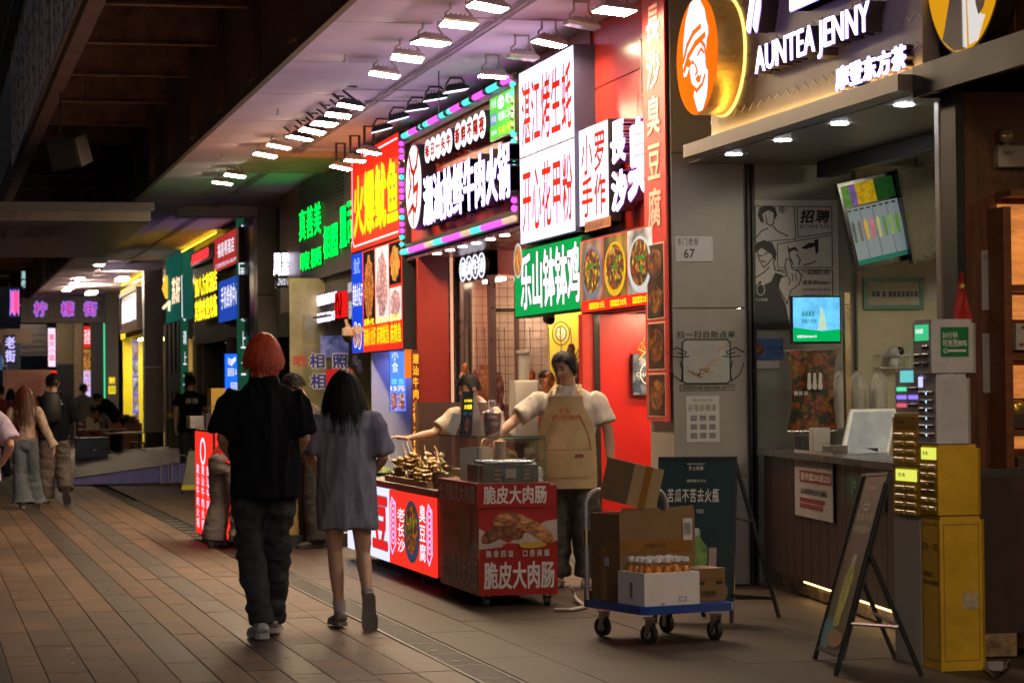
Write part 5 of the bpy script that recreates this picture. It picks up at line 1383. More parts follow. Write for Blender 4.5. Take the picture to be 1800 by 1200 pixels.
for z0,z1 in((0,1.5),(1.5,3.02),(3.02,4.43)):b=B();b.pb(pl,0,z0+.004,x_,z1-.003,-.5,0,.004);b.ob('cladding_panel',GREY_STONE,t)
b=B();b.pb(plX(FX+.02,yx(437),0),0,0,yx(437)-YQ-.5,4.2,-.1,0);b.ob('gloss_wall',BLACK,None,'glossy black wall strip beside the grey pillar','wall')
def vbanner(px0,px1,y0,y1,lab,st,Xb=FX):
 Yb=aX(px0,500,Xb).y
 pp,W,H=rectY(Yb,px0,px1,y0,y1)
 t=thing('vertical_banner_sign',lab,'sign',pp.p(W/2,0,0),'green vertical projecting signs')
 b=B();b.pb(pp,0,0,W,H,-.15,0,.004);b.ob('board',em('deep_green_board',(.03,.19,.10),.28,var=.1),t)
 b=B();b.line(pp,[(.2*W,.62*H),(.5*W,.59*H),(.8*W,.62*H),(.85*W,.92*H),(.5*W,.96*H),(.15*W,.92*H)],.015,.001,.004,True);b.ob('frame_print',WHITE_S,t)
 txt(pp,st[:3],.25*W,.64*H,.75*W,.90*H,WHITE_S,t,vert=True,gap=.1)
 txt(pp,st[3:],.25*W,.06*H,.75*W,.54*H,WHITE_S,t,vert=True,gap=.3)
 return t
vbanner(419,435,384,690,'tall green vertical sign with white characters beside the blue phone repair sign','面上面请上二')
vbanner(319,330,468,700,'farther slim green vertical sign left of the yellow hotel letters','面上面请上二')
# ---------------------------------------------------------------- hotel / phone repair group
YH1,YH2=yx(333),yx(419)
ht=thing('hotel_building_front','dark upper shop front carrying red, blue and yellow signs','shop front',(5.6,(YH1+YH2)/2,0))
b=B();b.pb(plX(FX+.1,YH1,2.42),0,0,YH1-yx(437),2.0,-.2,0);b.ob('upper_wall',mt('dim_grey_wall',(.09,.085,.08),.5,var=.2),ht)
R=rectX(FX-.0,376,419,398,462,'r')
t,p2,W,H=lightbox('red_hotel_sign','red lit hotel sign with four white characters','sign',R,.1,em('red_backlit_dim',(.6,.04,.04),.75))
txt(p2,'福易得酒店',.18*W,.36*H,.86*W,.80*H,WHITE_S,t,c=.008,bold=.03)
txt(p2,'订房热线0755-82199',.08*W,.08*H,.95*W,.22*H,WHITE_S,t,c=.008,bold=.0)
R=rectX(FX-.0,385,420,482,560,'r')
t,p2,W,H=lightbox('blue_repair_sign','blue lit phone repair sign with white characters','sign',R,.1,em('blue_backlit_dim',(.02,.08,.55),.8))
txt(p2,'手机维修中心',.12*W,.30*H,.98*W,.85*H,WHITE_S,t,c=.008,bold=.03,skew=.08)
R=rectX(FX-.02,335,376,425,452,'r')
t,p2,W,H=lightbox('red_scrolling_sign','black display with glowing red scrolling characters','sign',R,.15,BLACK)
txt(p2,'足浴按摩棋牌',.05*W,.15*H,.8*W,.9*H,em('red_led',(1.0,.03,.04),2.2),t,c=.008,bold=.03,skew=.15)
ys=thing('yellow_led_sign','two lines of glowing yellow hotel characters on the dark wall','sign',aX(360,560,FX))
place('如八方家酒店',344,383,480,518,ys,YEL_E,DARK,bold=.045,gap=0)
place('宾馆欢迎光临',344,383,522,562,ys,YEL_E,DARK,bold=.045,gap=0)
pp,W,H=rectY(yx(400)-.1,394,420,620,703)
t=thing('blue_door_lightbox','blue glowing lightbox with a white emblem beside the red haired man','sign',pp.p(W/2,0,0))
b=B();b.pb(pp,0,0,W*1.6,H,-.1,0);b.ob('case',DARK,t)
b=B();b.pb(pp,.02,.02,W*1.6-.02,H-.02,.001,.005);b.ob('face',em('azure_face',(.01,.12,1.0),1.5),t)
b=B()
for k in range(3):b.line(pp,[(.3*W,(.78+.05*k)*H),(.5*W,(.74+.05*k)*H),(.75*W,(.84+.03*k)*H)],.02,.006,.009)
b.ob('wave_emblem',WHITE_S,t)
txt(pp,'回收',.2*W,.50*H,1.2*W,.68*H,WHITE_S,t,c=.006,bold=.02);txt(pp,'回购',.4*W,.2*H,1.4*W,.38*H,WHITE_S,t,c=.006,bold=.02)
b=B();b.pb(plY(FX,yx(345),0),0,0,2.2,2.44,-.1,0);b.ob('door_wall',mt('dim_grey_wall',(.09,.085,.08)),ht)
b=B();b.pb(plY(FX,yx(398),0),0,0,2.2,2.44,-.1,0);b.ob('door_wall',mt('dim_grey_wall',(.09,.085,.08)),ht)
for k in range(3):
 b=B();b.pb(plY(FX,yx(345),0),.1+.3*k,.0,.14+.3*k,2.4,0,.03);b.ob('door_rail',mt('grey_metal',(.2,.18,.16),.4),ht)
# ---------------------------------------------------------------- teal sign shop, pillar, yellow shop
YT1,YT2=yx(290),yx(333)
tl=thing('teal_shop','teal topped shop front with a barred dark gate below','shop front',(5.6,YT1,0))
zt1=aX(320,560,FX).z
b=B();b.pb(plX(FX+.02,YT1,zt1),0,0,YT1-yx(321),1.9,-.2,0);b.ob('teal_board',em('teal_board',(.03,.26,.20),.25,var=.08),tl)
t=thing('gold_letter_sign','cream lit characters with an orange triangle on the teal board','sign',aX(305,540,FX))
place('苏好',303,318,486,535,t,em('cream_led',(1,.78,.5),1.4),DARK,bold=.04)
q=aX(297,505,FX);p_=plX(FX-.02,q.y,q.z)
b=B();b.poly(p_,[(-.9,0),(-.1,.26),(-.1,-.24)],0,.05);b.ob('triangle',em('orange_led',(1,.42,.03)),t)
b=B();b.line(p_,[(-.9,-.42),(.5,-.34),(.4,-.5)],.05,0,.04);b.ob('stroke',em('cream_led',(1,.78,.5)),t)
for k in range(5):
 x_=aX(288+k*7.5,600,FX);b=B();b.box((FX+.05,x_.y,0),(FX+.12,x_.y+.5,zt1));b.ob('gate_bar',mt('grey_brown_metal',(.16,.13,.10),.5),tl)
b=B();b.box((FX+.6,YT2,0),(FX+.7,YT1,zt1));b.ob('gate_backing',BLACK,tl)
b=B();b.box((FX+.04,YT2,1.5),(FX+.05,YT1,1.9));b.ob('teal_band',mt('dark_teal',(.02,.09,.07),.5),tl)
YM=yx(262)
t=thing('far_pillar','grey pillar with a dark base beside the barred gate','pillar',(5.4,YM,0))
pl=plY(FX-.12,YM,0);x_=aY(288,600,YM).x-FX+.12
for z0,z1 in((.55,2.1),(2.1,3.6),(3.6,4.43)):b=B();b.pb(pl,0,z0+.004,x_,z1-.003,-.5,0,.004);b.ob('cladding_panel',GREY_STONE,t)
b=B();b.pb(pl,0.02,0,x_-.02,.55,-.45,-.02);b.ob('dark_base',DARK,t)
YY1,YY2=yx(208),yx(256)
yl=thing('yellow_shop','bright yellow shop front with a dark wooden name board','shop front',(5.6,YY1,0))
YELM=mt('lemon_wall',(.62,.52,.01),.5,var=.05)
zo=aX(250,585,FX).z
b=B();b.pb(plX(FX+.05,YY1,zo),0,0,YY1-YY2-.2,4.3-zo,-.2,0);b.ob('yellow_fascia',YELM,yl)
YYI=yx(212)
b=B();b.pb(plY(FX+.05,YYI,0),0,0,.8,zo,-.1,0);b.ob('yellow_wall',YELM,yl)
b=B();b.pb(plY(FX+.85,YYI,0),0,0,2.2,zo,-.1,0);b.ob('inner_wall',mt('brown_inner',(.3,.2,.1),.5),yl)
R=rectX(FX-.05,214,244,502,577,'r')
t,p2,W,H=lightbox('wooden_name_board','dark wooden name board with white lit characters on the yellow front','sign',R,.15,mt('dark_maroon_wood',(.06,.02,.02),.4))
b=B();b.fr(p2,0,0,W,H,.1,.006,.06);b.ob('carved_frame',mt('carved_wood',(.05,.03,.025),.5),t)
txt(p2,'麦记糖水铺',.08*W,.22*H,.94*W,.80*H,WHITE_S,t,c=.01,ext=.03,bold=.04)
for i,(x0,x1,y0,y1)in enumerate(((234,243,598,755),(258,265,595,757))):
 Yp=yx(x0)-.6
 pp,W,H=rectY(Yp,x0,x1,y0,y1)
 t=thing('menu_light_strip',['narrow lit menu strip at the yellow shop doorway','narrow lit picture strip on the grey pillar edge'][i],'menu sign',pp.p(W/2,0,0))
 b=B();b.pb(pp,0,0,W,H,-.1,0);b.ob('case',em('violet_case',(.25,.15,.7),.8),t)
 for k in range(5):
  b=B();b.pb(pp,.01,(.02+k*.195)*H,W-.01,(.19+k*.195)*H,.001,.005);b.ob('picture',food('mixed_menu',[(.7,.7,.7),(.3,.2,.1),(.7,.75,.8),(.1,.1,.1)],6,.9),t)
b=B();b.box((FX+.4,yx(228),2.9),(FX+1.2,yx(216),2.95));b.ob('tube_lamp',em('yellow_tube',(1,.85,.35),24),yl)
for i,(y0,y1)in enumerate(((662,675),(678,692))):
 pp,W,H=rectY(yx(191),191,203,y0,y1);t=thing('massage_notice',['upper orange notice','lower yellow notice'][i]+' stacked beside the yellow shop','notice',pp.p(W/2,0,0))
 b=B();b.pb(pp,0,0,W,H,-.05,0);b.ob('face',em('notice_yellow' if i else 'notice_amber',(.9,.75,.02)if i else(.4,.25,.03),.9),t)
 txt(pp,'耳享' if i else '理疗',.08*W,.1*H,.92*W,.9*H,mt('brown_print2',(.25,.05,.01),.5)if i else YEL_E,t,c=.004)
# ---------------------------------------------------------------- cross gate with the street name
ZG=75.0
pp,W,H=rectY(ZG,40,187,521,567)
t=thing('street_name_gate','dark beam across the arcade with pink neon characters ning meng jie','gate sign',pp.p(W/2,0,0))
b=B();b.pb(pp,0,0,W,H,-.6,0);b.ob('beam',mt('grey_violet_beam',(.13,.12,.14),.5),t)
b=B();b.fr(pp,-.05,-.0,W,H,.12,0,.05);b.ob('beam_frame',mt('beam_trim',(.16,.14,.14),.5),t)
b=B()
for i in range(17):
 for j in range(5):b.ell(pp,.2+i*(W-.4)/16,.2+j*(H-.36)/4,.05,.05,0,.03,8)
b.ob('stud',mt('beam_stud',(.07,.06,.07),.4),t,kind='stuff')
for i,ch in enumerate('柠檬街'):
 xa=aY((57,105,145)[i],550,ZG).x-pp.o.x;hb=.10*H
 txt(pp,ch,xa+.03,.22*H,xa+.42,.80*H,em('violet_neon_edge',(.30,.22,1.0),1.1),t,c=.05,ext=.02,bold=.09,gap=0)
 txt(pp,ch,xa+.03,.22*H,xa+.42,.80*H,em('pink_neon',(.75,.02,.28),.7),t,c=.085,ext=.01,bold=.02,gap=0)
far_specs=[
 (146,160,572,612,REDP,'酒楼','far red lit sign with white characters beyond the gate'),
 (145,160,612,660,PHOTO5,'','far lit noodle picture beyond the gate'),
 (146,160,650,698,em('pale_lilac_face',(.6,.55,.95),1.1),'今日特价','far pale lilac menu panel beyond the gate'),
 (84,98,576,645,em('pink_white_face',(.9,.6,.85),1.3),'重庆小面','far white and pink lit vertical sign beyond the gate'),
 (86,101,650,700,REDP,'小吃','far red lit panel low beyond the gate'),
]
for i,(x0,x1,y0,y1,m,st,lb)in enumerate(far_specs):
 pp,W,H=rectY(78+(14 if x0<100 else 0),x0,x1,y0,y1);t=thing('far_lit_sign',lb,'sign',pp.p(W/2,0,0))
 b=B();b.pb(pp,0,0,W,H,-.2,0);b.ob('case',DARK,t)
 b=B();b.pb(pp,.02,.02,W-.02,H-.02,.001,.006);b.ob('face',m,t)
 if st:txt(pp,st,.1*W,.15*H,.9*W,.85*H,WHITE_S if m is REDP else REDL,t,c=.008,vert=len(st)>2,bold=.02)
pp,W,H=rectY(79,183,187,568,700)
t=thing('green_neon_strip','thin vertical green neon strip at the far gate','sign',pp.p(0,0,0));b=B();b.pb(pp,0,0,W,H,-.05,0);b.ob('tube',em('green_neon',(.05,.7,.3),1.3),t)
for i,(x0,x1,y0,y1,c,lb)in enumerate(((160,183,568,720,(.16,.15,.15),'dark grey far wall right of the lilac panel'),(130,146,568,720,(.50,.33,.2),'peach lit far wall strip'),(100,130,568,640,(.25,.18,.10),'brown far shop wall with a dark board'),(187,207,470,760,(.10,.10,.11),'dark far wall between gate and yellow shop'),(36,82,570,625,(.11,.09,.08),'lattice brown far panel under the gate'),(101,130,640,720,(.03,.03,.035),'dark far doorway'),(-10,36,590,650,(.03,.035,.06),'dark blue far wall at the left edge'))):
 Y_=84 if i not in(3,)else 74
 pp,W,H=rectY(Y_,x0,x1,y0,y1);m=mt('far_wall_%s'%['grey','peach','brown','dark','lattice','black','navy'][i],c,.6,var=.15)
 b=B();z0=pp.o.z if i in(2,4,6)else 0;b.pb(plY(pp.o.x,Y_,0),0,z0,W,pp.o.z+H,-.3,0);b.ob('far_wall',m,None,lb,'wall')
 if i==4:
  t_=None
  b=B()
  for a_ in range(8):
   for c_ in range(5):b.ell(pp,(.1+.115*a_)*W,(.12+.19*c_)*H,.05,.05,0,.03,8)
  b.ob('wall_studs',mt('beam_stud',(.07,.06,.07)),None,'rows of small round studs on the brown far panel','studs',kind='stuff')
pp,W,H=rectY(62,10,90,650,780)
t=thing('pink_hoarding','peach pink hoarding wall with faint red lines behind the walking couple','hoarding',pp.p(W/2,0,0))
b=B();b.pb(plY(pp.o.x,62,0),0,0,W,pp.o.z+H,-.1,0);b.ob('panel',mt('peach_board',(.62,.30,.22),.5,var=.15,scale=3),t)
b=B()
for k in range(10):b.pb(pp,W*.25,H*(.15+k*.085),W*random.uniform(.6,.95),H*(.155+k*.085),0,.004)
b.ob('faint_print',mt('salmon_print',(.6,.18,.14),.5),t)
txt(pp,'招租',.5*W,.7*H,.8*W,.88*H,mt('salmon_print',(.6,.18,.14)),t,c=.004)
b=B();b.box((FX-.03,yx(383),4.38),(FX-.02,yx(322),4.39));b.ob('added_yellow_strip',em('added_yellow_glow',(1,.62,.02),12),ht)  # strips added here and below to turn the ceiling yellow
b=B();b.box((FX-.03,yx(250),4.38),(FX-.02,yx(215),4.39));b.ob('added_yellow_strip',em('added_yellow_glow',(1,.7,.05)),yl)
for i,(x,y)in enumerate(((4.6,60),(4.4,68),(3.4,82),(4.6,90))):
 b=B();b.box((x,y,4.2),(x+.25,y+1.2,4.25));b.ob('added_far_lamp',em('added_far_lamp_lit',(1,.82,.62),40),None,'far ceiling lamp %s of four from the near end'%('first','second','third','fourth')[i],'lamp','far ceiling lamps')  # added to brighten the far walls
for i,(x0,x1,y0,y1,st,mm_,lb)in enumerate(((18,34,505,557,'川川',em('red_led',(1,.03,.04)),'red glowing characters with violet edges at the far left'),(37,45,474,508,'酒吧',em('pale_cyan_led',(.5,.8,.8),.9),'small pale glowing vertical sign at the far left'),
  (8,28,588,640,'老街',em('lavender_led',(.5,.45,.95),1.3),'dark navy box with lavender characters lao jie'))):
 Y_=66+i;pp,W,H=rectY(Y_,x0,x1,y0,y1);t=thing('far_left_sign',lb,'sign',pp.p(W/2,0,0))
 b=B();b.pb(pp,0,0,W,H,-.2,-.01);b.ob('case',mt('navy_case',(.01,.01,.04),.4),t)
 if i==0:txt(pp,st,-.02,0,W,H,em('violet_neon_edge',(.35,.25,1)),t,c=.002,bold=.09,ext=.02)
 txt(pp,st,.05*W,.05*H,.95*W,.95*H,mm_,t,c=.03,bold=.04,vert=(i>0))
pp,W,H=rectY(70,-6,13,625,650);t=thing('blue_road_sign','small blue road sign at the left edge of the view','road sign',pp.p(W/2,0,0));b=B();b.pb(pp,0,0,W,H,-.03,0);b.ob('plate',mt('road_blue',(.04,.14,.5),.4),t);txt(pp,'行',.55*W,.2*H,.85*W,.8*H,WPRINT,t)
b=B();b.box((2.2,70,.0),(2.3,70.1,3.0));b.box((1.8,70,2.9),(3.0,70.2,3.3));b.ob('eave_post',mt('brown_far_post',(.08,.05,.04),.6),None,'brown post with small eave at the far left','post')
# ================================================================== OBJECTS ON THE GROUND
CARD=mt('cardboard',(.22,.125,.055),.75,var=.10,scale=4,bump=.06,bscale=30)
CARD2=mt('cardboard_light',(.34,.22,.12),.75,var=.08,scale=4)
TAPE=mt('brown_tape',(.26,.12,.03),.25,var=.05)
RUB=mt('black_rubber',(.018,.018,.018),.6,var=.1)
def caster(p,r=.065,parent=None,yaw=0,w_=.03):
 """p: ground point"""
 p=V(p);ax=V((cos(yaw),sin(yaw),0))
 b=B();b.sm=True;b.cyl(p+V((0,0,r))-ax*w_/2,r,w_,20,ax=ax);wo=b.ob('wheel',RUB,parent)
 b=B();b.sm=True;b.cyl(p+V((0,0,r))-ax*(w_/2+.002),r*.45,w_+.004,14,ax=ax);b.ob('hub',mt('grey_hub',(.35,.35,.36),.4),wo)
 d_=ax.cross(V((0,0,1)))
 b=B()
 for s in(-1,1):
  o_=p+ax*s*(w_/2+.006);pl=Pl(o_,d_)
  b.poly(pl,[(-.012,r-.015),(.012,r-.015),(.04,r*2+.035),(-.01,r*2+.035)],-.0015,.0015)
 b.box((p.x-.03,p.y-.03,2*r+.032),(p.x+.03,p.y+.03,2*r+.038));b.ob('fork',CHROME,parent)
# ---- hand trolley
zt=.215
N_,L_,R_=aZ(1130,1067,zt),aZ(1021,1041,zt),aZ(1295,1054,zt)
e1=(L_-N_);e2=(R_-N_)
e1.z=e2.z=0
l1,l2=e1.length,e2.length
u2=e2.normalized();u1=V((-u2.y,u2.x,0))
if u1.dot(e1)<0:u1=-u1
ang=u1.angle(e1.normalized())
bis=(e1.normalized()+u1).normalized();u1=bis;u2n=V((u1.y,-u1.x,0));u2=u2n if u2n.dot(u2)>0 else-u2n
N3=V((N_.x,N_.y,zt))
for _ in range(6):
 l1*=(px_of(N3)-1022)/(px_of(N3)-px_of(N3+u1*l1));l2*=(1294-px_of(N3))/(px_of(N3+u2*l2)-px_of(N3))
TP=Pl((N_.x,N_.y,0),u2,u1)
if TP.n.z<0:TP.n=-TP.n
tr=thing('platform_trolley','blue platform trolley with a grey tube handle loaded with boxes','trolley',TP.p(l2/2,l1/2,0))
b=B();b.poly(TP,[(.03,0),(l2-.03,0),(l2,.03),(l2,l1-.03),(l2-.03,l1),(.03,l1),(0,l1-.03),(0,.03)],zt-.045,zt);b.ob('deck',mt('trolley_blue',(.01,.06,.34),.35,var=.1,bump=.03),tr)
TZ=Pl((N_.x,N_.y,0),u2,(0,0,1))
for(a,c)in((.09,.09),(l2-.09,.09),(.09,l1-.09),(l2-.09,l1-.09)):
 q=TP.p(a,c,0);caster((q.x,q.y,0),.055,tr,yaw=atan2(u2.y,u2.x)+(.3 if a<.3 else.1))
hz=aY(1070,845,TP.p(0,l1,0).y).z
P_=lambda a,c,z:TP.p(a,c,z)
b=B();b.sm=True
hw0,hw1=.03,l2-.03
hz=.84
pts=[P_(hw0,l1-.02,zt)]
pts+=[P_(hw0,l1-.01,hz-.10)]
for k in range(1,6):
 t_=k/5*pi/2;pts.append(P_(hw0+.1*(1-cos(t_)),l1+0,hz-.10+.1*sin(t_)))
for k in range(0,6):
 t_=k/5*pi/2;pts.append(P_(hw1-.1+.1*sin(t_),l1,hz-.1+.1*cos(t_)))
pts.append(P_(hw1,l1-.02,zt))
b.tube(pts,.0155,10);b.ob('handle',mt('grey_tube_paint',(.33,.30,.36),.3,metal=.3),tr)
b=B();b.sm=True;b.cyl(P_(hw0,l1-.02,zt),.024,.05,12);b.cyl(P_(hw1,l1-.02,zt),.024,.05,12);b.cyl(P_(hw0,l1-.015,.52),.022,.10,12);b.ob('collar',CHROME,tr)
def obox(pl,a0,c0,a1,c1,z0,z1):
 b=B();b.poly(pl,[(a0,c0),(a1,c0),(a1,c1),(a0,c1)],z0,z1);return b
bx=thing('big_open_carton','big open brown carton with white label at the back of the trolley','carton',TP.p(.3,l1-.25,zt))
c0_,c1_=l1*.48,l1-.03;a0_,a1_=.05,l2-.06;th=.006
hc=.50
for(p0,p1,nm)in(((a0_,c0_),(a1_,c0_+th),'side'),((a0_,c1_-th),(a1_,c1_),'side'),((a0_,c0_+th),(a0_+th,c1_-th),'side'),((a1_-th,c0_+th),(a1_,c1_-th),'side')):
 obox(TP,p0[0],p0[1],p1[0],p1[1],zt+.002,zt+hc).ob(nm,CARD,bx)
obox(TP,a0_+th,c0_+th,a1_-th,c1_-th,zt+.003,zt+.01).ob('bottom',CARD,bx)
FR_=Pl(TP.p(a0_,c0_,zt),u2)
if FR_.n.dot(V((0,-1,0)))<0:FR_.n=-FR_.n
wbx=a1_-a0_
b=B();b.poly(FR_,[(.0,hc),(wbx*.55,hc),(wbx*.55-.01,hc+.03),(.02,hc+.035)],-.006,0);b.ob('flap',CARD,bx)
b=B();b.poly(FR_,[(wbx*.60,hc),(wbx,hc),(wbx-.01,hc+.04),(wbx*.61,hc+.03)],-.006,0);b.ob('flap',CARD,bx)
b=B();b.pb(FR_,.0,hc*.56,wbx*.95,hc*.70,.001,.0025);b.ob('tape',TAPE,bx)
b=B();b.pb(FR_,wbx*.84,hc*.68,wbx*.96,hc*.93,.0026,.004);lb_=b.ob('label',PAPER,bx)
b=B()
for k in range(5):b.pb(FR_,wbx*(.855+.018*k),hc*.74,wbx*(.862+.018*k),hc*.88,.004,.005)
b.ob('print',BPRINT,lb_)
txt(FR_,'口味虾王专用',wbx*.32,hc*.60,wbx*.62,hc*.66,BPRINT,bx,c=.003,bold=.02,gap=.0)
SL_=Pl(TP.p(a0_,c1_,zt),-u1)
if SL_.n.dot(V((-1,0,0)))<0:SL_.n=-SL_.n
b=B();b.pb(SL_,.12,0,.19,hc*.62,.001,.0025);b.ob('tape',TAPE,bx)
b=B();b.pb(SL_,.17,hc*.40,.22,hc*.50,.003,.0045);b.ob('label',mt('lilac_label',(.5,.5,.65),.5),bx)
tb=thing('tilted_carton','closed tan carton tilted in the mouth of the big open carton','carton',TP.p(.18,l1-.3,zt+hc))
q=aY(1110,850,TP.p(.2,l1*.65,0).y)
b=B();b.box((-.105,-.14,-.12),(.105,.14,.12));M_=Matrix.Rotation(.35,3,'Z')@Matrix.Rotation(.20,3,'Y')@Matrix.Rotation(.12,3,'X')
b.rot(0,M_,(0,0,0))
for v in b.v:v+=q
b.ob('carton_body',CARD2,tb)
b=B();b.box((-.025,-.141,-.1215),(.025,.141,.1215));b.rot(0,M_,(0,0,0))
for v in b.v:v+=q
b.ob('tape',TAPE,tb)
fbx=thing('foam_box','white chipped foam box at the front of the trolley full of orange drinks','foam box',TP.p(.2,.2,zt))
fa0,fa1,fc0,fc1=.02,l2*.62,.015,l1*.44
fh=.185;ft=.022
FO=mt('white_foam',(.80,.77,.78),.85,var=.06,scale=8,bump=.25,bscale=150)
hq=[aZ(1092,990,0)]
for(p0,p1)in(((fa0,fc0),(fa1,fc0+ft)),((fa0,fc1-ft),(fa1,fc1)),((fa0,fc0+ft),(fa0+ft,fc1-ft)),((fa1-ft,fc0+ft),(fa1,fc1-ft))):
 obox(TP,p0[0],p0[1],p1[0],p1[1],zt+.002,zt+fh).ob('side',FO,fbx)
obox(TP,fa0+ft,fc0+ft,fa1-ft,fc1-ft,zt+.003,zt+.02).ob('bottom',FO,fbx)
FF=Pl(TP.p(fa0,fc0,zt),u2)
if FF.n.dot(V((0,-1,0)))<0:FF.n=-FF.n
b=B();b.fr(FF,(fa1-fa0)*.62,.02,(fa1-fa0)*.76,.05,.006,.0005,.003);b.pb(FF,(fa1-fa0)*.3,.0,(fa1-fa0)*.36,.02,.0005,.002);b.ob('moulded_notch',mt('foam_shade',(.45,.42,.43),.8),fbx)
FL=Pl(TP.p(fa0,fc1,zt),-u1)
if FL.n.dot(V((-1,0,0)))<0:FL.n=-FL.n
b=B();b.pb(FL,.14,.04,.17,.13,.0005,.002);b.ob('side_print',mt('grey_print',(.25,.25,.27)),fbx)
JUICE=mt('orange_juice',(.80,.30,.03),.15,var=.08)
CAP=mt('white_cap',(.70,.68,.66),.35)
BOT=glassm('bottle_plastic',(.97,.93,.88),.05,.10)
first=None
nb_=0
for i in range(5):
 for j in range(4):
  a=fa0+.055+i*(fa1-fa0-.11)/4;c=fc0+.055+j*(fc1-fc0-.11)/3
  q=TP.p(a,c,zt+.052)
  if first is None:
   first=thing('juice_bottle','orange juice bottle with white cap in the foam box','bottle',q,'orange juice bottles in the foam box')
   b=B();b.sm=True;b.lathe(q,[(.026,0),(.028,.01),(.028,.12),(.024,.14),(.013,.165)],14);b.ob('juice',JUICE,first)
   b=B();b.sm=True;b.lathe(q,[(.028,0),(.0305,.01),(.0305,.13),(.026,.155),(.016,.182),(.0155,.19)],14);b.ob('bottle_body',BOT,first)
   b=B();b.sm=True;b.lathe(q+V((0,0,.188)),[(.019,0),(.019,.022),(.017,.025)],16);b.ob('cap',CAP,first)
   q0=q
  else:dup(first,q-q0)
  nb_+=1
sb_=thing('small_carton','small brown carton with a barcode beside the foam box on the trolley','carton',TP.p(l2*.8,.2,zt))
obox(TP,l2*.66,.10,l2-.01,l1*.46,zt+.002,zt+.19).ob('carton_body',CARD,sb_)
F3=Pl(TP.p(l2*.66,.10,zt),u2)
if F3.n.dot(V((0,-1,0)))<0:F3.n=-F3.n
w3=l2*.34-.01
b=B();b.pb(F3,0,.13,w3,.14,.0005,.002);b.ob('tape',TAPE,sb_)
b=B()
for k in range(12):b.pb(F3,.04+k*.0085,.03,.04+k*.0085+random.choice((.003,.005)),.065,.0005,.002)
b.pb(F3,.02,.10,.06,.115,.0005,.002);b.pb(F3,w3-.06,.10,w3-.02,.118,.0005,.002);b.ob('print',BPRINT,sb_)
# ---- sausage cart
SCX=3.6
sc0=aZ(843,1067);sc1=aX(775,1045,sc0.x)
CYN=sc0.y;CYF=CYN+1.27;CX0=sc0.x;CX1=CX0+.535
CRED=mt('cart_red_vinyl',(.33,.012,.012),.35,var=.08,scale=3)
CW_=mt('cart_white_letter',(.66,.62,.60),.45)
ct=thing('sausage_cart','red sausage cart with white Chinese characters and a glass case on top','cart',((CX0+CX1)/2,(CYN+CYF)/2,0))
b=B();b.box((CX0,CYN,.075),(CX1,CYF,.80));b.ob('cart_body',CRED,ct)
b=B();b.box((CX0-.012,CYN-.012,.655),(CX1-.05,CYF,.815));b.ob('upper_band',CRED,ct)
fp=plY(CX0,CYN,0);fw=CX1-CX0
sp_=plX(CX0,CYF,0);sw=CYF-CYN
fp2=plY(CX0,CYN-.012,0);sp2=plX(CX0-.012,CYF,0)
txt(fp2,'脆皮大肉肠',.03,.675,fw-.07,.80,CW_,ct,c=.001,bold=.04,gap=0)
txt(sp2,'长沙脆皮大肉肠',.03,.675,sw-.05,.80,CW_,ct,c=.001,bold=.04,gap=0)
txt(fp,'脆皮大肉肠',.03,.11,fw-.02,.30,CW_,ct,c=.003,bold=.045,gap=0)
txt(sp_,'长沙脆皮大肉肠',.05,.11,sw-.05,.31,CW_,ct,c=.003,bold=.045,gap=0)
txt(fp,'飘香四溢 口感爽爆',.04,.325,fw-.05,.375,CW_,ct,c=.006,bold=.02,gap=.25)
txt(sp_,'味香营',.08,.52,.5,.60,mt('salmon_print_dim',(.5,.2,.15),.5),ct,c=.004,bold=.02)
txt(sp_,'口感爽爆',.12,.42,.58,.48,mt('salmon_print_dim',(.5,.2,.15)),ct,c=.004,bold=.02)
b=B()
for k,x_ in enumerate((.065,.125,.185,.245)):b.ring(fp,x_,.35,.03,.03,.003,.002,.004,16)
for x_ in(.33,.385,.44):b.ring(fp,x_,.35,.03,.03,.003,.002,.004,16)
b.ob('circle_print',mt('brown_ring',(.2,.06,.03),.5),ct)
def sausage(pl,pts,w0,parent,c=.003,m=None):
 n=len(pts);up,dn=[],[]
 for i,(x,y)in enumerate(pts):
  xa,ya_=pts[max(i-1,0)];xb,yb_=pts[min(i+1,n-1)]
  L=math.hypot(xb-xa,yb_-ya_);nx,ny=-(yb_-ya_)/L,(xb-xa)/L
  r=w0*sqrt(max(0.0,1-(abs(2*i/(n-1)-1))**5))if 0<i<n-1 else w0*.25
  up.append((x+nx*r,y+ny*r));dn.append((x-nx*r,y-ny*r))
 b=B()
 base=len(b.v)
 vs=[pl.p(*p,c)for p in up]+[pl.p(*p,c+.001)for p in pts]+[pl.p(*p,c)for p in dn]
 b.add(vs,[(i+n,i+n+1,i+1,i)for i in range(n-1)]+[(i+2*n,i+2*n+1,i+n+1,i+n)for i in range(n-1)])
 return b.ob('sausage_print',m,parent)
SAU=food('roast_sausage',[(.50,.17,.06),(.62,.26,.10),(.35,.09,.03),(.70,.36,.16),(.25,.06,.02)],34,.04,stretch=(.5,.5,1.2))
SAU2=food('roast_sausage_dark',[(.22,.06,.02),(.35,.12,.05),(.12,.03,.015)],30,.02)
b=B();b.poly(fp,[(.0,.38),(fw,.43),(fw,.57),(fw-.08,.56),(.2,.42),(.0,.52)],.0005,.0015);b.ob('pale_backing_print',mt('paper_print',(.48,.38,.34),.5),ct)
def arc_pts(x0,y0,x1,y1,h,n=18,sk=0):return[(x0+(x1-x0)*t,y0+(y1-y0)*t+h*sin(pi*t**(1+sk)))for t in[i/(n-1)for i in range(n)]]
sausage(fp,arc_pts(.02,.43,.30,.46,.05),.045,ct,.002,SAU2)
sausage(fp,arc_pts(.10,.55,.51,.42,.07,sk=-.2),.046,ct,.004,SAU)
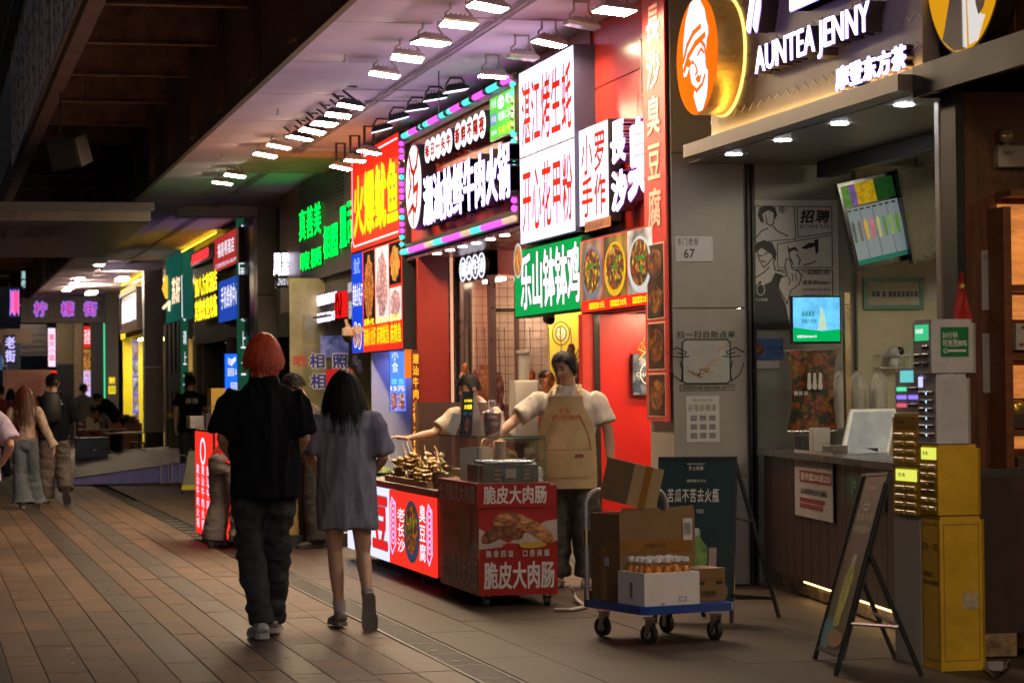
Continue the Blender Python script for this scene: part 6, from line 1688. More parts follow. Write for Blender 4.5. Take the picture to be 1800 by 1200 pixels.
b=B();b.ell(fp,.22,.40,.06,.02,.005,.006,14);b.ob('sauce_print',mt('sauce_print',(.35,.02,.02),.3),ct)
b=B();b.ell(fp,.36,.405,.10,.022,.005,.006,14);b.ob('chips_print',mt('chips_print',(.6,.35,.05),.4),ct)
sausage(sp_,arc_pts(.68,.34,.98,.34,.26,n=16),.14,ct,.003,SAU2)
b=B();b.pb(sp_,.9,.32,sw,.42,.0005,.002);b.ob('pale_backing_print',mt('paper_print',(.48,.38,.34)),ct)
for(x_,y_)in((CX0+.06,CYN+.06),(CX1-.06,CYN+.06),(CX1-.06,CYF-.06)):caster((x_,y_,0),.03,ct)
GCX1=CX0+.46
gc=thing('glass_case','clear glass case with green edges on top of the sausage cart','glass case',(CX0+.2,CYN+.5,.816))
EDG=mt('green_glass_edge',(.08,.20,.14),.15)
CG=glassm('case_glass',(.93,.97,.95),.02,.03)
z0,z1=.817,1.118
ys_=[CYN,CYF-.02]
b=B();b.box((CX0+.002,CYN+.002,z0),(GCX1,CYN+.007,z1));b.ob('pane',CG,gc)
b=B();b.box((CX0+.002,CYN+.009,z0),(CX0+.007,CYF-.02,z1));b.ob('pane',CG,gc)
b=B();b.box((GCX1-.006,CYN+.009,z0),(GCX1-.001,CYF-.02,z1));b.ob('pane',CG,gc)
b=B();b.box((CX0-.004,CYN-.004,z1+.001),(GCX1+.004,CYF-.015,z1+.007));b.ob('top_pane',CG,gc)
b=B()
for(p0,p1)in(((CX0-.006,CYN-.006,z1-.001),(GCX1+.004,CYN-.003,z1+.009)),((CX0-.007,CYN-.003,z1-.001),(CX0-.003,CYF-.015,z1+.009)),((CX0-.002,CYN-.001,z0),(CX0+.003,CYN+.004,z1)),((GCX1-.003,CYN-.001,z0),(GCX1+.001,CYN+.003,z1)),((CX0-.002,CYF-.022,z0),(CX0+.003,CYF-.018,z1)),((CX0+.003,CYN-.001,z0),(GCX1-.003,CYN+.002,z0+.005))):
 b.box(p0,p1)
b.ob('edge',EDG,gc)
t=thing('steel_grill','stainless grill unit with vents and a label inside the glass case','grill',(CX0+.25,CYN+.3,z0))
b=B();b.box((CX0+.06,CYN+.12,z0),(CX0+.44,CYN+.62,z0+.115));b.ob('grill_body',mt('grill_steel',(.17,.16,.17),.3,metal=.7,var=.15),t)
gp=plY(CX0+.06,CYN+.119,z0)
b=B()
for a in(.08,.28):
 for k in range(3):b.pb(gp,a,.02+k*.028,a+.04,.027+k*.028,0,.004)
b.ob('vent',CHROME,t)
b=B();b.pb(gp,.155,.03,.225,.09,0,.002);b.ob('label',mt('grey_white_print',(.40,.37,.36)),t)
b=B();b.sm=True
for k in range(9):b.tube([(CX0+.09,CYN+.17+k*.045,z0+.13),(CX0+.41,CYN+.17+k*.045,z0+.13)],.012,8)
b.ob('roller',CHROME,t)
def cupstack(x,y,z,n,r,lab,m,tall=.012):
 t=thing('paper_cup_stack',lab,'cup stack',(x,y,z));b=B();b.sm=True
 for k in range(n):b.cyl((x,y,z+k*tall),r*.92,tall*.85,18,r)
 b.ob('cups',m,t)
CUP=mt('pink_white_cup',(.82,.64,.56),.55,var=.05)
cupstack(CX0+.315,CYN+.72,z0,22,.042,'tall stack of pinkish paper cups in the glass case',CUP)
cupstack(CX0+.40,CYN+.72,z0,9,.026,'short stack of small white cups in the glass case',PAPER,.011)
t=thing('paper_bag_stack','pale folded paper bags standing at the left of the glass case','paper bags',(CX0+.1,CYN+.9,z0))
b=B()
for k in range(6):b.pb(plY(CX0+.05+.028*k,CYN+.8+.05*k,z0),0,0,.15,.22-.01*(k%2),-.01,0)
b.ob('bags',mt('pale_paper',(.72,.68,.62),.6),t)
t=thing('orange_tub','orange plastic tub with a handle at the right side of the case','tub',(GCX1+.0,CYN+1.0,.82))
b=B();b.sm=True;b.lathe((GCX1-.04,CYN+.95,z0),[(.045,0),(.055,.11),(.052,.115)],18);b.ob('tub',mt('orange_plastic',(.80,.26,.03),.35),t)
b=B();b.sm=True;b.tube([(GCX1-.02,CYN+.6,z0+.10),(GCX1+.10,CYN+.7,z0+.125)],.006,6);b.tube([(GCX1-.07,CYN+.85,z0+.1),(GCX1-.12,CYN+.8,z0+.17)],.009,6);b.ob('ladle',DARK,t)
q=aY(822,764,CYN+.55)
t=thing('menu_tent_sign','black tent sign with a sausage picture and yellow characters on the glass case','sign',q)
zb_=z1+.008
b=B();b.add([(q.x-.055,q.y-.05,zb_),(q.x+.015,q.y-.05,zb_),(q.x+.045,q.y,zb_+.30),(q.x-.03,q.y,zb_+.30),(q.x-.055,q.y+.0,zb_),(q.x+.015,q.y+.0,zb_)],[(0,1,2,3),(4,0,3),(1,5,2),(5,4,3,2)]);b.ob('front_board',BLACK,t)
tp_=Pl((q.x-.055,q.y-.051,zb_),(1,0,0),(.083,.166,1));
b=B();b.add([(q.x+.02,q.y-.05,zb_),(q.x+.13,q.y+.02,zb_),(q.x+.05,q.y,zb_+.30),(q.x+.02,q.y-.04,zb_),(q.x+.13,q.y+.03,zb_),(q.x+.05,q.y+.01,zb_+.30)],[(0,1,2),(5,4,3)]);b.ob('side_board',mt('tent_grey',(.42,.38,.35),.4),t)
tp2=Pl((q.x-.05,q.y-.055,zb_+.01),(1,0,0),(.09,.16,1))
txt(tp2,'大肉肠',-.002+.005,.17,.06,.205,YEL_E,t,c=.006,bold=.04,gap=0);txt(tp2,'长沙脆皮',.003,.22,.06,.24,YEL_E,t,c=.006,bold=.03,gap=0)
txt(tp2,'5元一根',.003,.13,.058,.15,mt('blue_small',(.15,.4,.8),.5),t,c=.006)
b=B();b.ell(tp2,.03,.06,.018,.055,.005,.007,16);b.ob('sausage_print',SAU2,t)
q=aY(866,764,CYN+.4)
t=thing('wrapped_cups','wrapped bundle of dark red cups tied on top of the glass case','wrapped cups',(q.x,q.y,zb_))
b=B();b.sm=True;b.lathe((q.x,q.y,zb_),[(.05,0),(.055,.05),(.062,.14),(.06,.15)],18);b.ob('cups',food('striped_cup',[(.25,.02,.03),(.35,.05,.05),(.6,.5,.45),(.2,.02,.03)],14,0,stretch=(1,1,3)),t)
b=B();b.sm=True
st=[((q.x,q.y,zb_+z_),r_+.005,r_+.003,(1,0,0))for z_,r_ in((0,.06),(.05,.068),(.13,.075),(.16,.07),(.175,.03),(.185,.015),(.20,.025),(.235,.02),(.24,.01))]
b.loft(st,22)
for v in b.v:
 n_=noise.noise(v*40)*.012;v.x+=n_;v.y+=n_
b.ob('wrapping',glassm('crumpled_film',(.98,.95,.95),.12,.10),t)
q=aY(793,764,CYN+.8)
t=thing('card_reader','white handheld payment terminal leaning on the glass case','payment terminal',(q.x,q.y,zb_))
b=B();b.box((-.03,-.02,0),(.03,.02,.14));M_=Matrix.Rotation(.35,3,'Y');b.rot(0,M_,(0,0,0))
for v in b.v:v+=V((q.x,q.y,zb_+.012))
b.ob('terminal',mt('white_plastic',(.6,.6,.6)),t)
t=thing('steel_side_table','steel side table with dark top right of the sausage cart','table',(CX1+.1,CYN+.8,0))
q0,q1=aZ(962,875,0),aZ(990,1050,0)
tx0,tx1=CX1+.01,CX1+.20
b=B();b.box((CX1+.012,CYN+.75,.655),(CX1+.16,CYN+1.8,.69));b.ob('top',STEEL,t)
b=B()
for y in(CYN+.78,CYN+1.75):b.box((CX1+.10,y,0),(CX1+.145,y+.045,.655))
b.ob('leg',STEEL,t)
def crumple(name,lab,cat,q,rx,ry,rz,m,amp=.03,seed=0):
 b=B();b.sm=True;b.sph(V(q)+V((0,0,rz*.8)),rx,ry,rz,22,14)
 for v in b.v:
  p_=v*16+V((seed,0,0));n_=noise.ridged_multi_fractal(p_,1,2,3,1,2)*amp
  d_=(v-V(q)-V((0,0,rz*.8)));v+=d_.normalized()*(n_-amp)
  v.z=max(v.z,q[2])
 return b.ob(name,m,None,lab,cat)
crumple('plastic_bag','white plastic carrier bag full on the side table','bag',(CX1+.03,CYN+.95,.69),.10,.08,.14,mt('thin_white_plastic',(.60,.57,.60),.3,var=.1),.045)
crumple('plastic_bag','pale crumpled plastic bag on the ground under the side table','bag',(CX1+.27,CYN+1.45,.0),.07,.10,.26,mt('thin_white_plastic',(.6,.57,.6)),.05,4)
b=B();b.sm=True;q=aZ(1015,1062);pts=[aZ(975,1071,.012),aZ(1000,1072,.012),aZ(1030,1066,.012),aZ(1012,1052,.02),aZ(1008,1040,.05),aZ(1004,1030,.12)]
b.tube(pts,.012,8);b.ob('white_hose',mt('hose',(.5,.45,.38),.4),None,'pale hose curling on the ground behind the sausage cart','hose')
# ---- lit snack counter
KX=CX0;KY0=CYF+.03;KY1=aX(612,960,KX).y
kt=thing('snack_counter','snack counter with glowing white and red front panels','counter',(KX+.3,(KY0+KY1)/2,0))
KH=aX(770,862,KX).z
b=B();b.box((KX+.02,KY0,.10),(KX+.62,KY1,KH-.05));b.ob('counter_body',DARK,kt)
b=B();b.box((KX-.02,KY0-.01,KH-.045),(KX+.66,KY1,KH));b.ob('worktop',mt('brown_worktop',(.09,.06,.05),.35),kt)
kp=plX(KX,KY1,0);KL=KY1-KY0
ym=KY1-aX(689,960,KX).y;zlo=.10;zhi=KH-.055
b=B();b.pb(kp,ym+.01,zlo,KL-.06,zhi,0,.02);rp=b.ob('red_panel',em('red_glow_panel',(.95,.035,.02),1.0),kt)
b=B();b.pb(kp,.1,zlo,ym,zhi,0,.02);wp=b.ob('white_panel',em('white_glow_panel',(.72,.74,1.0),1.2),kt)
txt(kp,'臭豆',ym-1.55,zlo+.06,ym-.03,zhi-.05,em('cyan_edge',(.1,.45,.5),.6),kt,c=.021,bold=.08,gap=0)
txt(kp,'臭豆',ym-1.55,zlo+.06,ym-.03,zhi-.05,em('red_glow_print',(.9,.02,.02),.9),kt,c=.0225,bold=.06,gap=0)
pw=KL-.06-ym
txt(kp,'老长沙',ym+pw*.19,zlo+.10,ym+pw*.37,zhi-.12,WHITE_S,kt,c=.022,bold=.03,vert=True,gap=.05)
txt(kp,'臭豆腐',ym+pw*.68,zlo+.08,ym+pw*.82,zhi-.06,WHITE_S,kt,c=.022,bold=.03,vert=True,gap=.05)
b=B()
for x0,x1 in((.04,.16),(.85,.95)):
 b.line(kp,[(ym+pw*x0,zlo+.12),(ym+pw*x0,zhi-.12),(ym+pw*(x0+.03),zhi-.06),(ym+pw*x1,zhi-.10),(ym+pw*x1,zlo+.16),(ym+pw*(x0+.04),zlo+.08)],.018,.021,.024,True)
 for k in range(7):b.ring(kp,ym+pw*(x0+x1)/2,zlo+.18+k*(zhi-zlo-.3)/6,.06,.03,.012,.021,.024,12)
b.ob('border_print',em('lilac_print',(.75,.5,.95),1.1),kt)
b=B();b.ell(kp,ym+pw*.52,(zlo+zhi)/2,pw*.17,(zhi-zlo)*.41,.021,.023,36);bo_=b.ob('bowl_print',em('slate_bowl',(.06,.08,.14),.6),kt)
b=B();b.ell(kp,ym+pw*.52,(zlo+zhi)/2+.02,pw*.13,(zhi-zlo)*.33,.023,.025,30);b.ob('dish_print',PHOTO1,bo_)
b=B()
for k in range(7):b.ell(kp,ym+pw*random.uniform(.46,.58),(zlo+zhi)/2+random.uniform(-.0,.15),.02,.012,.025,.027,7)
b.ob('garnish_print',PHOTO4,bo_)
for y in(KY0+.1,KY0+1.0,KY1-.2):caster((KX+.1,y,0),.025,kt)
t=thing('skewer_tray','wooden tray heaped with fried skewers on the snack counter','food tray',aX(715,838,KX+.15))
ty0=aX(745,835,KX).y;ty1=aX(672,835,KX).y
b=B();b.fr(Pl((KX+.02,ty1,KH),(0,-1,0),(1,0,0)),0,0,ty1-ty0,.30,.015,-.05,0)
b=B();b.box((KX+.02,ty0,KH+.001),(KX+.32,ty1,KH+.012));b.box((KX+.02,ty0,KH+.012),(KX+.035,ty1,KH+.045));b.box((KX+.305,ty0,KH+.012),(KX+.32,ty1,KH+.045));b.box((KX+.035,ty0,KH+.012),(KX+.305,ty0+.015,KH+.045));b.ob('tray',mt('tray_wood',(.45,.25,.10),.5,var=.2),t)
rr=random.Random(9)
for k in range(120):
 y=rr.uniform(ty0+.03,ty1-.25);x=KX+.06+rr.uniform(0,.2);lay=rr.random()**1.3
 z=KH+.03+lay*.20*(1-abs((y-ty0)/(ty1-ty0)-.4)*.9)
 b=B();b.sm=True
 dr=V((rr.uniform(-.3,.3),1,rr.uniform(-.06,.10))).normalized()
 p0=V((x,y,z));n=9
 st=[]
 for i in range(n):
  st.append((p0+dr*i*.02+V((0,0,.006*sin(i*2.2))),.016+.007*(i%2),.013+.005*(i%2)))
 b.loft(st,7);so=b.ob('skewer',food('fried_meat',[(.62,.30,.05),(.78,.46,.10),(.40,.17,.03),(.30,.28,.04),(.70,.38,.07)],45,.0),t)
 if k%6:continue
 b=B();b.tube([p0-dr*.01,p0+dr*.24+V((rr.uniform(-.03,.03),0,.11+rr.uniform(0,.05)))],.0025,5);b.ob('stick',mt('bamboo',(.72,.50,.22),.5),so)
b=B()
for k in range(25):
 y=rr.uniform(ty0,ty1);b.sph((KX+rr.uniform(.03,.3),y,KH+rr.uniform(.05,.17)),.008,n=5,m=4)
b.ob('herb_sprinkle',mt('spring_onion',(.15,.35,.03),.5),t,kind='stuff')
for i,(px,lab)in enumerate(((662,'green leafy food heap at the left end of the snack counter'),)):
 q=aX(px,832,KX+.2);b=B();b.sm=True;b.sph((q.x,q.y,KH+.03),.12,.3,.06,14,8)
 for v in b.v:v+=V((0,0,noise.noise(v*30)*.02));
 for v in b.v:v.z=max(v.z,KH+.001)
 b.ob('food_heap',food('green_leaf_food',[(.1,.3,.02),(.3,.45,.05),(.05,.15,.01),(.5,.4,.1)],30,0),None,lab,'food')
def stickcup(px,py,lab,m,h=.12,r=.04,n=26,X=None):
 q=aX(px,py,X or KX+.08);t=thing('stick_cup',lab,'cup',(q.x,q.y,KH))
 b=B();b.sm=True;b.lathe((q.x,q.y,KH+.001),[(r*.8,0),(r,h),(r*.95,h)],16);b.ob('cup',m,t)
 rr=random.Random(px)
 for k in range(n):
  a=rr.uniform(0,6.28);d_=rr.uniform(0,r*.8);b=B();e=V((q.x+d_*cos(a)*1.5,q.y+d_*sin(a)*1.5,KH+h+rr.uniform(.04,.075)))
  b.tube([(q.x+d_*cos(a)*.7,q.y+d_*sin(a)*.7,KH+.03),e],.0022,4);b.ob('stick',mt('bamboo',(.72,.5,.22)),t)
stickcup(741,845,'brown paper cup packed with bamboo sticks on the snack counter',mt('kraft_cup',(.30,.15,.06),.6))
stickcup(769,845,'dark brown cup by the glass case corner',mt('dark_kraft_cup',(.16,.07,.03),.6),n=8)
t=thing('green_food_bin','green and steel food bins with sticks behind the skewer tray','food bin',(KX+.45,ty0-.1,KH))
b=B();b.box((KX+.4,KY0+.05,KH),(KX+.6,ty0+.1,KH+.14));b.ob('bin',mt('dark_green_bin',(.05,.09,.03),.4),t)
b=B();b.box((KX+.36,ty0+.12,KH),(KX+.6,ty0+.75,KH+.12));b.ob('bin',STEEL,t)
b=B()
for k in range(30):x=KX+rr.uniform(.4,.6);y=rr.uniform(KY0+.05,ty0+.7);b.tube([(x,y,KH+.1),(x+rr.uniform(-.02,.02),y,KH+rr.uniform(.15,.19))],.003,4)
b.ob('stick_bundle',mt('pale_sticks',(.7,.6,.45),.5),t,kind='stuff')
b=B();q0=aX(640,700,KX+.5);b.box((KX+.60,KY0+.9,KH+.0),(KX+.61,KY1,KH+.62));b.ob('sneeze_screen',glassm('dull_screen',(.6,.5,.5),.15,.3),None,'dull clear plastic screen standing on the snack counter','screen')
# ---- beef hotpot cart further on
HX=2.66;hp=aZ(377,947)
HY0=aX(376,945,HX).y;HY1=aX(346,940,HX).y
hh=aX(376,757,HX).z
hc_=thing('hotpot_cart','red glowing box counter with white vertical characters left of the walking man','counter',(HX+.3,(HY0+HY1)/2,0))
b=B();b.box((HX,HY0,.05),(HX+.75,HY1,hh));b.ob('case',DARK,hc_)
hs=plX(HX,HY1,0);HL=HY1-HY0
b=B();b.pb(hs,.02,.07,HL-.03,hh-.02,0,.012);b.ob('red_panel',em('red_glow_panel',(.95,.035,.02)),hc_)
b=B();b.pb(plY(HX,HY0,0),.02,.07,.73,hh-.02,0,.012);b.ob('red_panel',em('red_glow_panel',(.95,.035,.02)),hc_)
for k in range(3):txt(hs,'潮汕牛肉火锅',.12+k*.42*HL/1.4,.12,.12+k*.42*HL/1.4+.26,.75,em('pink_white_led',(.95,.7,.9),1.2),hc_,c=.014,bold=.03,vert=True,gap=.05)
b=B();b.ring(hs,HL*.5,.88,.22,.13,.03,.013,.018);b.ob('emblem_ring',WHITE_S,hc_)
txt(plY(HX,HY0,0),'潮',.06,.58,.22,.70,WHITE_S,hc_,c=.014)
b=B();b.ring(plY(HX,HY0,0),.30,.86,.12,.12,.02,.013,.018);b.ob('emblem_ring',WHITE_S,hc_)
q=aX(371,756,HX+.15);t=thing('condiment_case','small dark box with handles on the red glowing counter','box',(q.x,q.y,hh))
b=B();b.box((q.x-.06,q.y-.1,hh),(q.x+.08,q.y+.1,hh+.15));b.ob('box',mt('plum_box',(.05,.03,.04),.4),t)
b=B();b.tube([(q.x-.02,q.y,hh+.15),(q.x-.02,q.y,hh+.22),(q.x+.05,q.y,hh+.22),(q.x+.05,q.y,hh+.15)],.008,6);b.ob('handle',DARK,t)
q=aX(350,745,HX+.1);b=B();b.box((q.x-.1,q.y-.1,hh),(q.x+.12,q.y+.3,hh+.12));b.ob('steel_pan',STEEL,None,'small steel food pan on the red glowing counter','pan')
q=aZ(535,965)
t=thing('ochre_stand','low ochre and red printed stand behind the walking pair','stand',q)
b=B();b.box((q.x-.1,q.y+.3,0),(q.x+.35,q.y+.7,.55));b.ob('body',OCH,t)
b=B();b.box((q.x-.16,q.y+.25,0),(q.x+1.2,q.y+.9,.12));b.ob('base',DARK,t)
b=B();q2=aY(371,682,27);q3=aY(397,682,27);b.box((q2.x,27,0),(q3.x,27.4,q2.z));b.ob('yellow_cabinet',mt('dull_yellow_metal',(.45,.28,.03),.4),None,'dull yellow cabinet behind the red glowing counter','cabinet')
# ---- charging cabinets
YELC=mt('charger_yellow',(.66,.38,.02),.42,var=.16,scale=5,bump=.04)
WHC=mt('charger_white',(.58,.55,.58),.4,var=.12)
c1=aZ(1655,1180)
YCB=c1.y;XC=c1.x
def zc(py,px=1655):return aX(px,py,XC).z
SLK=mt('slot_charcoal',(.04,.035,.05),.3);SLY=mt('slot_grey_yellow',(.65,.45,.15),.3)
def cabinet(label,y0,y1,units,px,wide):
 t=thing('power_bank_cabinet',label,'charging cabinet',(XC+.1,(y0+y1)/2,0))
 FWD=y1-y0
 for(yt_,yb_,m,nm,dx,dw,on)in units:
  z1_=zc(yt_,px);z0_=max(0.001,zc(yb_,px))if yb_<1150 else.001
  x0=XC-dx;sd_=wide+dw
  b=B();c_=.025
  b.poly(Pl((x0,y0,0),(1,0,0),(0,1,0)),[(0,0),(sd_-c_,0),(sd_,c_),(sd_,FWD),(0,FWD)],z0_,z1_-.02)
  b.poly(Pl((x0,y0,0),(1,0,0),(0,1,0)),[(.006,.006),(sd_-c_-.01,.006),(sd_-.02,c_),(sd_-.02,FWD-.01),(.006,FWD-.01)],z1_-.02,z1_)
  uo=b.ob(nm,m,t)
  fp_=plX(x0,y1,z0_);hh_=z1_-z0_;sp_=plY(x0,y0,z0_)
  W_=FWD
  def slots(n,top,dz,mm,skip=()):
   for i in range(n):
    for j in range(2):
     if(i,j)in skip and mm is SLK:continue
     b=B();a_=W_*(.10+.44*j);b.pb(fp_,a_,top-i*dz-.02,a_+W_*.34,top-i*dz,0,.008,.003);b.ob('slot',(mt('slot_dark',(.12,.06,.02),.4)if(i,j)in skip else mm),uo)
  if nm=='yellow_unit':
   b=B();b.pb(fp_,W_*.12,hh_-.075,W_*.92,hh_-.015,0,.003);b.ob('display',em('lime_display',(.80,.85,.12),1.0)if on else mt('display_off',(.32,.19,.02),.3),uo)
   txt(fp_,'充电',W_*.2,hh_-.055,W_*.5,hh_-.032,BPRINT,uo,c=.004)
   slots(6 if wide>.2 else 4,hh_-.10,.042,SLY,((2,1),(3,0),(3,1))if wide>.2 else())
  if nm=='white_unit' and wide>.2:
   b=B();b.pb(fp_,W_*.06,hh_-.065,W_*.28,hh_-.012,0,.003);b.ob('display',em('lilac_display',(.55,.55,1.0),1.3),uo)
   slots(6,hh_-.085,.042,SLK)
   for i in range(6):
    b=B()
    for a_ in(.455,.51):b.pb(fp_,W_*a_,hh_-.102-i*.042,W_*(a_+.025),hh_-.090-i*.042,0,.004)
    b.ob('led',em('pale_blue_led',(.5,.8,1.0),2.0),uo)
  if nm=='white_unit' and wide<.2:
   b=B();b.pb(fp_,W_*.2,hh_-.075,W_*.7,hh_-.015,0,.003);b.ob('display',em('teal_display',(.15,.6,.6),1.0),uo)
   for i in range(3):
    for j in range(2):
     b=B();a_=W_*(.08+.46*j);b.pb(fp_,a_,hh_-.12-i*.042,a_+W_*.34,hh_-.10-i*.042,0,.008,.003)
     b.ob('slot',[em('green_glow',(.1,.9,.4),1.0),em('violet_glow',(.3,.2,1.0),1.2),em('red_glow',(.9,.15,.2),.8)][i]if j==0 or i==1 else SLK,uo)
  if nm=='white_head':
   b=B();b.pb(fp_,W_*.12,hh_-.105,W_*.86,hh_-.025,0,.003);b.ob('display',em('green_code_display',(.05,.55,.22),1.0),uo)
   txt(fp_,'扫码租借',W_*.16,hh_-.07,W_*.6,hh_-.045,WHITE_S,uo,c=.004)
   slots(3,hh_-.13,.042,SLK,((0,0),))
   b=B();b.pb(sp_,.05,hh_*.30,.20,hh_*.85,.0,.003);go=b.ob('green_label',mt('label_green',(.015,.20,.08),.4),uo)
   txt(sp_,'30分钟',.06,hh_*.64,.14,hh_*.76,WPRINT,uo,c=.004,bold=.02)
   txt(sp_,'可充至80%',.06,hh_*.49,.19,hh_*.62,WPRINT,uo,c=.004,bold=.03)
   b=B();b.pb(sp_,.09,hh_*.39,.185,hh_*.43,.003,.005);b.ring(sp_,.075,hh_*.41,.012,.012,.004,.003,.005,12);b.ob('key_print',WPRINT,go)
  if nm=='lower_case':
   txt(fp_,'街电充电',W_*.12,hh_*.60,W_*.6,hh_*.64,BPRINT,uo,c=.002,bold=.03);txt(fp_,'给生活加满电',W_*.12,hh_*.55,W_*.9,hh_*.585,BPRINT,uo,c=.002,bold=.03)
   b=B();b.fr(sp_,.02,.05,sd_-.04,hh_-.04,.003,0,.0015);b.fr(fp_,.012,.05,W_-.012,hh_-.04,.003,0,.0015);b.ob('panel_seam',mt('seam_brown',(.16,.09,.01),.6),uo)
   b=B();b.pb(sp_,.12,hh_*.40,.20,hh_*.50,.0015,.003);b.ob('sticker',mt('worn_sticker',(.5,.42,.28),.6,var=.3,scale=40),uo)
   b=B();b.ring(fp_,W_*.2,hh_*.80,.03,.016,.004,0,.002,14);b.ring(fp_,W_*.8,hh_*.80,.03,.016,.004,0,.002,14);b.ob('icon_print',BPRINT,uo)
 return t
YF1=aX(1619,900,XC).y
cabinet('tall yellow and white power bank cabinet of stacked units nearest the camera',YCB,YF1,
 [(908,1185,YELC,'lower_case',.0,.0,0),(782,906,YELC,'yellow_unit',.004,-.01,1),(657,780,WHC,'white_unit',.008,-.055,1),(560,655,WHC,'white_head',.03,.0,1)],1655,.25)
YF2=aX(1571,900,XC).y
cabinet('smaller yellow power bank cabinet on a white pedestal behind the tall one',YF1+.02,YF2,
 [(905,1180,mt('pedestal_white',(.36,.35,.36),.45,var=.06),'pedestal',.0,0,0),(820,903,YELC,'yellow_unit',.0,0,1),(727,818,YELC,'yellow_unit',.0,0,0),(646,725,WHC,'white_unit',-.02,0,1)],1600,.19)
q=aY(1692,560,YCB+.1)
t=thing('red_flag','small folded red flag with a gold star on top of the white charging cabinet','flag',q)
zt_f=aY(1692,478,YCB+.1).z;q.z=aY(1692,562,YCB+.1).z+.02
b=B();b.sm=True
for(vs_)in[0]:
 n=10;pts=[]
 for i in range(n+1):
  f_=i/n;wdt=.005+.045*f_;z=zt_f+(q.z-.02-zt_f)*f_
  for j in range(5):pts.append(V((q.x-wdt+2*wdt*j/4,q.y+.012*sin(j*1.8+f_*3),z)))
 b.add(pts,[(i*5+j,(i+1)*5+j,(i+1)*5+j+1,i*5+j+1)for i in range(n)for j in range(4)])
b.ob('cloth',mt('flag_red',(.40,.015,.01),.6),t)
b=B();sp5=plY(q.x-.008,q.y-.02,q.z+.15);b.poly(sp5,[((.018 if k%2==0 else.008)*cos(pi/2+k*pi/5),(.018 if k%2==0 else.008)*sin(pi/2+k*pi/5))for k in range(10)],0,.003);b.ob('star',mt('flag_gold',(.7,.45,.05),.4),t)
b=B();b.tube([(q.x,q.y+.02,q.z-.05),(q.x,q.y+.02,zt_f+.02)],.003,6);b.ob('pole',DARK,t)
b=B();b.sm=True;pts=[aZ(1775,1160,.01),aZ(1760,1182,.01),aZ(1738,1178,.01),aZ(1725,1170,.01),aZ(1748,1190,.01),aZ(1770,1172,.01)]
b.tube(pts,.007,6);b.ob('power_cable',BLACK,None,'black cable looped on the ground by the yellow cabinet','cable')
b=B();q=aZ(1748,1178);b.box((q.x-.04,q.y-.02,0.002),(q.x+.04,q.y+.02,.045));b.ob('plug_block',mt('grey_plug',(.35,.33,.33),.4),None,'small pale plug block on the ground by the yellow cabinet','plug')
# ---- A-frame boards
BLKF=mt('frame_black',(.014,.014,.016),.4,var=.1)
def aboard(name,label,p00,p10,p11,p01,back_foot_l,back_foot_r,m,feet,parent_props='sign board'):
 """corners of the panel: lower left, lower right, upper right, upper left"""
 t=thing(name,label,'sign board',((p00+p10)/2).to_tuple()[:2]+(0,))
 u=p10-p00;v=p01-p00
 pl=Pl(p00,u,v-u*(v.dot(u)/u.length_squared));W,H=u.length,(v-u*(v.dot(u)/u.length_squared)).length
 b=B();b.pb(pl,0,0,W,H,-.008,0);b.ob('panel',m,t)
 b=B();b.fr(pl,-.012,-.012,W+.012,H+.012,.016,-.02,.006);b.ob('panel_frame',BLKF,t)
 return t,pl,W,H
fr=aZ(1287,1093)
ub=V((.906,-.423,0));vb_=V((.115,.25,.905))
bot_r=V((fr.x,fr.y,.085));WB_=.47
bl=bot_r-ub*WB_;top_r=bot_r+vb_;top_l=bl+vb_
m_=mt('deep_green_poster',(.005,.026,.018),.3,var=.15,scale=3)
t,pl,W,H=aboard('sandwich_board','dark green tea poster board with white bottle picture leaning by the grey pillar',bl,bot_r,top_r,top_l,None,None,m_,None)
CRM=mt('cream_print',(.70,.65,.54),.5)
txt(pl,'苦瓜不苦去火瓶',.10*W,.70*H,.80*W,.80*H,CRM,t,c=.002,bold=.03)
txt(pl,'沪上阿姨',.38*W,.92*H,.58*W,.95*H,CRM,t,c=.002,bold=.02)
txt(pl,'AUNTEA JENNY',.36*W,.955*H,.60*W,.97*H,CRM,t,c=.002)
txt(pl,'就是喜欢去火',.36*W,.84*H,.62*W,.86*H,CRM,t,c=.002)
txt(pl,'不必苦 也能瓜',.36*W,.63*H,.60*W,.66*H,CRM,t,c=.002)
b=B();b.poly(pl,[(.30*W,.12*H),(.66*W,.12*H),(.66*W,.40*H),(.56*W,.47*H),(.56*W,.52*H),(.36*W,.52*H),(.36*W,.47*H),(.30*W,.40*H)],.001,.003);b.ob('bottle_print',mt('green_bottle_print',(.20,.34,.08),.4,var=.5,scale=9),t)
b=B();b.pb(pl,.37*W,.48*H,.54*W,.53*H,.003,.005);b.ob('cap_print',mt('pale_cap_print',(.5,.52,.5),.5),t)
b=B();b.pb(pl,.68*W,.14*H,.78*W,.40*H,.001,.003);b.ob('tag_print',mt('pink_tag_print',(.36,.26,.22),.5),t)
b=B();b.ell(pl,.80*W,.10*H,.07*W,.05*H,.003,.005,16);b.ell(pl,.9*W,.11*H,.04*W,.05*H,.003,.005,16);b.ob('melon_print',mt('melon_print',(.16,.2,.05),.4),t)
bk=V((.33,.42,0))
for p_,q_ in((bot_r,top_r),(bl,top_l)):
 b=B();b.tube([V((p_.x-.01,p_.y-.02,0)),p_+V((0,0,.02))],.014,8);b.ob('front_leg',BLKF,t)
 f_=aZ(1370,1084)+(p_-bot_r);f_.z=0
 b=B();b.tube([f_,q_+V((.01,.03,-.01))],.016,8);b.ob('back_leg',BLKF,t)
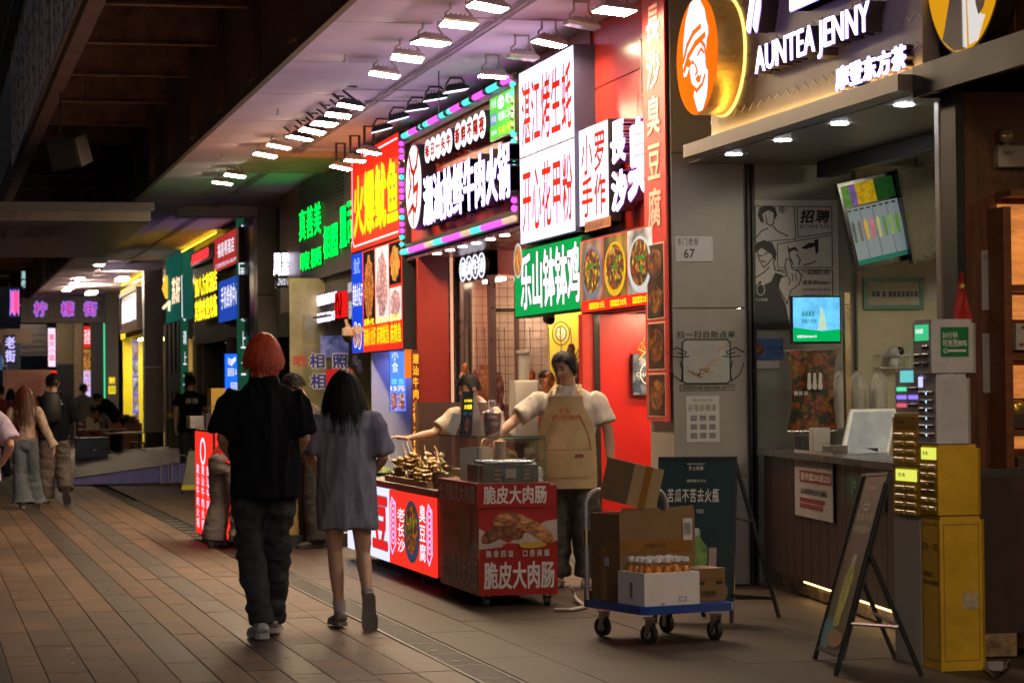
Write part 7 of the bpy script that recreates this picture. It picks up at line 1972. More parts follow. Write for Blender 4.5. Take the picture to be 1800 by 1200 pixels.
b=B();f_=aZ(1370,1084);b.tube([bot_r+V((0,0,.08)),f_.lerp(top_r,.12)],.01,6);b.tube([bot_r.lerp(top_r,.6),f_.lerp(top_r,.6)],.006,6);b.tube([f_.lerp(top_r,.12),(f_-ub*WB_).lerp(top_l,.12)],.01,6);b.ob('brace',BLKF,t)
g0=aZ(1432,1158);g1=aZ(1469,1187);b0_=aZ(1575,1158);b1_=aZ(1620,1187)
tl=g0.lerp(b0_,.42);tr_=g1.lerp(b1_,.42)
def atd(px,py,ref):
 d_=ray(px,py);return C0+d_*((ref-C0).dot(FW))
TL=atd(1521,836,tl);TR=atd(1558,847,tr_)
LL=g0.lerp(TL,.065);LR=g1.lerp(TR,.10)
m_=mt('brown_poster',(.17,.14,.10),.35,var=.15,scale=3)
t,pl,W,H=aboard('sandwich_board','brown tea poster board seen almost edge on in front of the tea counter',LL,LR,TR,TL,None,None,m_,None)
txt(pl,'苦瓜不苦',.2*W,.74*H,.85*W,.785*H,CRM,t,c=.002,bold=.0);txt(pl,'千杯醒着的',.12*W,.67*H,.85*W,.715*H,CRM,t,c=.002,bold=.0)
txt(pl,'沪上阿姨',.4*W,.92*H,.65*W,.935*H,CRM,t,c=.002)
b=B();b.ring(pl,.5*W,.82*H,.12*W,.02*H,.008,.001,.003);b.ob('arc_print',CRM,t)
b=B();b.poly(pl,[(.38*W,.14*H),(.62*W,.15*H),(.70*W,.40*H),(.62*W,.50*H),(.50*W,.50*H),(.38*W,.40*H)],.001,.003);b.ob('bottle_print',mt('lime_bottle_print',(.55,.60,.14),.4,var=.4,scale=9),t)
b=B();b.pb(pl,.50*W,.50*H,.64*W,.55*H,.001,.003);b.ob('cap_print',mt('pale_cap_print',(.35,.38,.36)),t)
b=B();b.ell(pl,.25*W,.10*H,.28*W,.09*H,.001,.0025,20);b.ob('glass_print',mt('aqua_print_dim',(.14,.34,.38),.3),t)
b=B();b.ell(pl,.6*W,.08*H,.3*W,.05*H,.0025,.004,20);b.ob('board_print',mt('tan_print',(.45,.26,.12),.4),t)
for i,(g,T_)in enumerate(((g0,TL),(g1,TR))):
 b=B();b.tube([g,g.lerp(T_,1.0)],.013,8);b.ob('front_leg',BLKF,t)
for i,(g,T_)in enumerate(((b0_,TL),(b1_,TR))):
 fr_pt=(g0 if i==0 else g1).lerp(T_,.62 if i else.60);b=B();b.tube([g,fr_pt+V((.01,.0,.02))],.013,8);b.ob('back_leg',BLKF,t)
b=B();m0,m1=g0.lerp(TL,.22),b0_.lerp(g0.lerp(TL,.6),.30)
b.tube([g1.lerp(TR,.27),b1_.lerp(g1.lerp(TR,.6),.42)],.010,6);b.tube([b0_.lerp(g0.lerp(TL,.6),.42),b1_.lerp(g1.lerp(TR,.6),.42)],.009,6);b.ob('brace',mt('grey_purple_bar',(.2,.15,.2),.3,metal=.5),t)
# ---- far left of the arcade: ramp, crates, tables
RP0,RP1=aZ(168,851),aZ(345,846)
t=thing('steel_ramp','low steel ramp with a lavender lit side wall in the middle distance','ramp',RP0)
H1=.28
b=B();zL=.10
b.add([RP0+V((-1.0,.0,0)),RP1+V((.6,0,0)),RP1+V((.6,0,H1+.12)),RP0+V((-1.0,.0,.015)),RP0+V((-1.0,9,0)),RP1+V((.6,9,0)),RP1+V((.6,9,H1+.12)),RP0+V((-1.0,9,.20))],
      [(0,1,2,3),(5,4,7,6),(3,2,6,7),(4,0,3,7),(1,5,6,2)]);b.ob('ramp_body',mt('lavender_light_tint',(.26,.24,.70),.45,var=.1),t)  # lavender light on the side is put into its base colour
b=B();b.add([RP0+V((-1.0,-.02,.018)),RP1+V((.6,-.02,H1+.123)),RP1+V((.6,9,H1+.125)),RP0+V((-1.0,9,.205)),RP0+V((-1.0,-.02,.03)),RP1+V((.6,-.02,H1+.14)),RP1+V((.6,9,H1+.14)),RP0+V((-1.0,9,.22))],[(3,2,1,0),(4,5,6,7),(0,1,5,4),(2,3,7,6),(1,2,6,5),(3,0,4,7)]);b.ob('ramp_plate',mt('ramp_plate',(.028,.022,.017),.55,metal=.0,var=.2),t)
q0,q1=aZ(283,849),aZ(322,846)
t=thing('wire_rack','low white wire rack standing in front of the lavender ramp','rack',q0)
b=B();b.sm=True
for k in range(4):
 p=q0.lerp(q1,k/3);b.tube([p,p+V((0,0,.42)),p+V((.05,0,.44)),p+V((.15,0,.44)),p+V((.18,0,.42)),p+V((.18,0,0))],.008,6)
b.tube([q0,q1+V((.18,0,0))],.008,6);b.ob('wires',mt('white_wire',(.5,.5,.62),.4),t)
def crate(px0,px1,y0,y1,D,lab,m,i):
 a=aY(px0,y1,D);c=aY(px1,y0,D);t=thing('folding_crate',lab,'crate',((a.x+c.x)/2,D,a.z))
 pl=plY(a.x,D,a.z);W,H=c.x-a.x,c.z-a.z
 b=B();b.pb(pl,0,0,W,H-.01,-.35,0);b.ob('crate_body',m,t)
 b=B();b.fr(pl,0,0,W,H-.01,.03,0,.02)
 for k in range(1,5):b.pb(pl,k*W/5-.01,.03,k*W/5+.01,H-.04,0,.012)
 b.ob('rib',m,t)
for i,(y0,y1,c)in enumerate(((767,789,(.01,.045,.14)),(789,822,(.008,.035,.12)))):
 crate(134,190,y0,y1,47,['upper blue folding crate of the stack by the tables','lower blue folding crate of the stack by the tables'][i],mt('crate_blue_%s'%['a','b'][i],c,.45),i)
def table(px0,px1,py,D,lab,h):
 a=aY(px0,py,D);c=aY(px1,py,D);t=thing('folding_table',lab,'table',((a.x+c.x)/2,D,a.z-h))
 b=B();b.box((a.x,D,a.z-.03),(c.x,D+.7,a.z));b.ob('table_top',mt('pale_table',(.42,.36,.30),.4),t)
 for x in(a.x+.06,c.x-.09):
  for y in(D+.04,D+.62):
   b=B();b.box((x,y,a.z-h),(x+.03,y+.03,a.z-.03));b.ob('leg',DARK,t)
 return a,c
a,c=table(139,222,754,51,'pale folding table nearest the crates with food boxes',.72)
a2,c2=table(183,256,760,50,'second pale folding table right of the first',.74)
rr=random.Random(3)
TB=[(mt('white_box_food',(.55,.5,.48),.5),'white'),(mt('brown_box_food',(.25,.12,.06),.5),'brown'),(mt('red_box_food',(.4,.06,.05),.5),'red'),(mt('dark_box_food',(.05,.04,.04),.5),'dark')]
for i,(x,lab)in enumerate(((.15,'white carton of food at the left end of the far table'),(.30,'low white tray on the far table'),(.45,'clear dark jar on the far table'),(.58,'brown food box on the far table'),(.75,'red food box at the right end of the far table'))):
 xx=a.x+(c.x-a.x)*x;w_=.16;h_=(.18,.08,.14,.1,.09)[i]
 b=B();b.box((xx,51.1,a.z),(xx+w_,51.4,a.z+h_),.0);b.poly(plY(xx,51.1,a.z),[(.02,h_),(w_-.02,h_),(w_-.04,h_+.04),(.04,h_+.03)],-.2,-.05);b.ob('food_box',TB[(0,0,3,1,2)[i]][0],None,lab,'food box')
a3=aY(140,745,56);c3=aY(250,720,56)
t=thing('food_stall_counter','low lit food stall counter where customers choose food','counter',(a3.x,56,0))
b=B();b.box((a3.x,56,0),(c3.x,57,a3.z));b.ob('counter_body',mt('counter_red_brown',(.40,.14,.09),.5),t)
b=B()
for k in range(16):x=a3.x+.1+k*(c3.x-a3.x-.2)/16;b.box((x,56.1,a3.z),(x+.12,56.4,a3.z+rr.uniform(.06,.22)))
b.ob('goods',mt('mixed_goods',(.55,.38,.25),.5,var=.6,scale=5),t,kind='stuff')
q=aZ(325,868)
t=thing('wet_floor_sign','small yellow and grey folding floor sign beside the red glowing counter','floor sign',q)
pl=plY(q.x,q.y,0);b=B();b.poly(pl,[(-.05,.06),(.28,.06),(.22,.62),(.06,.62)],0,.015);b.ob('panel',mt('grey_poster_back',(.2,.2,.16),.5),t)
b=B();b.poly(pl,[(-.05,.06),(.28,.06),(.27,.13),(-.04,.13)],.016,.02);b.ob('yellow_band',mt('safety_yellow',(.6,.5,.02),.4),t)
b=B();b.tube([(q.x-.04,q.y,.0),(q.x-.02,q.y,.1)],.01,6);b.tube([(q.x+.27,q.y,.0),(q.x+.25,q.y,.1)],.01,6);b.tube([(q.x-.02,q.y+.3,0),(q.x+.06,q.y+.02,.6)],.01,6);b.tube([(q.x+.27,q.y+.3,0),(q.x+.22,q.y+.02,.6)],.01,6);b.ob('leg',DARK,t)
q=aZ(303,822);t=thing('dark_green_cart','dark green covered cart before the barred gate','cart',q)
b=B();b.box((q.x,q.y,.1),(q.x+.65,q.y+.5,.95));b.ob('body',mt('dark_green_cover',(.02,.05,.035),.5,var=.2),t)
b=B();b.box((q.x,q.y-.02,.8),(q.x+.65,q.y,.98));b.ob('navy_panel',mt('navy_panel',(.02,.03,.07),.5),t)
b=B();b.sm=True;b.tube([(q.x-.04,q.y,0),(q.x-.04,q.y,1.0)],.025,8);b.ob('post',mt('grey_metal',(.2,.18,.16)),t)
b=B();b.sm=True;b.sph((q.x-.04,q.y,1.02),.06,n=10,m=8);b.ob('yellow_knob',mt('safety_yellow',(.6,.5,.02)),t)
q=aZ(243,815);t=thing('metal_stool','black metal stool under the second pale table','stool',q)
b=B();b.box((q.x-.15,q.y-.15,.43),(q.x+.15,q.y+.15,.46));b.ob('seat',DARK,t)
for sx_ in(-1,1):
 for sy_ in(-1,1):b=B();b.tube([(q.x+sx_*.18,q.y+sy_*.18,0),(q.x+sx_*.12,q.y+sy_*.12,.43)],.012,6);b.ob('leg',DARK,t)
# ================================================================== PEOPLE
SKIN=mt('skin',(.50,.29,.20),.5,var=.06,scale=10,spec=.35)
SKIN.node_tree.nodes['Principled BSDF'].inputs['Subsurface Weight'].default_value=.12
SKIN.node_tree.nodes['Principled BSDF'].inputs['Subsurface Scale'].default_value=.01
HAIRB=mt('black_hair',(.010,.007,.007),.55,spec=.25,var=.3,scale=30)
def fuse(b,voxel,smooth=4,fold=None,sm=.5):
 """one continuous surface from overlapping closed tubes"""
 me=b.me(False);o=bpy.data.objects.new('f',me);TS.collection.objects.link(o)
 r=o.modifiers.new('r','REMESH');r.mode='VOXEL';r.voxel_size=voxel
 s_=o.modifiers.new('s','SMOOTH');s_.iterations=smooth;s_.factor=sm
 vl=TS.view_layers[0];vl.update();dg=vl.depsgraph;dg.update()
 m2=bpy.data.meshes.new_from_object(o.evaluated_get(dg),depsgraph=dg)
 bpy.data.objects.remove(o)
 if fold:
  nn=[v.normal.copy()for v in m2.vertices]
  for v,n_ in zip(m2.vertices,nn):v.co+=n_*fold(v.co)
 out=B();out.v=[v.co.copy()for v in m2.vertices];out.f=[tuple(p.vertices)for p in m2.polygons];out.sm=True
 bpy.data.meshes.remove(m2)
 return out
def folds(kind,amp,seed=0,inv=None):
 def f(p):
  q=(inv@p)if inv else p
  q=q+V((seed*3.1,seed*1.7,0))
  if kind=='hang':s_=V((q.x*9,q.y*9,q.z*2.2))
  elif kind=='leg':s_=V((q.x*5+q.z*3,q.y*5-q.z*2,q.z*8))
  else:s_=V((q.x*7+q.z*4,q.y*7,q.z*6-q.x*3))
  a=1-abs(noise.noise(s_))*2.2
  c=1-abs(noise.noise(s_*2.1+V((5,5,5))))*2.2
  return amp*(a*.7+c*.35-.35)
 return f
def headmesh(c,R,s=1.0,jaw=1.0):
 b=B();b.sm=True;n,m=44,34
 for i in range(m+1):
  th=min(max(pi*i/m,.03),pi-.03)
  for j in range(n):
   an=2*pi*j/n
   x,y,z=sin(th)*cos(an),sin(th)*sin(an),cos(th)
   wx,wy,wz=.074,.094,.116
   X,Y,Z=x*wx,y*wy,z*wz
   if z<0:
    X*=1-.34*(-z)**1.6*jaw
    if y>0:Y*=1-.06*(-z)
    else:Y*=1-.40*min(1,(-z)*1.1);
   if y>0:
    fl=max(0,y)**.5
    Y*=1-.05*fl
    g=lambda u,a,w_:exp(-((u-a)/w_)**2)
    nose=(g(z,-.22,.09)*g(x,0,.13)*.021+g(z,-.06,.16)*g(x,0,.085)*.012)
    sock=-(g(abs(x),.40,.17)*g(z,.06,.10))*.0085
    brow=g(z,.20,.07)*g(abs(x),.35,.28)*.004
    lip=(g(z,-.47,.035)+g(z,-.56,.04))*g(x,0,.22)*.006-g(z,-.515,.015)*g(x,0,.22)*.003
    chin=g(z,-.86,.12)*g(x,0,.2)*.007
    cheek=g(abs(x),.62,.2)*g(z,-.15,.2)*.003
    Y+=(nose+sock+brow+lip+chin+cheek)
   b.v.append(c+R@(V((X,Y,Z))*s))
 for i in range(m):
  for j in range(n):b.f.append((i*n+j,(i+1)*n+j,(i+1)*n+(j+1)%n,i*n+(j+1)%n))
 b.f.append(tuple(range(n)));b.f.append(tuple(m*n+j for j in range(n-1,-1,-1)))
 for sx in(-1,1):
  k=len(b.v);b.sph((0,0,0),.012,.020,.032,10,8)
  for v in b.v[k:]:
   w_=V((sx*.073+v.x+sx*abs(v.y)*.2,-.004+v.y,-.006+v.z))*s;v.xyz=c+R@w_
 return b
def hand(b,wr,d,nrm,s=1.0,curl=.5,side=1,spread=.12,thumb=.7):
 """palm and five fingers; d points along the fingers, nrm out of the back of the hand"""
 d=V(d).normalized();nrm=(V(nrm)-d*V(nrm).dot(d)).normalized();lat=d.cross(nrm)*side
 b.loft([(wr-d*.02*s,.026*s,.020*s,lat),(wr+d*.015*s,.028*s,.018*s,lat),(wr+d*.05*s,.038*s,.016*s,lat),(wr+d*.085*s,.040*s,.014*s,lat),(wr+d*.098*s,.036*s,.010*s,lat)],12)
 for k,(off,L)in enumerate(((.030,.070),(.010,.080),(-.010,.075),(-.029,.060))):
  p=wr+d*.085*s+lat*off*s
  ang=0;pts=[p];rad=[.0088*s]
  dd=(d+lat*(off*spread*14)).normalized()
  for q in range(3):
   ang+=curl*(.55 if q==0 else.75)
   v_=dd*cos(ang)-nrm*sin(ang)
   pts.append(pts[-1]+v_*L*(.45,.32,.25)[q]*s);rad.append((.0082,.0075,.0058)[q]*s)
  b.tube(pts,rad,8)
 p=wr+d*.025*s+lat*.030*s
 t1=(d*.75+lat*thumb-nrm*.25).normalized();t2=(d*.95+lat*.2-nrm*(.2+curl*.4)).normalized()
 b.tube([p-t1*.015*s,p+t1*.032*s,p+t1*.032*s+t2*.03*s,p+t1*.032*s+t2*.052*s],[.013*s,.0115*s,.0095*s,.007*s],8)
def strands(c,R,s,n,fn,width,seed=1,top=.2,crown=V((0,-.35,.94)),m=None,rad=(.082,.104,.124),segs=8,hz=None):
 """hair as many tapering locks; fn(dirvector) -> (length, outward drift) or None"""
 rr=random.Random(seed);b=B();b.sm=True
 cr=crown.normalized()
 tmp=cr.cross(V((1,0,0))).normalized();tmp2=cr.cross(tmp)
 for k in range(n):
  az=rr.uniform(0,2*pi);po=rr.random()**.7*1.75
  d0=(cr*cos(po)+(tmp*cos(az)+tmp2*sin(az))*sin(po)).normalized()
  q=fn(d0,rr)
  if not q:continue
  L,drift,fall=q
  down=(tmp*cos(az)+tmp2*sin(az))
  p=V((d0.x*rad[0],d0.y*rad[1],d0.z*rad[2]));pts=[p.copy()]
  step=L/segs
  vel=(down*cos(po)-cr*sin(po)).normalized()if po>.1 else down
  lift=rr.uniform(.98,1.08)
  sw=V((rr.uniform(-.2,.2),rr.uniform(-.2,.2),0))
  for i in range(segs):
   vel=(vel+V((0,0,-1))*fall*.35+sw*.12+V((p.x,p.y,0))*drift).normalized()
   p=p+vel*step
   e=sqrt((p.x/rad[0])**2+(p.y/rad[1])**2+(p.z/rad[2])**2)
   if e<lift and p.z>-.10:p=p*(lift/e)
   pts.append(p.copy())
  w_=width*rr.uniform(.6,1.2)
  rs=[w_*(1-(i/segs)**2*.85)for i in range(segs+1)]
  pw=[c+R@(x*s)for x in pts]
  st=[]
  for i in range(len(pw)):
   out_=R@V((pts[i].x,pts[i].y,max(0,pts[i].z)))
   t_=(pw[min(i+1,segs)]-pw[max(i-1,0)])
   sd=t_.cross(out_)
   if sd.length<1e-6:sd=V((1,0,0))
   st.append((pw[i],rs[i]*s,rs[i]*.38*s,sd.normalized()))
  b.loft(st,5)
 return b
def cap(b,c,R,s,zcut,rad=(.079,.100,.120),front=.3):
 k=len(b.v);n,m=24,12
 for i in range(m+1):
  for j in range(n):
   an=2*pi*j/n
   lim=1.05+(.85 if sin(an)<.2 else.85-.92*min(1,(sin(an)-.2)/.5))*zcut
   th=max(.02,lim*i/m)
   d_=V((sin(th)*cos(an)*rad[0],sin(th)*sin(an)*rad[1],cos(th)*rad[2]))
   b.v.append(c+R@(d_*s))
 for i in range(m):
  for j in range(n):b.f.append((k+i*n+j,k+(i+1)*n+j,k+(i+1)*n+(j+1)%n,k+i*n+(j+1)%n))
 return b
ORDR={}
def person(label,loc,heading,h=1.75,J=None,face=(0,1,0),hair=None,skinparts=True,vox=.012,group=None,
           top=None,pants=None,shoes=None,hands=(.5,.5),build=1.0,handn=None,eyes=True,legs_bare=False,arms=True,mask=False,glasses=False):
 """J: joints in the person's own frame (x right, y ahead, z up), metres at 1.75 m"""
 k=h/1.75
 D=dict(pelvis=(0,0,.95),waist=(0,0,1.08),chest=(0,0,1.29),neck=(0,-.01,1.46),head=(0,.015,1.61),
             shL=(-.18,-.01,1.41),shR=(.18,-.01,1.41),elL=(-.24,-.03,1.13),elR=(.24,-.03,1.13),wrL=(-.25,.06,.89),wrR=(.25,.06,.89),
             hiL=(-.09,0,.92),hiR=(.09,0,.92),knL=(-.10,.02,.50),knR=(.10,.02,.50),anL=(-.10,0,.09),anR=(.10,0,.09),
             ftL=(-.12,1,0),ftR=(.12,1,0),hdL=(0,.2,-1),hdR=(0,.2,-1))
 if J:D.update(J)
 ch_,sh_=cos(heading),sin(heading)
 base=V((loc[0],loc[1],loc[2]if len(loc)>2 else 0))
 RM=Matrix(((ch_,sh_,0),(-sh_,ch_,0),(0,0,1)))
 P={n:base+RM@(V(p)*k)for n,p in D.items()if n[:2]not in('ft','hd')}
 DR={n:(RM@V(p)).normalized()for n,p in D.items()if n[:2]in('ft','hd')}
 rt=RM@V((1,0,0));fw=RM@V((0,1,0));up=V((0,0,1))
 t=thing('person',label,'person',base,group)
 w_=build*k
 # --- body
 b=B()
 b.loft([(P['pelvis']-up*.05*k,.11*w_,.09*w_,rt),(P['pelvis'],.15*w_,.105*w_,rt),(P['waist'],.125*w_,.09*w_,rt),(P['chest'],.15*w_,.105*w_,rt),((P['shL']+P['shR'])/2-up*.04,.13*w_,.07*w_,rt),(P['neck'],.055*w_,.052*w_,rt)],16)
 nk=(P['neck']-P['chest']).normalized()
 b.loft([(P['neck']-nk*.06*k,.065*w_,.06*w_,rt),(P['neck'],.054*w_,.054*w_,rt),(P['neck'].lerp(P['head'],.45),.050*w_,.052*w_,rt),(P['neck'].lerp(P['head'],.8),.05*w_,.055*w_,rt)],14)
 for s_ in 'LR':
  H_,K_,A_=P['hi'+s_],P['kn'+s_],P['an'+s_]
  b.loft([(H_+up*.03,.085*w_,.085*w_,rt),(H_.lerp(K_,.3),.080*w_,.082*w_,rt),(H_.lerp(K_,.7),.062*w_,.064*w_,rt),(K_,.050*w_,.052*w_,rt)],12)
  calf=K_.lerp(A_,.3)
  b.loft([(K_,.051*w_,.052*w_,rt),(calf,.051*w_,.057*w_,rt),(K_.lerp(A_,.65),.040*w_,.043*w_,rt),(A_,.031*w_,.036*w_,rt),(A_-(K_-A_).normalized()*.03,.033*w_,.04*w_,rt)],12)
  if arms:
   S_,E_,W_=P['sh'+s_],P['el'+s_],P['wr'+s_]
   b.loft([(S_-up*.03,.036*w_,.036*w_),(S_.lerp(E_,.35),.042*w_,.042*w_),(E_,.037*w_,.037*w_),(E_.lerp(W_,.3),.039*w_,.037*w_),(W_,.026*w_,.021*w_),(W_+(W_-E_).normalized()*.01,.026*w_,.02*w_)],12)
 bb=fuse(b,vox,3)
 fd=(RM@V(face)).normalized();hr=fd.cross(up).normalized();hu=hr.cross(fd)
 HR=Matrix((hr,fd,hu)).transposed();hs=.96*k
 hc=P['head']
 hm=headmesh(hc,HR,hs);bb.add(hm.v,hm.f)
 if arms:
  hn=handn or{}
  for i,s_ in enumerate('LR'):
   if('wr'+s_)in(hn.get('hide')or()):continue
   d_=DR['hd'+s_];nr=hn.get(s_)
   nr=(RM@V(nr)).normalized()if nr else(rt*(1 if s_=='R' else-1))
   hand(bb,P['wr'+s_],d_,nr,k*.95,hands[i],side=(1 if s_=='R' else-1))
 bb.sm=True
 bo=bb.ob('body',SKIN,t)
 if eyes:
  for sx in(-1,1):
   e=B();e.sm=True;e.sph((0,0,0),.0125,.006,.0052,12,8)
   for v in e.v:v.xyz=hc+HR@((V((sx*.029,.0815,.006))+v)*hs)
   e.ob('eye',mt('dark_eye',(.02,.012,.01),.2),t)
   e=B();e.sm=True;e.loft([((sx*.012,.0885,.027),.003,.0035),((sx*.030,.0855,.032),.0035,.004),((sx*.048,.074,.027),.002,.002)],6)
   for v in e.v:v.xyz=hc+HR@(v*hs)
   e.ob('eyebrow',HAIRB,t)
  e=B();e.sm=True;e.loft([((-.018,.0885,-.060),.0012,.002),((-.006,.094,-.058),.003,.005),((.006,.094,-.058),.003,.005),((.018,.0885,-.060),.0012,.002)],8)
  for v in e.v:v.xyz=hc+HR@(v*hs)
  e.ob('lips',mt('lip',(.38,.13,.11),.4),t)
 if glasses:
  e=B();e.sm=True
  for sx in(-1,1):
   pts=[V((sx*(.030+.019*cos(a)),.098,.006+.014*sin(a)))for a in[i*pi/6 for i in range(13)]]
   e.tube(pts,.0015,5);e.tube([(sx*.049,.096,.008),(sx*.074,.0,.01)],.0015,5)
  e.tube([(-.011,.099,.008),(.011,.099,.008)],.0015,5)
  for v in e.v:v.xyz=hc+HR@(v*hs)
  e.ob('glasses',BLACK,t)
 if mask:
  e=B();e.sm=True;e.sph((0,0,0),.056,.035,.045,16,10)
  for v in e.v:v.xyz=hc+HR@((V((0,.068,-.055))+v)*hs)
  e.ob('face_mask',mt('pale_mask',(.5,.52,.55),.7),t)
 if hair:
  kind,hm_,amt=hair[0],hair[1],hair[2]
  if kind=='short':
   def fn(d,rr):
    if d.y>.35 and d.z<.45:return None
    if d.z<-.25:return None
    if d.y>.6 and d.z<.62:return None
    if d.y>.15:return(.018+rr.uniform(0,.008),.5,.0)
    return(.045+.03*max(0,d.z)+rr.uniform(0,.02),.1,.5 if d.z<.4 else.25)
  elif kind=='crop':
   def fn(d,rr):
    if d.y>.35 and d.z<.5:return None
    if d.z<-.2:return None
    return(.022+.012*max(0,d.z),.25,.0)
  elif kind=='mushroom':
   def fn(d,rr):
    if d.y>.5 and d.z<.1:return None
    return(max(.05,.085+.09*max(0,d.z))+rr.uniform(-.02,.02),rr.uniform(-.9,.3)if d.z<0 else.5,.9)
  elif kind=='long':
   Lh=hair[3]
   def fn(d,rr):
    if d.y>.45 and d.z<.35:return None
    if d.y>.2 and d.z<0:return None
    return(Lh*rr.uniform(.75,1.05),.15,1.25)
  b=strands(hc,HR,hs,amt,fn,.0058 if kind!='crop' else.005,m=None,rad=(.080,.101,.121)if kind!='mushroom' else(.090,.108,.127),segs=5 if kind=='crop' else 9,seed=len(label))
  cp_=B();cap(cp_,hc,HR,hs,1.0 if kind!='crop' else.85,rad=(.080,.101,.121)if kind!='mushroom' else(.088,.106,.125));b.add(cp_.v,cp_.f)
  if kind=='long':
   Lh=hair[3];k0=len(b.v)
   n=10
   b.loft([(hc+HR@(V((0,-.035,.06))*hs),.07*k,.05*k,rt),(hc+HR@(V((0,-.04,-.03))*hs),.075*k,.055*k,rt),(hc+HR@(V((0,-.055,-.11))*hs),.078*k,.045*k,rt),(hc+V((0,0,-Lh*.55))-fd*.075*k,.085*k,.032*k,rt),(hc+V((0,0,-Lh*.8))-fd*.095*k,.06*k,.02*k,rt),(hc+V((0,0,-Lh*.9))-fd*.10*k,.01*k,.008*k,rt)],14)
  b.ob('hair',hm_,t)
 inv=RM.inverted()
 lo=lambda p:inv@(p-base)
 # --- top
 if top:
  T_=dict(mat=WPRINT,hem=.80,hemr=.19,waistr=.17,chestr=.19,depth=.72,sl=.62,slr=.085,amp=.012,vox=.011,neckr=.075,long=False,kind='hang',name='shirt');T_.update(top)
  b=B()
  hem=P['pelvis']+up*(T_['hem']-D['pelvis'][2])*k if not T_.get('hempt')else base+RM@(V(T_['hempt'])*k)
  ax_=(P['chest']-P['waist']).normalized()
  shm=(P['shL']+P['shR'])/2;shw=(P['shR']-P['shL']).length/2
  dp=T_['depth']
  q=[(hem,T_['hemr']*w_,T_['hemr']*dp*w_,rt),(hem.lerp(P['waist'],.5),(T_['hemr']+T_['waistr'])/2*w_,(T_['hemr']+T_['waistr'])/2*dp*w_,rt),
             (P['waist'],T_['waistr']*w_,T_['waistr']*dp*w_,rt),(P['chest'],T_['chestr']*w_,T_['chestr']*dp*.95*w_,rt),
             (shm-ax_*.07*k,shw*1.0+.012,.112*w_,rt),(shm-ax_*.02*k,shw*.97,.10*w_,rt),(shm+ax_*.012*k,shw*.78,.09*w_,rt),(shm+ax_*.038*k,shw*.48,.08*w_,rt),(P['neck']+ax_*.012*k,T_['neckr']*w_*.9,T_['neckr']*w_*.92,rt)]
  b.loft(q,22)
  for s_ in 'LR':
   S_,E_,W_=P['sh'+s_],P['el'+s_],P['wr'+s_]
   sr=T_['slr']*w_;S_=S_-up*.028*k
   ins=(P['chest']-S_).normalized()*.055
   if T_['long']:
    st=[(S_+ins*.7+up*.012,.034*w_,.05*w_),(S_+ins*.35,.052*w_,.068*w_),(S_.lerp(E_,.15)+ins*.1,.066*w_,.074*w_),(S_.lerp(E_,.4),sr*.95,sr*.95),(E_,sr*.88,sr*.88),(E_.lerp(W_,.5),sr*.85,sr*.85),(E_.lerp(W_,.93),sr*T_.get('cuff',.6),sr*T_.get('cuff',.6))]
   else:
    f_=T_['sl'];st=[(S_+ins*.7+up*.012,.034*w_,.05*w_),(S_+ins*.35,.052*w_,.068*w_),(S_.lerp(E_,f_*.22)+ins*.1,.066*w_,.076*w_),(S_.lerp(E_,f_*.55),sr*.84,sr*.86),(S_.lerp(E_,f_*.8),sr*.98,sr*.92),(S_.lerp(E_,f_),sr*1.04,sr*.95)]
   b.loft(st,14)
  g=fuse(b,T_['vox'],5,lambda p,f=folds(T_['kind'],T_['amp']*k,len(label)%7):f(lo(p)))
  to=g.ob(T_['name'],T_['mat'],t)
 if pants:
  T_=dict(mat=BLACK,rt=.10,rk=.085,rh=.085,waist=.98,hip=.155,amp=.012,vox=.012,stop=0.0,name='trousers',flare=0);T_.update(pants)
  b=B()
  wz=P['pelvis']+(P['waist']-P['pelvis']).normalized()*(T_['waist']-.95)*k
  b.loft([(wz,T_['hip']*.88*w_,.10*w_,rt),(P['pelvis'],T_['hip']*w_,.115*w_,rt),(P['pelvis']-up*.08*k,T_['hip']*.98*w_,.115*w_,rt),(P['pelvis']-up*.14*k,T_['hip']*.7*w_,.09*w_,rt)],18)
  for s_ in 'LR':
   H_,K_,A_=P['hi'+s_],P['kn'+s_],P['an'+s_]
   end=A_.lerp(K_,T_['stop'])
   b.loft([(H_+up*.02,T_['rt']*.95*w_,T_['rt']*w_,rt),(H_.lerp(K_,.35),T_['rt']*w_,T_['rt']*1.03*w_,rt),(K_,T_['rk']*w_,T_['rk']*1.02*w_,rt),(K_.lerp(end,.5),(T_['rk']+T_['rh'])/2*w_,(T_['rk']+T_['rh'])/2*1.03*w_,rt),(K_.lerp(end,.9),T_['rh']*w_,T_['rh']*1.04*w_,rt),(end-up*.015*k,T_['rh']*(1.05+T_['flare'])*w_,T_['rh']*(1.1+T_['flare'])*w_,rt)],14)
  g=fuse(b,T_['vox'],3,lambda p,f=folds('leg',T_['amp']*k,len(label)%5+3):f(lo(p)))
  g.ob(T_['name'],T_['mat'],t)
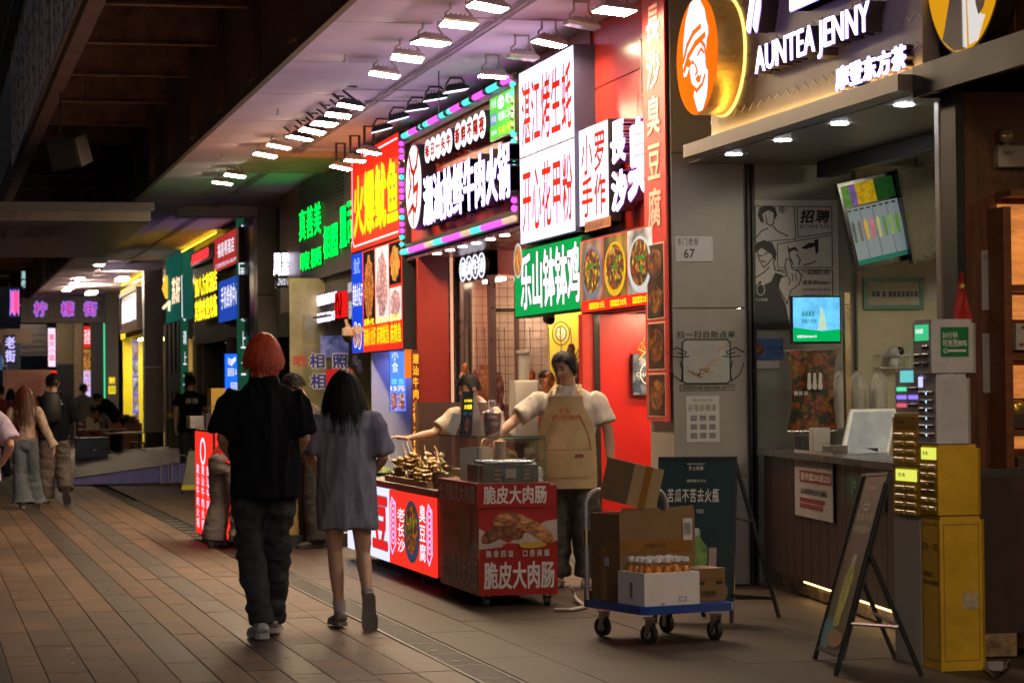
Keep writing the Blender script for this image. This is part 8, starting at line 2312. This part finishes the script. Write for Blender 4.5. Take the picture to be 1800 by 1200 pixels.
 if shoes:
  for s_ in 'LR':
   A_=P['an'+s_];f_=DR['ft'+s_];um=shoes.get('up'+s_)
   u_=(RM@V(um)).normalized()if um else up
   f_=(f_-u_*f_.dot(u_)).normalized();r_=f_.cross(u_)
   G=A_-u_*.085*k
   b=B();b.sm=True
   w2=k*shoes.get('w',1)
   prof=[(-.065,.026,.024,.040),(-.055,.036,.038,.052),(-.02,.038,.045,.060),(.03,.038,.036,.052),(.08,.044,.026,.040),(.13,.046,.021,.034),(.165,.036,.016,.028),(.185,.018,.009,.024)]
   b.loft([(G+f_*a*w2+u_*z*k,x*w2,y*k,r_)for a,x,y,z in prof],14)
   b.loft([(G+u_*.05*k,.036*w2,.046*k,r_),(G+u_*.10*k,.037*w2,.044*k,r_)],12)
   g=fuse(b,.008,3)
   so=g.ob('shoe',shoes['mat'],t)
   b=B();pl=Pl(G,r_,f_)
   pts=[(x*w2*1.0,y*w2)for x,y in((-.02,-.072),(.02,-.072),(.036,-.05),(.036,.0),(.036,.05),(.047,.10),(.044,.15),(.025,.185),(-.005,.195),(-.03,.18),(-.045,.14),(-.045,.08),(-.036,.04),(-.036,-.05))]
   sgn=1 if pl.n.dot(u_)>0 else-1
   b.poly(pl,pts,min(0,sgn*.028*k),max(0,sgn*.028*k));b.ob('sole',shoes['sole'],so)
   if shoes.get('sock'):
    b=B();b.sm=True;K_=P['kn'+s_];b.loft([(A_,.040*k,.045*k,rt),(A_.lerp(K_,.14),.041*k,.045*k,rt),(A_.lerp(K_,.2),.043*k,.048*k,rt)],12);b.ob('sock',shoes['sock'],t)
 return t,P,HR,RM,k
FBLK=mt('black_cotton',(.0055,.0055,.008),.9,spec=.15,var=.15,scale=20,bump=.15,bscale=220)
DENB=mt('washed_black_denim',(.026,.025,.032),.85,var=.45,scale=14,bump=.3,bscale=160)
GREYT=mt('blue_grey_cotton',(.20,.20,.28),.9,var=.10,scale=12,bump=.15,bscale=220)
OLIVE=mt('dark_olive_cotton',(.055,.042,.032),.85,var=.15,bump=.15,bscale=200)
CHAR=mt('charcoal_cloth',(.030,.027,.027),.85,var=.2)
WHT=mt('white_cotton',(.58,.52,.46),.9,var=.06,bump=.12,bscale=200)
TANA=mt('tan_canvas',(.52,.37,.19),.85,var=.10,scale=9,bump=.18,bscale=260)
REDS=mt('red_shirt_cloth',(.50,.02,.015),.8,var=.1)
GREYP=mt('grey_baggy_cloth',(.16,.13,.12),.85,var=.15)
JEANS=mt('blue_grey_jeans',(.11,.13,.16),.85,var=.25,scale=8)
LACE=mt('cream_lace',(.48,.36,.28),.8,var=.3,scale=30,bump=.6,bscale=60)
DPANT=mt('grey_mauve_cloth',(.12,.095,.09),.85,var=.2)
SHW=mt('trainer_white_grey',(.42,.41,.42),.6,var=.35,scale=25)
SHG=mt('trainer_grey',(.20,.17,.16),.7,var=.2)
SHB=mt('shoe_black',(.02,.02,.02),.5)
SOLW=mt('sole_white',(.42,.40,.39),.7,var=.2,bump=.3)
SOLG=mt('sole_grey',(.22,.19,.18),.8,var=.3,bump=.8,bscale=90)
REDH=mt('ginger_red_hair',(.62,.075,.02),.42,var=.3,scale=25)
AUB=mt('auburn_hair',(.11,.03,.015),.4,var=.3,scale=25)
HEADST=-.0
# --- walking man with red hair (back to us)
p=aZ(468,1122)
MX,MY=p.x,p.y
mh=1.80
person('man with bright red hair walking away in an oversized black tee and washed black trousers',(p.x,p.y),.05,mh,dict(
 knL=(-.085,.06,.50),anL=(-.035,-.04,.095),knR=(.075,.10,.51),anR=(.06,.24,.10),hiL=(-.09,0,.92),hiR=(.09,.01,.92),
 elL=(-.235,.0,1.13),wrL=(-.17,.20,1.02),elR=(.225,-.02,1.13),wrR=(.17,.18,1.0),hdL=(.3,.8,-.3),hdR=(0,.7,-.6),
 head=(-.0,.03,1.605),shL=(-.175,-.01,1.395),shR=(.175,-.01,1.395)),face=(-.35,1,-.02),hair=('mushroom',REDH,2400),vox=.011,
 top=dict(mat=FBLK,hem=.80,hemr=.196,waistr=.196,chestr=.190,sl=.88,slr=.090,amp=.032,depth=.68,neckr=.085),pants=dict(mat=DENB,rt=.092,rk=.076,rh=.066,amp=.026,hip=.155),shoes=dict(mat=SHW,sole=SOLW,w=1.1))
# --- girl beside him
p=aZ(612,1102)
person('woman with long black hair walking in an oversized blue grey tee with bare legs',(p.x,p.y),.08,1.60,dict(
 hiL=(-.085,0,.90),hiR=(.085,0,.90),knL=(-.08,.05,.50),anL=(-.055,.0,.10),knR=(.11,.06,.48),anR=(.115,-.22,.20),ftR=(.05,.35,-1),
 elL=(-.25,.02,1.14),wrL=(-.19,.22,1.06),elR=(.245,-.01,1.12),wrR=(.19,.18,1.02),hdL=(.5,.8,.2),hdR=(-.2,.8,-.1),
 head=(-.01,.02,1.60)),face=(.12,1,0),hair=('long',HAIRB,2600,.40),vox=.010,build=1.0,
 top=dict(mat=GREYT,hem=.66,hemr=.196,waistr=.188,chestr=.178,sl=.88,slr=.086,amp=.030,depth=.66),shoes=dict(mat=SHG,sole=SOLG,w=1.15,upR=(.0,.9,.3),sock=mt('pale_sock',(.36,.31,.31),.8)))
# --- young worker in the apron
p=aZ(1000,1030)
d_=18.75
q=aY(1000,640,17.4)
cx,cy=aX(1000,700,4.62).x,aX(1000,700,4.62).y
t,P,HR,RM,k=person('young man in a white tee and tan apron looking down beside the sausage cart',(cx,cy),pi+.42,1.74,dict(
 head=(.02,.055,1.605),neck=(0,.0,1.46),shR=(.20,.0,1.405),shL=(-.20,-.01,1.405),elR=(.40,.14,1.20),wrR=(.50,.33,1.10),hdR=(.7,.6,-.4),
 elL=(-.29,.0,1.13),wrL=(-.32,.07,.86),hdL=(0,.1,-1),knL=(-.12,.02,.5),anL=(-.13,.03,.09),knR=(.1,.0,.5),anR=(.1,-.02,.09)),
 face=(.34,.8,-.30),hair=('short',HAIRB,1300),vox=.010,build=1.06,
 top=dict(mat=WHT,hem=.86,hemr=.19,waistr=.18,chestr=.20,sl=.76,slr=.080,amp=.016),pants=dict(mat=mt('camouflage_cloth',(.07,.06,.05),.85,var=.6,scale=8),rt=.105,rk=.10,rh=.09,amp=.016),shoes=dict(mat=mt('beige_shoe',(.4,.33,.27),.7),sole=SOLW))
rt_=RM@V((1,0,0))
base=V((cx,cy,0))
def AP(x,z,off=0.0,r=.205,dep=.155):
 a=x/r
 return base+RM@V((sin(a)*r*1.08,cos(a)*dep+off+.012,z))*1.0
b=B();b.sm=True
rows=[(1.395,.125,.022),(1.36,.128,.020),(1.33,.132,.02),(1.26,.165,.022),(1.20,.215,.025),(1.10,.25,.03),(1.0,.265,.035),(.9,.275,.045),(.80,.285,.055),(.72,.285,.06)]
nx=20
for z,w_,off in rows:
 for j in range(nx+1):
  x=-w_+2*w_*j/nx
  f_=noise.noise(V((x*9,z*3,2)))*.012*(1.4-z)*2
  b.v.append(AP(x,z*k,off+f_))
m_=nx+1
b.f=[(i*m_+j,i*m_+j+1,(i+1)*m_+j+1,(i+1)*m_+j)for i in range(len(rows)-1)for j in range(nx)]
n0=len(b.v)
b.v+=[v+(V((cx,cy,v.z))-v).normalized()*.004 for v in b.v[:n0]]
b.f+=[tuple(reversed([i+n0 for i in f]))for f in b.f]
R_=len(rows)
for j in range(nx):b.f+=[(j+1,j,j+n0,j+1+n0),((R_-1)*m_+j,(R_-1)*m_+j+1,(R_-1)*m_+j+1+n0,(R_-1)*m_+j+n0)]
for i in range(R_-1):b.f+=[(i*m_,(i+1)*m_,(i+1)*m_+n0,i*m_+n0),((i+1)*m_+nx,i*m_+nx,i*m_+nx+n0,(i+1)*m_+nx+n0)]
ap=b.ob('apron',TANA,t)
b=B();b.sm=True
for z0_,z1_,x0_,x1_ in((.80,1.0,-.2,.2),):
 n=14
 for zz_ in(z1_,(z0_+z1_)/2,z0_):
  for j in range(n+1):b.v.append(AP(x0_+(x1_-x0_)*j/n,zz_*k,.056+(.008 if zz_<z1_ else.004)))
 b.f+=[(i*(n+1)+j,i*(n+1)+j+1,(i+1)*(n+1)+j+1,(i+1)*(n+1)+j)for i in range(2)for j in range(n)]
b.ob('pocket',TANA,ap)
b=B();b.sm=True
for s_ in(-1,1):b.loft([(AP(s_*.11,1.39*k,.026),.016,.004,rt_),(AP(s_*.10,1.43*k,.012),.016,.004,rt_),(base+RM@V((s_*.085,.03,1.475*k)),.016,.005,rt_),(base+RM@V((s_*.07,-.03,1.475*k)),.016,.005,rt_)],6)
b.ob('strap',TANA,ap)
b=B();b.sm=True
b.tube([AP(-.10,1.26*k,.03),AP(-.17,1.12*k,.037),AP(-.20,1.0*k,.045)],.004,5);b.tube([AP(.06,1.26*k,.03),AP(.14,1.12*k,.037),AP(.18,1.02*k,.045)],.004,5)
b.tube([AP(x/10,1.003*k,.052)for x in(-2,-1,0,1,2)],.003,5)
b.ob('seam',mt('tan_seam',(.25,.16,.08),.8),ap)
b=B();pa=AP(-.10,.96*k,.062);b.box((pa.x-.03,pa.y-.012,pa.z-.012),(pa.x+.03,pa.y-.004,pa.z+.012));b.ob('leather_tab',mt('leather_tab',(.28,.08,.02),.5),ap)
OP_=mt('orange_apron_print',(.62,.16,.04),.7)
def aprint(st,x0,x1,z0,z1):
 b=B();n=len(st);w1=(x0-x1)/n;fl=Pl((0,0,0),(1,0,0),(0,1,0))
 for i,ch in enumerate(st):putglyph(b,fl,ch,i*w1,0,(i+.92)*w1,z1-z0,0,0,.03)
 b.v=[AP(x0-v.x,z0+v.y,.048)for v in b.v];b.ob('lettering',OP_,ap,smooth=False)
aprint('柠巢',.035,-.045,1.26,1.30);aprint('手打柠檬茶',.10,-.11,1.21,1.25)
b=B();b.sm=True;pts=[P['wrL']+V((.03*cos(a),.026*sin(a),.02))for a in[i*pi/8 for i in range(17)]];b.tube(pts,.004,5);b.ob('bracelet',mt('dark_bead',(.05,.02,.02),.4),t)
# --- older worker behind the counter reaching left
qx=aX(845,700,4.35)
person('worker with cropped hair reaching out his arm behind the snack counter',(qx.x,qx.y),pi+.75,1.66,dict(
 pelvis=(0,-.04,.92),waist=(0,-.02,1.05),chest=(0,.06,1.25),neck=(0,.12,1.40),head=(.0,.19,1.53),shL=(-.18,.08,1.36),shR=(.18,.08,1.36),
 elR=(.30,.27,1.16),wrR=(.42,.50,1.12),hdR=(.75,.5,.15),elL=(-.27,.14,1.08),wrL=(-.20,.34,1.0),hdL=(.3,.8,-.2)),
 face=(.5,.8,-.25),hair=('crop',HAIRB,1100),vox=.010,hands=(.5,.3),handn={'R':(0,0,1)},build=1.0,
 top=dict(mat=mt('cream_cotton',(.50,.42,.34),.9,var=.06,bump=.1),hem=.85,hemr=.17,waistr=.165,chestr=.18,sl=.8,slr=.076),pants=dict(mat=CHAR),shoes=dict(mat=SHB,sole=SHB))
# --- dark shirted man leaning
p=aZ(551,962)
person('man in a dark olive shirt leaning forward with lowered head behind the walking pair',(p.x,p.y),-1.75,1.72,dict(
 pelvis=(0,-.03,.94),waist=(0,.03,1.06),chest=(0,.08,1.25),neck=(0,.12,1.43),head=(0,.18,1.53),shL=(-.19,.15,1.36),shR=(.19,.15,1.36),
 elL=(-.24,.24,1.10),wrL=(-.20,.42,1.0),elR=(.24,.18,1.10),wrR=(.18,.38,1.02),hdL=(.3,.8,.1),hdR=(-.2,.9,0),hiL=(-.09,-.03,.9),hiR=(.09,-.03,.9)),
 face=(.25,.75,-.65),hair=('short',HAIRB,700),vox=.012,build=1.12,
 top=dict(mat=OLIVE,hem=.84,hemr=.19,waistr=.195,chestr=.20,sl=.75,slr=.10),pants=dict(mat=CHAR,rt=.105,rk=.09,rh=.085),shoes=dict(mat=mt('dark_trainer',(.05,.04,.04),.7),sole=SHB,w=1.1))
# --- person in red top and grey baggy trousers, mostly hidden by the walking man
p=aZ(397,964)
person('person in a red top and grey baggy trousers bending over behind the walking man',(p.x,p.y),1.0,1.55,dict(
 pelvis=(0,-.05,.92),waist=(0,.06,1.02),chest=(.02,.26,1.12),neck=(.02,.42,1.17),head=(.02,.52,1.12),shL=(-.16,.32,1.14),shR=(.18,.32,1.14),
 elL=(-.2,.42,.9),wrL=(-.12,.5,.78),elR=(.22,.42,.9),wrR=(.15,.5,.8),knL=(-.15,.05,.5),anL=(-.17,-.02,.09),knR=(.15,.1,.5),anR=(.18,.05,.09)),face=(0,.8,-.5),
 hair=('short',HAIRB,200),vox=.016,top=dict(mat=REDS,hem=.86,hemr=.18,waistr=.17,chestr=.19,sl=.7),pants=dict(mat=GREYP,rt=.11,rk=.11,rh=.12,amp=.022),shoes=dict(mat=SHG,sole=SHB))
# --- background couple
p=aZ(45,893)
person('woman with long auburn hair in cream lace top and wide blue jeans from behind',(p.x,p.y),.10,1.60,dict(
 knL=(-.08,.04,.5),anL=(-.04,.0,.09),knR=(.1,.12,.5),anR=(.12,.22,.10),elL=(-.25,.0,1.12),wrL=(-.26,.08,.86),elR=(.28,-.02,1.10),wrR=(.40,.0,.84)),face=(.55,.85,0),hair=('long',AUB,700,.60),vox=.014,build=.95,
 top=dict(mat=LACE,hem=.98,hemr=.145,waistr=.14,chestr=.165,sl=1,slr=.07,long=True,cuff=1.2,amp=.012),pants=dict(mat=JEANS,rt=.10,rk=.095,rh=.14,amp=.012,flare=.3),shoes=dict(mat=mt('beige_shoe',(.4,.33,.27)),sole=SOLW))
p=aZ(95,884)
t,P,HR,RM,k=person('man with glasses and a black backpack over a black sweatshirt, walking away',(p.x,p.y),.12,1.76,dict(
 knL=(-.1,.02,.5),anL=(-.10,.0,.09),knR=(.12,.06,.50),anR=(.17,-.18,.20),ftR=(.1,.5,-.9),elL=(-.26,-.02,1.14),wrL=(-.22,.2,1.0),elR=(.27,.02,1.13),wrR=(.16,.22,1.12),hdR=(-.6,.6,.2)),face=(.75,.65,.02),hair=('short',HAIRB,500),vox=.014,glasses=True,
 top=dict(mat=FBLK,hem=.84,hemr=.20,waistr=.205,chestr=.215,long=True,slr=.085),pants=dict(mat=DPANT,rt=.11,rk=.115,rh=.10,amp=.02),shoes=dict(mat=mt('beige_shoe',(.4,.33,.27)),sole=mt('dark_sole',(.06,.05,.05),.8),w=1.15,upR=(.0,.8,.4)))
bag=thing('backpack','black backpack with pale printed marks on the walking man\'s back','backpack',P['chest']-RM@V((0,.2,0)))
b=B();cb=P['chest']-RM@V((0.02,.20,.02));r_=RM@V((1,0,0));f_=RM@V((0,1,0))
b.loft([(cb-V((0,0,.20)),.10,.05,r_),(cb-V((0,0,.17)),.14,.075,r_),(cb,.14,.085,r_),(cb+V((0,0,.16)),.12,.07,r_),(cb+V((0,0,.21)),.06,.04,r_)],16);b.sm=True;b.ob('bag_body',mt('backpack_black',(.014,.012,.016),.6,var=.2),bag)
b=B();b.sm=True
for sx in(-1,1):b.tube([cb+r_*sx*.07+V((0,0,.19)),P['sh'+('L' if sx<0 else 'R')]*.5+P['neck']*.5+V((0,0,.05))-f_*.05,P['sh'+('L' if sx<0 else 'R')]*.6+P['neck']*.4+V((0,0,.03))+f_*.09],.018,6)
b.ob('strap',mt('backpack_black',(.014,.012,.016)),bag)
plb=Pl(P['shL']-f_*.125+V((0,0,.0)),r_)
b=B()
for x,z in((.04,-.04),(.08,-.02),(.20,-.01),(.24,-.02),(.28,-.05),(.30,-.09),(.26,-.07)):b.ell(plb,x,z,.02,.015,0,.004,7)
b.ob('pale_print',mt('pale_fabric_print',(.4,.38,.36),.7),bag)
# --- figures at the food tables
p=aX(210,780,4.6);px_=aY(205,700,51.5)
person('server in black leaning over the far table with a face mask',(px_.x,51.6),-1.15,1.72,dict(
 pelvis=(0,-.05,.93),waist=(0,.03,1.04),chest=(0,.17,1.22),neck=(0,.30,1.33),head=(0,.40,1.40),shL=(-.18,.22,1.30),shR=(.18,.22,1.30),elL=(-.22,.36,1.08),wrL=(-.16,.56,.95),elR=(.22,.38,1.08),wrR=(.16,.58,.96),hdL=(0,1,-.2),hdR=(0,1,-.2)),
 face=(0,.7,-.6),hair=('short',HAIRB,200),vox=.02,mask=True,top=dict(mat=FBLK,hem=.84,hemr=.17,waistr=.16,chestr=.19,sl=.7,vox=.02),pants=dict(mat=FBLK,vox=.02),shoes=dict(mat=SHB,sole=SHB))
px_=aY(147,700,58)
person('man in a grey printed tee standing by the far food counter',(px_.x,58),.2,1.74,None,face=(.9,.3,-.1),hair=('short',HAIRB,200),vox=.02,top=dict(mat=mt('grey_tee',(.22,.22,.22),.9),vox=.02,sl=.7),pants=dict(mat=CHAR,vox=.02),shoes=dict(mat=SHB,sole=SHB))
px_=aY(172,700,59)
person('person in black bent low at the far food counter',(px_.x,59),-1.0,1.62,dict(head=(0,.22,1.42),neck=(0,.14,1.34),chest=(0,.06,1.22),shL=(-.17,.1,1.28),shR=(.17,.1,1.28)),hair=('short',HAIRB,150),vox=.02,face=(0,.8,-.5),top=dict(mat=FBLK,vox=.02),pants=dict(mat=CHAR,vox=.02),shoes=dict(mat=SHB,sole=SHB))
px_=aY(164,700,54)
person('child in a pink top at the far table',(px_.x,54),-1.4,1.22,None,face=(0,1,-.3),hair=('short',HAIRB,150),vox=.02,top=dict(mat=mt('pink_top',(.5,.05,.16),.8),vox=.02),pants=dict(mat=CHAR,vox=.02),shoes=dict(mat=SHB,sole=SHB))
px_=aY(335,700,41.5)
person('man in a black tee with white back print standing by the barred gate',(px_.x,41.5),.15,1.78,dict(elR=(.28,.08,1.16),wrR=(.2,.3,1.16)),hair=('short',HAIRB,300),vox=.016,top=dict(mat=FBLK,hemr=.2,chestr=.215),pants=dict(mat=CHAR),shoes=dict(mat=SHB,sole=SHB))
pl=plY(px_.x-.11,41.5-.20,1.28);b=B()
txt(pl,'麻辣',0,0,.22,.10,mt('white_back_print',(.45,.45,.45),.7),None,c=0,label='white printed characters on the back of the black tee by the barred gate',cat='print')
px_=aY(18,700,44);
person('woman with dark hair facing us behind the auburn haired woman',(aY(19,700,52).x,52),pi+.1,1.62,None,hair=('long',HAIRB,300,.3),vox=.018,top=dict(mat=WHT),pants=dict(mat=CHAR),shoes=dict(mat=SHB,sole=SHB))
person('person in a crimson jacket at the left edge behind the lace top',(aY(0,700,46).x,46),.3,1.66,None,hair=('short',HAIRB,200),vox=.018,top=dict(mat=mt('crimson_jacket',(.25,.01,.03),.7),long=True,hemr=.2),pants=dict(mat=mt('navy_cloth',(.02,.03,.09),.8)),shoes=dict(mat=SHB,sole=SHB))
px_=aY(962,700,YC+1.2)
person('cook in a red tee working inside the beef shop',(px_.x,YC+1.2),pi+.6,1.68,dict(elR=(.3,.1,1.15),wrR=(.35,.3,1.2),elL=(-.28,.1,1.12),wrL=(-.2,.3,1.1)),face=(.3,.8,-.4),hair=('short',HAIRB,250),vox=.014,top=dict(mat=REDS),pants=dict(mat=CHAR),shoes=dict(mat=SHB,sole=SHB))
q=aZ(-42,1010)
person('person in a pale lilac tee cut by the left edge, elbow showing',(q.x,q.y),.35,1.62,dict(elR=(.33,-.05,1.12),wrR=(.20,.20,1.0),hdR=(-.5,.8,-.2),shR=(.2,-.01,1.40)),hair=('short',HAIRB,100),vox=.012,build=1.1,
 top=dict(mat=mt('pale_lilac_cotton',(.42,.34,.44),.9),hemr=.21,chestr=.21,sl=.85,slr=.10),pants=dict(mat=CHAR,rt=.10,rk=.08),shoes=dict(mat=SHB,sole=SHB))
